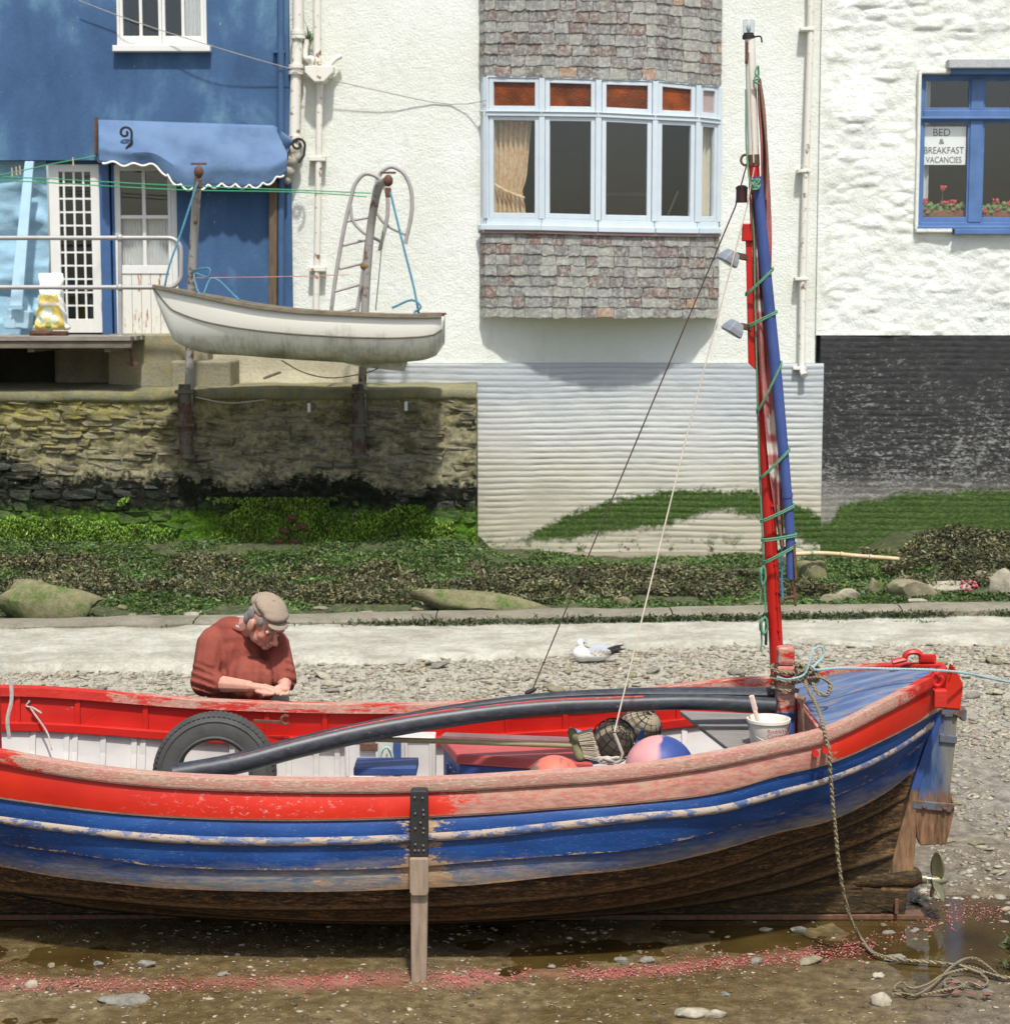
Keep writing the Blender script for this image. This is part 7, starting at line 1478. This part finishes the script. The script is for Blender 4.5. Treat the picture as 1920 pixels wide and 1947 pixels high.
# ================================================================== gull
gl_ = thing('gull', 'resting gull with white head and grey wings on the pebbles', 'gull', G(1135, 1258, .045)); YG = gl_.location.y
g = MB(); gp = lambda a, b, d=0: P(a, b, YG + d)
g.ell(gp(1128, 1243), (.155, .085, .062), Matrix.Rotation(-.02, 3, 'Y')); g.ell(gp(1108, 1243), (.085, .075, .066)); g.ell(gp(1140, 1237), (.13, .075, .055), Matrix.Rotation(.05, 3, 'Y')); g.ell(gp(1106, 1224), (.042, .040, .040)); g.cap2(gp(1107, 1228), gp(1108, 1240), .042, .055); g.cap2(gp(1150, 1238), gp(1170, 1234), .04, .02); g.cap2(gp(1166, 1234), gp(1180, 1231), .016, .008)
def gcol(V):
    px_ = CX + V[:, 0] / V[:, 1] * F; py_ = CY - F * ((V[:, 2] - HC) * _cp + V[:, 1] * _sp) / (V[:, 1] * _cp - (V[:, 2] - HC) * _sp)
    o = np.repeat(np.array(C(216, 216, 208)[:3])[None], len(V), 0); n_ = fbm(px_ * .25, py_ * .6, 3) * 5
    gr = (px_ > 1116 + .6 * (py_ - 1230)) & (py_ + n_ < 1246) & (px_ < 1168); o[gr] = C(158, 162, 166)[:3]
    br_ = gr & (py_ + n_ > 1237) & (px_ > 1124); o[br_] = C(150, 140, 126)[:3]; mot = br_ & (fbm(px_ * .5, py_ * .7, 2) > .05); o[mot] = C(186, 178, 164)[:3]
    o[px_ > 1167] = C(60, 56, 52)[:3]; return o
organic('body', g, m_vcol('feathers', .8, .2, 70, .5, .004, .1), gl_, .008, 3, gcol)
BLK = simple('black_feather', C(44, 42, 42), .7, .2)
for a, b, c_, d in ((1155, 1236, 1186, 1226), (1155, 1239, 1190, 1234), (1153, 1242, 1180, 1240)): m = MB(); m.tube([gp(a, b, -.05), gp((a + c_) / 2, (b + d) / 2 - 1, -.045), gp(c_, d, -.02)], [.016, .014, .003], 8, flat=.35); m.build('wing_feather', BLK, gl_, smooth=True)
MB().cap2(gp(1112, 1227, -.035), gp(1121, 1231, -.04), .010, .006).build('bill', simple('pale_bill', C(180, 160, 110), .5), gl_, smooth=True); MB().ell(gp(1110, 1222, -.040), .006, nu=8, nv=6).build('eye', BLK, gl_)
# ================================================================== sign and geraniums in the blue window
sg = thing('sign', 'white hand lettered bed and breakfast sign in the blue window', 'sign', P(1795, 313, Yf + .06))
q_ = px_rect(1754, 313, 1835, 240, Yf + .06); MB().b2((q_[0], Yf + .06, q_[1]), (q_[2], Yf + .066, q_[3])).build('card', simple('white_card', C(226, 230, 224), .7, .04, 5, 0), sg, bevel=.003)
INK = simple('black_ink', C(44, 44, 44), .7, .1, 8, 0)
for body, py_, size, wd in (('BED', 252, .125, .19), ('&', 269, .09, .06), ('BREAKFAST', 286, .115, .445), ('VACANCIES', 304, .105, .40)):
    v, f = text_mesh(body, size, .0008); w0 = max(p.x for p in v) - min(p.x for p in v); k = wd / w0; c = P(1794 - (4 if body in ('BED', '&') else 0), py_, Yf + .058)
    m = MB(); m.add([Vector((c.x + p.x * k, c.y - p.z, c.z + p.y * .92)) for p in v], f); m.build('lettering', INK, sg)
MB().tube([P(1775, 241, Yf + .06), P(1795, 234, Yf + .06), P(1815, 241, Yf + .06)], .002, 5).build('string', INK, sg)
LEAF = simple('geranium_leaf', C(84, 120, 52), .6, .35, 30, .2); PETAL = simple('geranium_flower', C(212, 56, 66), .6, .25, 40, .2); POT = simple('terracotta', C(140, 84, 60), .9)
def geranium(x0p, x1p, label, heads):
    t = thing('geranium', label, 'plant', P((x0p + x1p) / 2, 405, Yf + .14), 'geraniums on the window ledge'); r = random.Random(x0p)
    lf = MB()
    for i in range(int((x1p - x0p) * .9)):
        c = P(r.uniform(x0p, x1p), 402 - r.uniform(0, 20) * r.uniform(.3, 1), Yf + r.uniform(.09, .2)); R = Matrix.Rotation(r.uniform(.6, 1.5), 3, 'X') @ Matrix.Rotation(r.uniform(0, 6), 3, 'Z'); rad = r.uniform(.018, .032)
        V = [c + R @ Vector((rad * math.cos(a) * (1 + .12 * math.cos(5 * a)), rad * math.sin(a) * (1 + .12 * math.cos(5 * a)), .006 * math.cos(3 * a))) for a in np.linspace(0, 6.283, 11)[:-1]]; lf.add([c] + V, [(0, 1 + i_, 1 + (i_ + 1) % 10) for i_ in range(10)])
    lf.build('leaves', LEAF, t)
    for a, b in heads:
        st = MB().tube([P(a - 4, 404, Yf + .14), P(a - 2, (b + 404) / 2, Yf + .13), P(a, b, Yf + .12)], .004, 5).build('stem', LEAF, t)
        m = MB()
        for i in range(16): c = P(a, b, Yf + .11) + Vector((r.uniform(-.032, .032), r.uniform(-.02, .02), r.uniform(-.022, .022))); m.ell(c, (.013, .008, .011), Matrix.Rotation(r.uniform(0, 3), 3, 'Y'), 6, 4)
        m.build('flower_head', PETAL, t)
    MB().b2(P(x0p, 412, Yf + .1), P(x1p, 400, Yf + .1) + Vector((0, .14, 0))).build('trough', POT, t, bevel=.006)
geranium(1748, 1838, 'red geraniums behind the left pane below the sign', [(1793, 357), (1797, 385), (1812, 384), (1757, 381), (1764, 399), (1812, 398)])
geranium(1869, 1990, 'red geraniums behind the right pane of the blue window', [(1893, 382), (1897, 398), (1868, 400), (1920, 386), (1950, 394)])

# ================================================================== weed and shore life
def strips(base, dirs, width, length, cols, curl=.35, seed=1):
    """many small bent blades: base (n,3), dirs (n,3)"""
    r = np.random.default_rng(seed); n = len(base); side = np.cross(dirs, r.normal(size=(n, 3))); side /= np.linalg.norm(side, axis=1, keepdims=True) + 1e-9
    bend = r.normal(size=(n, 3)); V = np.empty((n, 6, 3)); w_ = (width * r.uniform(.6, 1.3, n))[:, None]; L = (length * r.uniform(.5, 1.4, n))[:, None]
    mid = base + dirs * L * .5 + bend * L * .12; end = base + dirs * L + bend * L * curl
    V[:, 0] = base - side * w_ * .4; V[:, 1] = base + side * w_ * .4; V[:, 2] = mid - side * w_ * .55; V[:, 3] = mid + side * w_ * .55; V[:, 4] = end - side * w_ * .3; V[:, 5] = end + side * w_ * .3
    i0 = np.arange(n)[:, None] * 6; Fq = np.concatenate([i0 + np.array([[0, 1, 3, 2]]), i0 + np.array([[2, 3, 5, 4]])]); k = r.random(n)[:, None]; ci = np.array([c[:3] for c in cols]); idx = r.integers(0, len(cols), n); col = ci[idx] * (.7 + .6 * k)
    return V.reshape(-1, 3), Fq, np.repeat(col, 6, 0)
WRACK = m_weed('bladder_wrack', None); ALG = m_weed('green_algae', None)
WC = [C(58, 56, 34), C(86, 84, 48), C(112, 108, 66), C(46, 48, 32), C(140, 132, 86), C(78, 94, 46)]; GC = [CS(66, 96, 34), CS(84, 112, 44), CS(46, 70, 25), CS(104, 122, 62), CS(60, 94, 52), C(108, 108, 68)]
def weed(name, label, zones, n, cols, mat, width, length, up, seed, mound=.1, thr=-.06, fq=1.6, sg=1):
    r = np.random.default_rng(seed); Vs, Fs, Cs = [], [], []; off = 0
    for (xa, xb, ya, yb, hgt) in zones:
        m_ = int(n * (xb - xa) * (yb - ya)); x = r.uniform(xa, xb, m_); y = r.uniform(ya, yb, m_); d = sg * fbm(x * fq, y * fq * 1.4, 4) + (.25 * fbm(x * 5 + 3, y * 6, 3)); e = np.minimum.reduce([x - xa, xb - x, (y - ya) * 1.2, (yb - y) * 1.2]); keep = d + np.minimum(0, (e - .15)) * .8 > thr; x, y, d = x[keep], y[keep], d[keep]
        h = hgt * np.clip((d - thr) * 3.2, 0, 1) * r.uniform(.2, 1, len(x)); b_ = np.stack([x, y, zground(x, y) + h], 1)
        dr = r.normal(size=(len(x), 3)); dr[:, 2] = np.abs(dr[:, 2]) * up - (.25 if up < .8 else 0); dr[:, 1] -= .5; dr /= np.linalg.norm(dr, axis=1, keepdims=True)
        V, F_, C_ = strips(b_, dr, width, length, cols, seed=seed); C_ = C_ * (.95 + 1.1 * np.repeat(np.clip(fbm(x * 2.5 + 7, y * 2.5), -.35, .4), 6))[:, None].clip(.3, 2)
        Vs.append(V); Fs.append(F_ + off); Cs.append(C_); off += len(V)
    o = npmesh(name, np.concatenate(Vs), np.concatenate(Fs), mat, None, False, col=np.concatenate(Cs)); tag(o, label, kind='stuff'); return o
weed('seaweed', 'dark olive bladder wrack heaped along the foot of the walls', [(-6.2, -.25, 17.5, 19.3, .07), (-.4, 3.2, 17.7, 19.0, .12), (3.95, 6.2, 18.0, 20.4, .14), (-2.0, 1.2, 17.3, 18.2, .05)], 9000, WC, WRACK, .013, .036, .4, 3, thr=-.12)
weed('green_algae', 'bright green algae spread over the channel and low stones', [(-6.2, 6.4, 16.15, 17.75, .03), (-6.2, -.3, 19.15, 19.95, .05), (-.3, 4.2, 19.0, 20.7, .04), (3.0, 4.4, 17.6, 19.0, .04), (-6.2, 3.8, 17.5, 19.5, .03)], 6500, GC, ALG, .012, .032, .3, 4, thr=-.10, sg=-1)
r = np.random.default_rng(41); n = 9000; x = r.uniform(-5.2, 6, n); k = fbm(x * .8, x * 0 + 3.3, 4) + np.interp(x, [-5, -1.5, 0, 6], [-.12, -.03, .10, .05]) > r.normal(0, .05, n); x = x[k]
b_ = np.stack([x, kerbY(x) - r.uniform(.0, .10, len(x)), r.uniform(.045, .10, len(x))], 1); dr = np.stack([r.normal(0, .5, len(x)), -.6 - r.random(len(x)), r.normal(0, .4, len(x))], 1); dr /= np.linalg.norm(dr, axis=1, keepdims=True)
V, F_, C_ = strips(b_, dr, .010, .035, [C(50, 70, 24), C(70, 92, 34), C(38, 52, 20)], seed=6); o = npmesh('kerb_moss', V, F_, ALG, col=C_); tag(o, 'dark green moss growing along the front edge of the kerb', kind='stuff')
# tufts hanging on the quay wall
r = np.random.default_rng(8); n = 60000; x = r.uniform(-6.2, xq1 - .02, n); z = r.uniform(.10, .78, n); k = fbm(x * 1.2, z * 2.5, 4) + .25 * fbm(x * 7, z * 9, 3) + .35 * (.50 - z); keep = k > .02; x, z = x[keep], z[keep]
b_ = np.stack([x, YQ - r.uniform(.0, .045, len(x)), z], 1); dr = np.stack([r.normal(0, .35, len(x)), -.3 - r.random(len(x)) * .5, -.9 + r.normal(0, .3, len(x))], 1); dr /= np.linalg.norm(dr, axis=1, keepdims=True)
V, F_, C_ = strips(b_, dr, .009, .022, [CS(92, 136, 34), CS(120, 158, 46), CS(62, 96, 26), CS(146, 170, 64)], seed=5); C_ = C_ * np.repeat(.75 + 1.2 * fbm(x * 6, z * 9, 3), 6)[:, None].clip(.35, 1.6); o = npmesh('wall_algae', V, F_, ALG, col=C_); tag(o, 'green algae tufts hanging on the lower quay wall', kind='stuff')
ORD = ['leftmost', 'second', 'third', 'fourth', 'fifth', 'sixth', 'seventh', 'eighth', 'ninth', 'tenth', 'eleventh', 'twelfth', 'thirteenth', 'fourteenth', 'fifteenth', 'sixteenth', 'seventeenth', 'eighteenth', 'nineteenth', 'twentieth', 'twenty first', 'twenty second', 'twenty third', 'twenty fourth']
def ordinal(objs, what, tail):
    for i, o in enumerate(sorted(objs, key=lambda o: o.location.x / o.location.y)): o['label'] = ('leftmost ' + what + ' ' + tail) if i == 0 else (ORD[i] + ' ' + what + ' from the left ' + tail)
# rocks
def rock_mesh(seed, sub=3, flat=.5, rough=.22):
    bm = bmesh.new(); bmesh.ops.create_icosphere(bm, subdivisions=sub, radius=1.0); r = np.random.default_rng(seed); V = np.array([tuple(v.co) for v in bm.verts]); planes = r.normal(size=(9, 3)); planes /= np.linalg.norm(planes, axis=1, keepdims=True)
    for pl_ in planes:
        d = V @ pl_; lim = r.uniform(.55, .85); over = d > lim; V[over] -= np.outer(d[over] - lim, pl_) * .9
    s = seed * 3.7; nn = fbm(V[:, 0] * 1.6 + s, V[:, 1] * 1.6 + V[:, 2] * 2.1, 4); V *= (1 + nn * rough * 2)[:, None]
    for v, p in zip(bm.verts, V): v.co = p
    me = bpy.data.meshes.new('rock'); bm.to_mesh(me); bm.free(); me.polygons.foreach_set('use_smooth', [True] * len(me.polygons)); me.set_sharp_from_angle(angle=math.radians(38)); return me
def m_rock(name, a, b, green=0.0):
    q = NM(name); p = q.pos(); f = q.noise(p, 14, 6, .7); k = q.noise(p, 50, 4, .7); c = q.ramp(q.ma('ADD', q.ma('MULTIPLY', f, .6), q.ma('MULTIPLY', k, .4)), [(.3, b), (.65, a)])
    if green: c = q.mix(q.mr(q.ma('ADD', q.noise(p, 4, 6, .7), green), .5, .62), c, q.ramp(k, [(.3, C(46, 66, 20)), (.7, C(96, 118, 44))]))
    return q.done(c, .85, q.bump(q.ma('ADD', f, q.ma('MULTIPLY', k, .6)), .7, .012), spec=.2)
RKT, RKG, RKW, RKY = m_rock('tan_rock', C(146, 136, 104), C(92, 86, 62), -.02), m_rock('green_rock', C(132, 126, 86), C(80, 78, 46), .01), m_rock('pale_stone', C(176, 166, 140), C(120, 112, 92)), m_rock('grey_shore_stone', C(138, 134, 120), C(90, 86, 74))
def rock(px_, py_, w_, h_, mat, label, seed, name='rock', cat='rock', dp=.7, group=None, rz=0.0, tilt=0.0):
    p = G(px_, py_, .0); zz = float(zground(p.x, p.y)); p = G(px_, py_, zz); zz = float(zground(p.x, p.y)); p = G(px_, py_, zz); s = p.y / F; me = rock_mesh(seed); me.materials.append(mat); sx, sz = w_ * s / 2, h_ * s / 2
    o = inst(me, name, (p.x, p.y + sx * dp * .8, zz + sz * .55), (0, tilt, rz), (sx * 1.3, max(sx * dp, .02), sz * 1.35)); tag(o, label, cat, group); return o
rock(78, 1182, 180, 84, RKG, 'large mossy overhanging rock slab at the left edge below the seaweed', 1, dp=.5)
rock(915, 1166, 230, 44, RKG, 'long low algae covered slab sloping down to the kerb', 2, dp=.4, tilt=.16)
rock(1543, 1110, 64, 52, RKG, 'rounded green algae covered boulder just right of the mast', 3)
rock(1738, 1142, 84, 46, RKT, 'large tan boulder at right below the bamboo pole', 4, tilt=.2)
rock(1874, 1118, 56, 32, RKT, 'olive tan boulder by the right edge above the kerb', 5)
rock(1583, 1146, 40, 18, RKT, 'flat tan stone just right of the mast above the kerb', 6); rock(1612, 1139, 36, 20, RKW, 'pale tilted stone beside the flat tan stone right of the mast', 7)
rock(1664, 1130, 26, 38, RKT, 'thin upright slab of rock left of the large tan boulder', 8); rock(1806, 1124, 72, 18, RKW, 'flat pale stone between the two boulders at right', 9); rock(1912, 1134, 46, 52, RKW, 'pale stone cut by the right edge of the picture', 10)
rock(1512, 1064, 40, 24, RKW, 'pale stone under the end of the bamboo pole', 21)
rock(207, 1132, 32, 22, RKT, 'small tan stone in the wrack beside the large mossy slab', 11); rock(1186, 1152, 30, 18, RKG, 'small green stone in the algae above the gull', 12)
rk = random.Random(12)
_g = []
for i in range(14): _g.append(rock(rk.choice([rk.uniform(150, 460), rk.uniform(560, 820), rk.uniform(1530, 1890), rk.uniform(20, 900)]), rk.uniform(1142, 1180), rk.uniform(14, 44), rk.uniform(8, 16), rk.choice([RKT, RKW, RKG, RKY]), 'small flat stone in the algae just behind the kerb', 30 + i % 9, 'shore_stone', 'stone', group='stones behind the kerb', rz=rk.uniform(-.4, .4)))
ordinal(_g, 'small flat stone', 'in the algae behind the kerb')
# stones on the mud in front
rock(1679, 1914, 40, 26, RKW, 'cream angular stone on the mud at lower right', 13, 'mud_stone', 'stone', group='stones on the mud'); rock(1315, 1936, 60, 20, RKW, 'larger of two pale flat stones at the bottom edge', 14, 'mud_stone', 'stone', group='stones on the mud'); rock(1362, 1937, 44, 18, RKW, 'smaller of two pale flat stones at the bottom edge', 15, 'mud_stone', 'stone', group='stones on the mud')
rock(59, 1880, 22, 16, RKW, 'pale grey stone on the mud in the lower left corner', 16, 'mud_stone', 'stone', group='stones on the mud'); rock(276, 1840, 30, 13, RKY, 'dark grey flat stone on the mud at left below the boat', 17, 'mud_stone', 'stone', group='stones on the mud'); rock(236, 1914, 84, 16, RKY, 'wide flat slate half sunk in the mud at lower left', 18, 'mud_stone', 'stone', group='stones on the mud')
_g = []
for a, b, w_, h_ in ((1230, 1833, 24, 14), (1520, 1774, 34, 11), (1456, 1773, 22, 8), (1542, 1836, 44, 15), (1183, 1832, 28, 12), (1702, 1829, 36, 12), (1670, 1862, 24, 14), (1440, 1834, 22, 13), (187, 1837, 20, 9), (423, 1857, 18, 8), (97, 1840, 16, 8), (870, 1856, 12, 8), (884, 1852, 9, 8), (1380, 1895, 18, 8), (1048, 1842, 14, 8), (1740, 1775, 18, 10), (1860, 1610, 30, 12), (1820, 1530, 26, 10), (1850, 1330, 26, 16), (1800, 1605, 30, 10), (1690, 1778, 20, 8), (1880, 1890, 22, 8)):
    _g.append(rock(a, b, w_, h_, rk.choice([RKY, RKW, RKT, RKY]), 'small flat stone lying on the brown mud', 30 + (a + b) % 9, 'mud_stone', 'stone', group='small stones on the mud', rz=rk.uniform(-.5, .5)))
ordinal(_g, 'small flat stone', 'on the open mud')
# pebble bed
def pebbles(name, label, n, area, smin, smax, cols, seed, mat):
    r = np.random.default_rng(seed); bm = bmesh.new(); bmesh.ops.create_icosphere(bm, subdivisions=1, radius=1.0); B = np.array([tuple(v.co) for v in bm.verts]); Fi = np.array([[v.index for v in f.verts] for f in bm.faces]); bm.free()
    P_ = area(r, n); n = len(P_); s = smin * (smax / smin) ** (r.random(n) ** 2.2); sx = s * r.uniform(.8, 1.5, n); sy = s * r.uniform(.7, 1.2, n); sz = s * r.uniform(.16, .36, n); a = r.uniform(0, 6.28, n); ca, sa = np.cos(a), np.sin(a); ti = r.normal(0, .22, n)
    J = 1 + r.normal(0, .12, (n, len(B))); X_ = B[None, :, 0] * J * sx[:, None]; Y_ = B[None, :, 1] * J * sy[:, None]; Z_ = B[None, :, 2] * J * sz[:, None] + X_ * ti[:, None]
    V = np.stack([X_ * ca[:, None] - Y_ * sa[:, None] + P_[:, :1], X_ * sa[:, None] + Y_ * ca[:, None] + P_[:, 1:], Z_ + (zground(P_[:, 0], P_[:, 1]) + sz * r.uniform(.0, .6, n))[:, None]], 2).reshape(-1, 3)
    Fq = (Fi[None] + (np.arange(n) * len(B))[:, None, None]).reshape(-1, 3); ci = np.array([c[:3] for c in cols]); col = np.repeat(ci[r.integers(0, len(cols), n)] * r.uniform(.82, 1.12, (n, 1)), len(B), 0)
    o = npmesh(name, V, Fq, mat, None, False, col=col); tag(o, label, kind='stuff'); return o
PEB = m_vcol('slate_pebbles', .85, .2, 70, .5, .006, .3); PC = [C(156, 147, 124), C(146, 138, 116), C(164, 156, 132), C(136, 130, 112), C(150, 144, 117), C(170, 162, 140), C(156, 138, 112)]
def ar_back(r, n):
    x = r.uniform(-4.2, 5.6, n); y = r.uniform(11.6, 15.6, n) ** 1.0; lim = np.interp(x, [-9, -4.2, -2.6, -1.7, -1.0, .5, 1.4, 4, 9], [13.9, 13.95, 14.05, 14.2, 14.4, 14.85, 15.1, 15.3, 15.8]); k = (y < lim + .1) & (np.abs(x / y) < .30); return np.stack([x, y], 1)[k]
def ar_right(r, n):
    y = r.uniform(8.2, 12.5, n); x = r.uniform(1.9, 3.6, n); k = (x / y > .19) & (x / y < .30) & (fbm(x * 2, y * 2) + (y - 9.6) * .12 > -.02); return np.stack([x, y], 1)[k]
def ar_front(r, n):
    y = r.uniform(7.0, 9.3, n); x = r.uniform(-2.6, 2.7, n); k = (fbm(x * 2.2, y * 2.2) > .0) | (r.random(n) < .25); return np.stack([x, y], 1)[k]
pebbles('pebbles', 'bed of grey and tan slate pebbles behind the boat', 32000, ar_back, .007, .045, PC, 21, PEB)
pebbles('pebbles', 'scattered slate pebbles on the mud right of the stern', 5200, ar_right, .006, .036, PC, 22, PEB)
pebbles('gravel', 'fine gravel specks scattered over the wet brown mud', 8000, ar_front, .003, .018, [C(110, 96, 70), C(140, 126, 98), C(86, 76, 58), C(166, 152, 124)], 23, PEB)
_g = []
for i in range(20):
    x = rk.uniform(-3.6, 4.0); y = rk.uniform(13.2, 14.7)
    me = rock_mesh(50 + i % 8, 2); me.materials.append(rk.choice([RKY, RKW, RKT])) ; s_ = rk.uniform(.05, .10); o = inst(me, 'beach_stone', (x, y, float(zground(x, y)) + .02), (rk.uniform(-.2, .2), rk.uniform(-.2, .2), rk.uniform(0, 3)), (s_, s_ * .7, s_ * .28)); tag(o, 'larger flat slate stone among the pebbles behind the boat', 'stone', 'larger stones in the pebble bed'); _g.append(o)
ordinal(_g, 'larger flat slate', 'in the pebble bed behind the boat')
# bamboo pole and plank
BAM = simple('bleached_bamboo', C(196, 172, 124), .6, .2, 10, .3); bb = thing('bamboo_pole', 'bleached bamboo pole lying on the weed right of the mast', 'pole', P(1610, 1060, 18.6))
MB().tube(smooth_path([P(1505, 1054, 18.5), P(1560, 1052, 18.6), P(1640, 1058, 18.7), P(1708, 1063, 18.8)], 6), .022, 10).build('culm', BAM, bb, smooth=True)
for a, b in ((1548, 1052), (1600, 1054), (1655, 1059)): MB().tube([P(a - 2, b, 18.62), P(a + 2, b, 18.62)], .026, 10).build('node', BAM, bb, smooth=True)
MB().tube([P(1542, 1052, 18.56), P(1546, 1052, 18.56)], .029, 10).build('green_tie', GRR, bb)
MB().bar(P(150, 1144, 17.4), P(224, 1143, 17.5), .07, .03).build('driftwood', simple('drift_timber', C(158, 132, 88), .8, .25, 8), label='short strip of driftwood beside the large mossy slab', cat='driftwood', bevel=.006)
# petals drifted along the tide line
def petals():
    r = np.random.default_rng(31); out = []
    for path, n, wd in (([(0, 1868), (150, 1876), (380, 1880), (600, 1872), (800, 1866), (1010, 1850)], 3000, 15), ([(1070, 1852), (1200, 1850), (1320, 1838), (1480, 1822), (1660, 1800)], 3000, 15), ([(1600, 1800), (1720, 1770), (1800, 1745), (1905, 1728)], 800, 22), ([(1740, 1700), (1905, 1735)], 260, 22), ([(0, 1840), (300, 1850)], 160, 25), ([(1000, 1840), (1500, 1870)], 260, 40)):
        f = herm(*zip(*path)); px_ = r.uniform(path[0][0], path[-1][0], n); c = f(px_); py_ = c + r.normal(0, wd, n) * (.45 + .6 * vnoise(px_ * .012, px_ * 0 + 2)); k = vnoise(px_ * .02, py_ * .06) * .8 + vnoise(px_ * .07, py_ * .15) * .5 + r.random(n) * .5 > .72
        for a, b in zip(px_[k], py_[k]): 
            g_ = G(a, b, -.078); out.append((g_.x, g_.y))
    A = np.array(out); n = len(A); z = np.maximum(zground(A[:, 0], A[:, 1]) + .006, -.084); s = .0024 * r.uniform(.4, 2.0, n); a = r.uniform(0, 6.28, n); t = r.normal(0, .25, (n, 2)); V = np.empty((n, 4, 3))
    for j, (u, v) in enumerate(((-1, -.7), (1, -.7), (1, .7), (-1, .7))):
        dx = (u * np.cos(a) - v * np.sin(a)) * s; dy = (u * np.sin(a) + v * np.cos(a)) * s; V[:, j, 0] = A[:, 0] + dx; V[:, j, 1] = A[:, 1] + dy; V[:, j, 2] = z + dx * t[:, 0] + dy * t[:, 1] + .001
    cols = np.array([CS(170, 102, 96)[:3], CS(158, 80, 80)[:3], CS(184, 136, 126)[:3], CS(156, 60, 50)[:3]]); col = np.repeat(cols[r.choice(4, n, p=[.42, .3, .2, .08])] * r.uniform(.8, 1.1, (n, 1)), 4, 0)
    o = npmesh('petals', V.reshape(-1, 3), np.arange(n * 4).reshape(-1, 4), m_vcol('pink_petals', .7, .2, 30, 0, .001, .1), col=col); tag(o, 'pink petals drifted in a line along the mud before the boat', kind='stuff')
petals()
weed('weed_clump', 'small clump of green and brown weed at the lower right edge', [(1.95, 2.75, 7.75, 8.45, .07)], 2600, [C(60, 74, 26), C(84, 84, 44), C(48, 44, 26)], WRACK, .012, .05, .8, 12, thr=-.02)
for o in [x for x in COL.objects if x.name.startswith('weed_clump')]: pass
# red flower on the shore at right and fern on the wall
m = MB(); rr_ = random.Random(3)
for i in range(12): c = P(1838 + rr_.uniform(-20, 20), 1116 + rr_.uniform(-10, 8), 17.6 + rr_.uniform(-.1, .1)); m.ell(c, (.022, .02, .014), Matrix.Rotation(rr_.uniform(0, 3), 3, 'Y'), 6, 4)
m.build('washed_up_flowers', simple('washed_petals', C(190, 84, 96), .7, .25), label='washed up pink flower head on the stones at right', cat='flower')
v_, f_, c_ = strips(np.repeat(np.array(P(588, 78, YW - .06))[None], 40, 0) + RNG.normal(0, .02, (40, 3)), np.stack([RNG.normal(.2, .4, 40), RNG.normal(-.4, .3, 40), RNG.uniform(.3, 1, 40)], 1), .012, .12, [C(96, 132, 58), C(70, 104, 40)], seed=9)
o = npmesh('wall_fern', v_, f_, ALG, col=c_); tag(o, 'small green fern sprouting behind the soil pipe', 'plant')
# brown dead leaves by the rope
m = MB()
for i in range(12):
    c = G(1830 + rr_.uniform(-40, 60), 1880 + rr_.uniform(-12, 14), -.06); R = Matrix.Rotation(rr_.uniform(-.6, .6), 3, 'X') @ Matrix.Rotation(rr_.uniform(0, 6), 3, 'Z'); m.add([c + R @ Vector(p) for p in ((-.03, 0, 0), (0, -.014, .008), (.03, 0, 0), (0, .014, .008))], [(0, 1, 2, 3)])
o = m.build('dead_leaves', simple('brown_leaf', C(112, 70, 54), .6, .3, 20), label='brown wet kelp leaves beside the rope tangle', cat='seaweed'); o['kind'] = 'stuff'
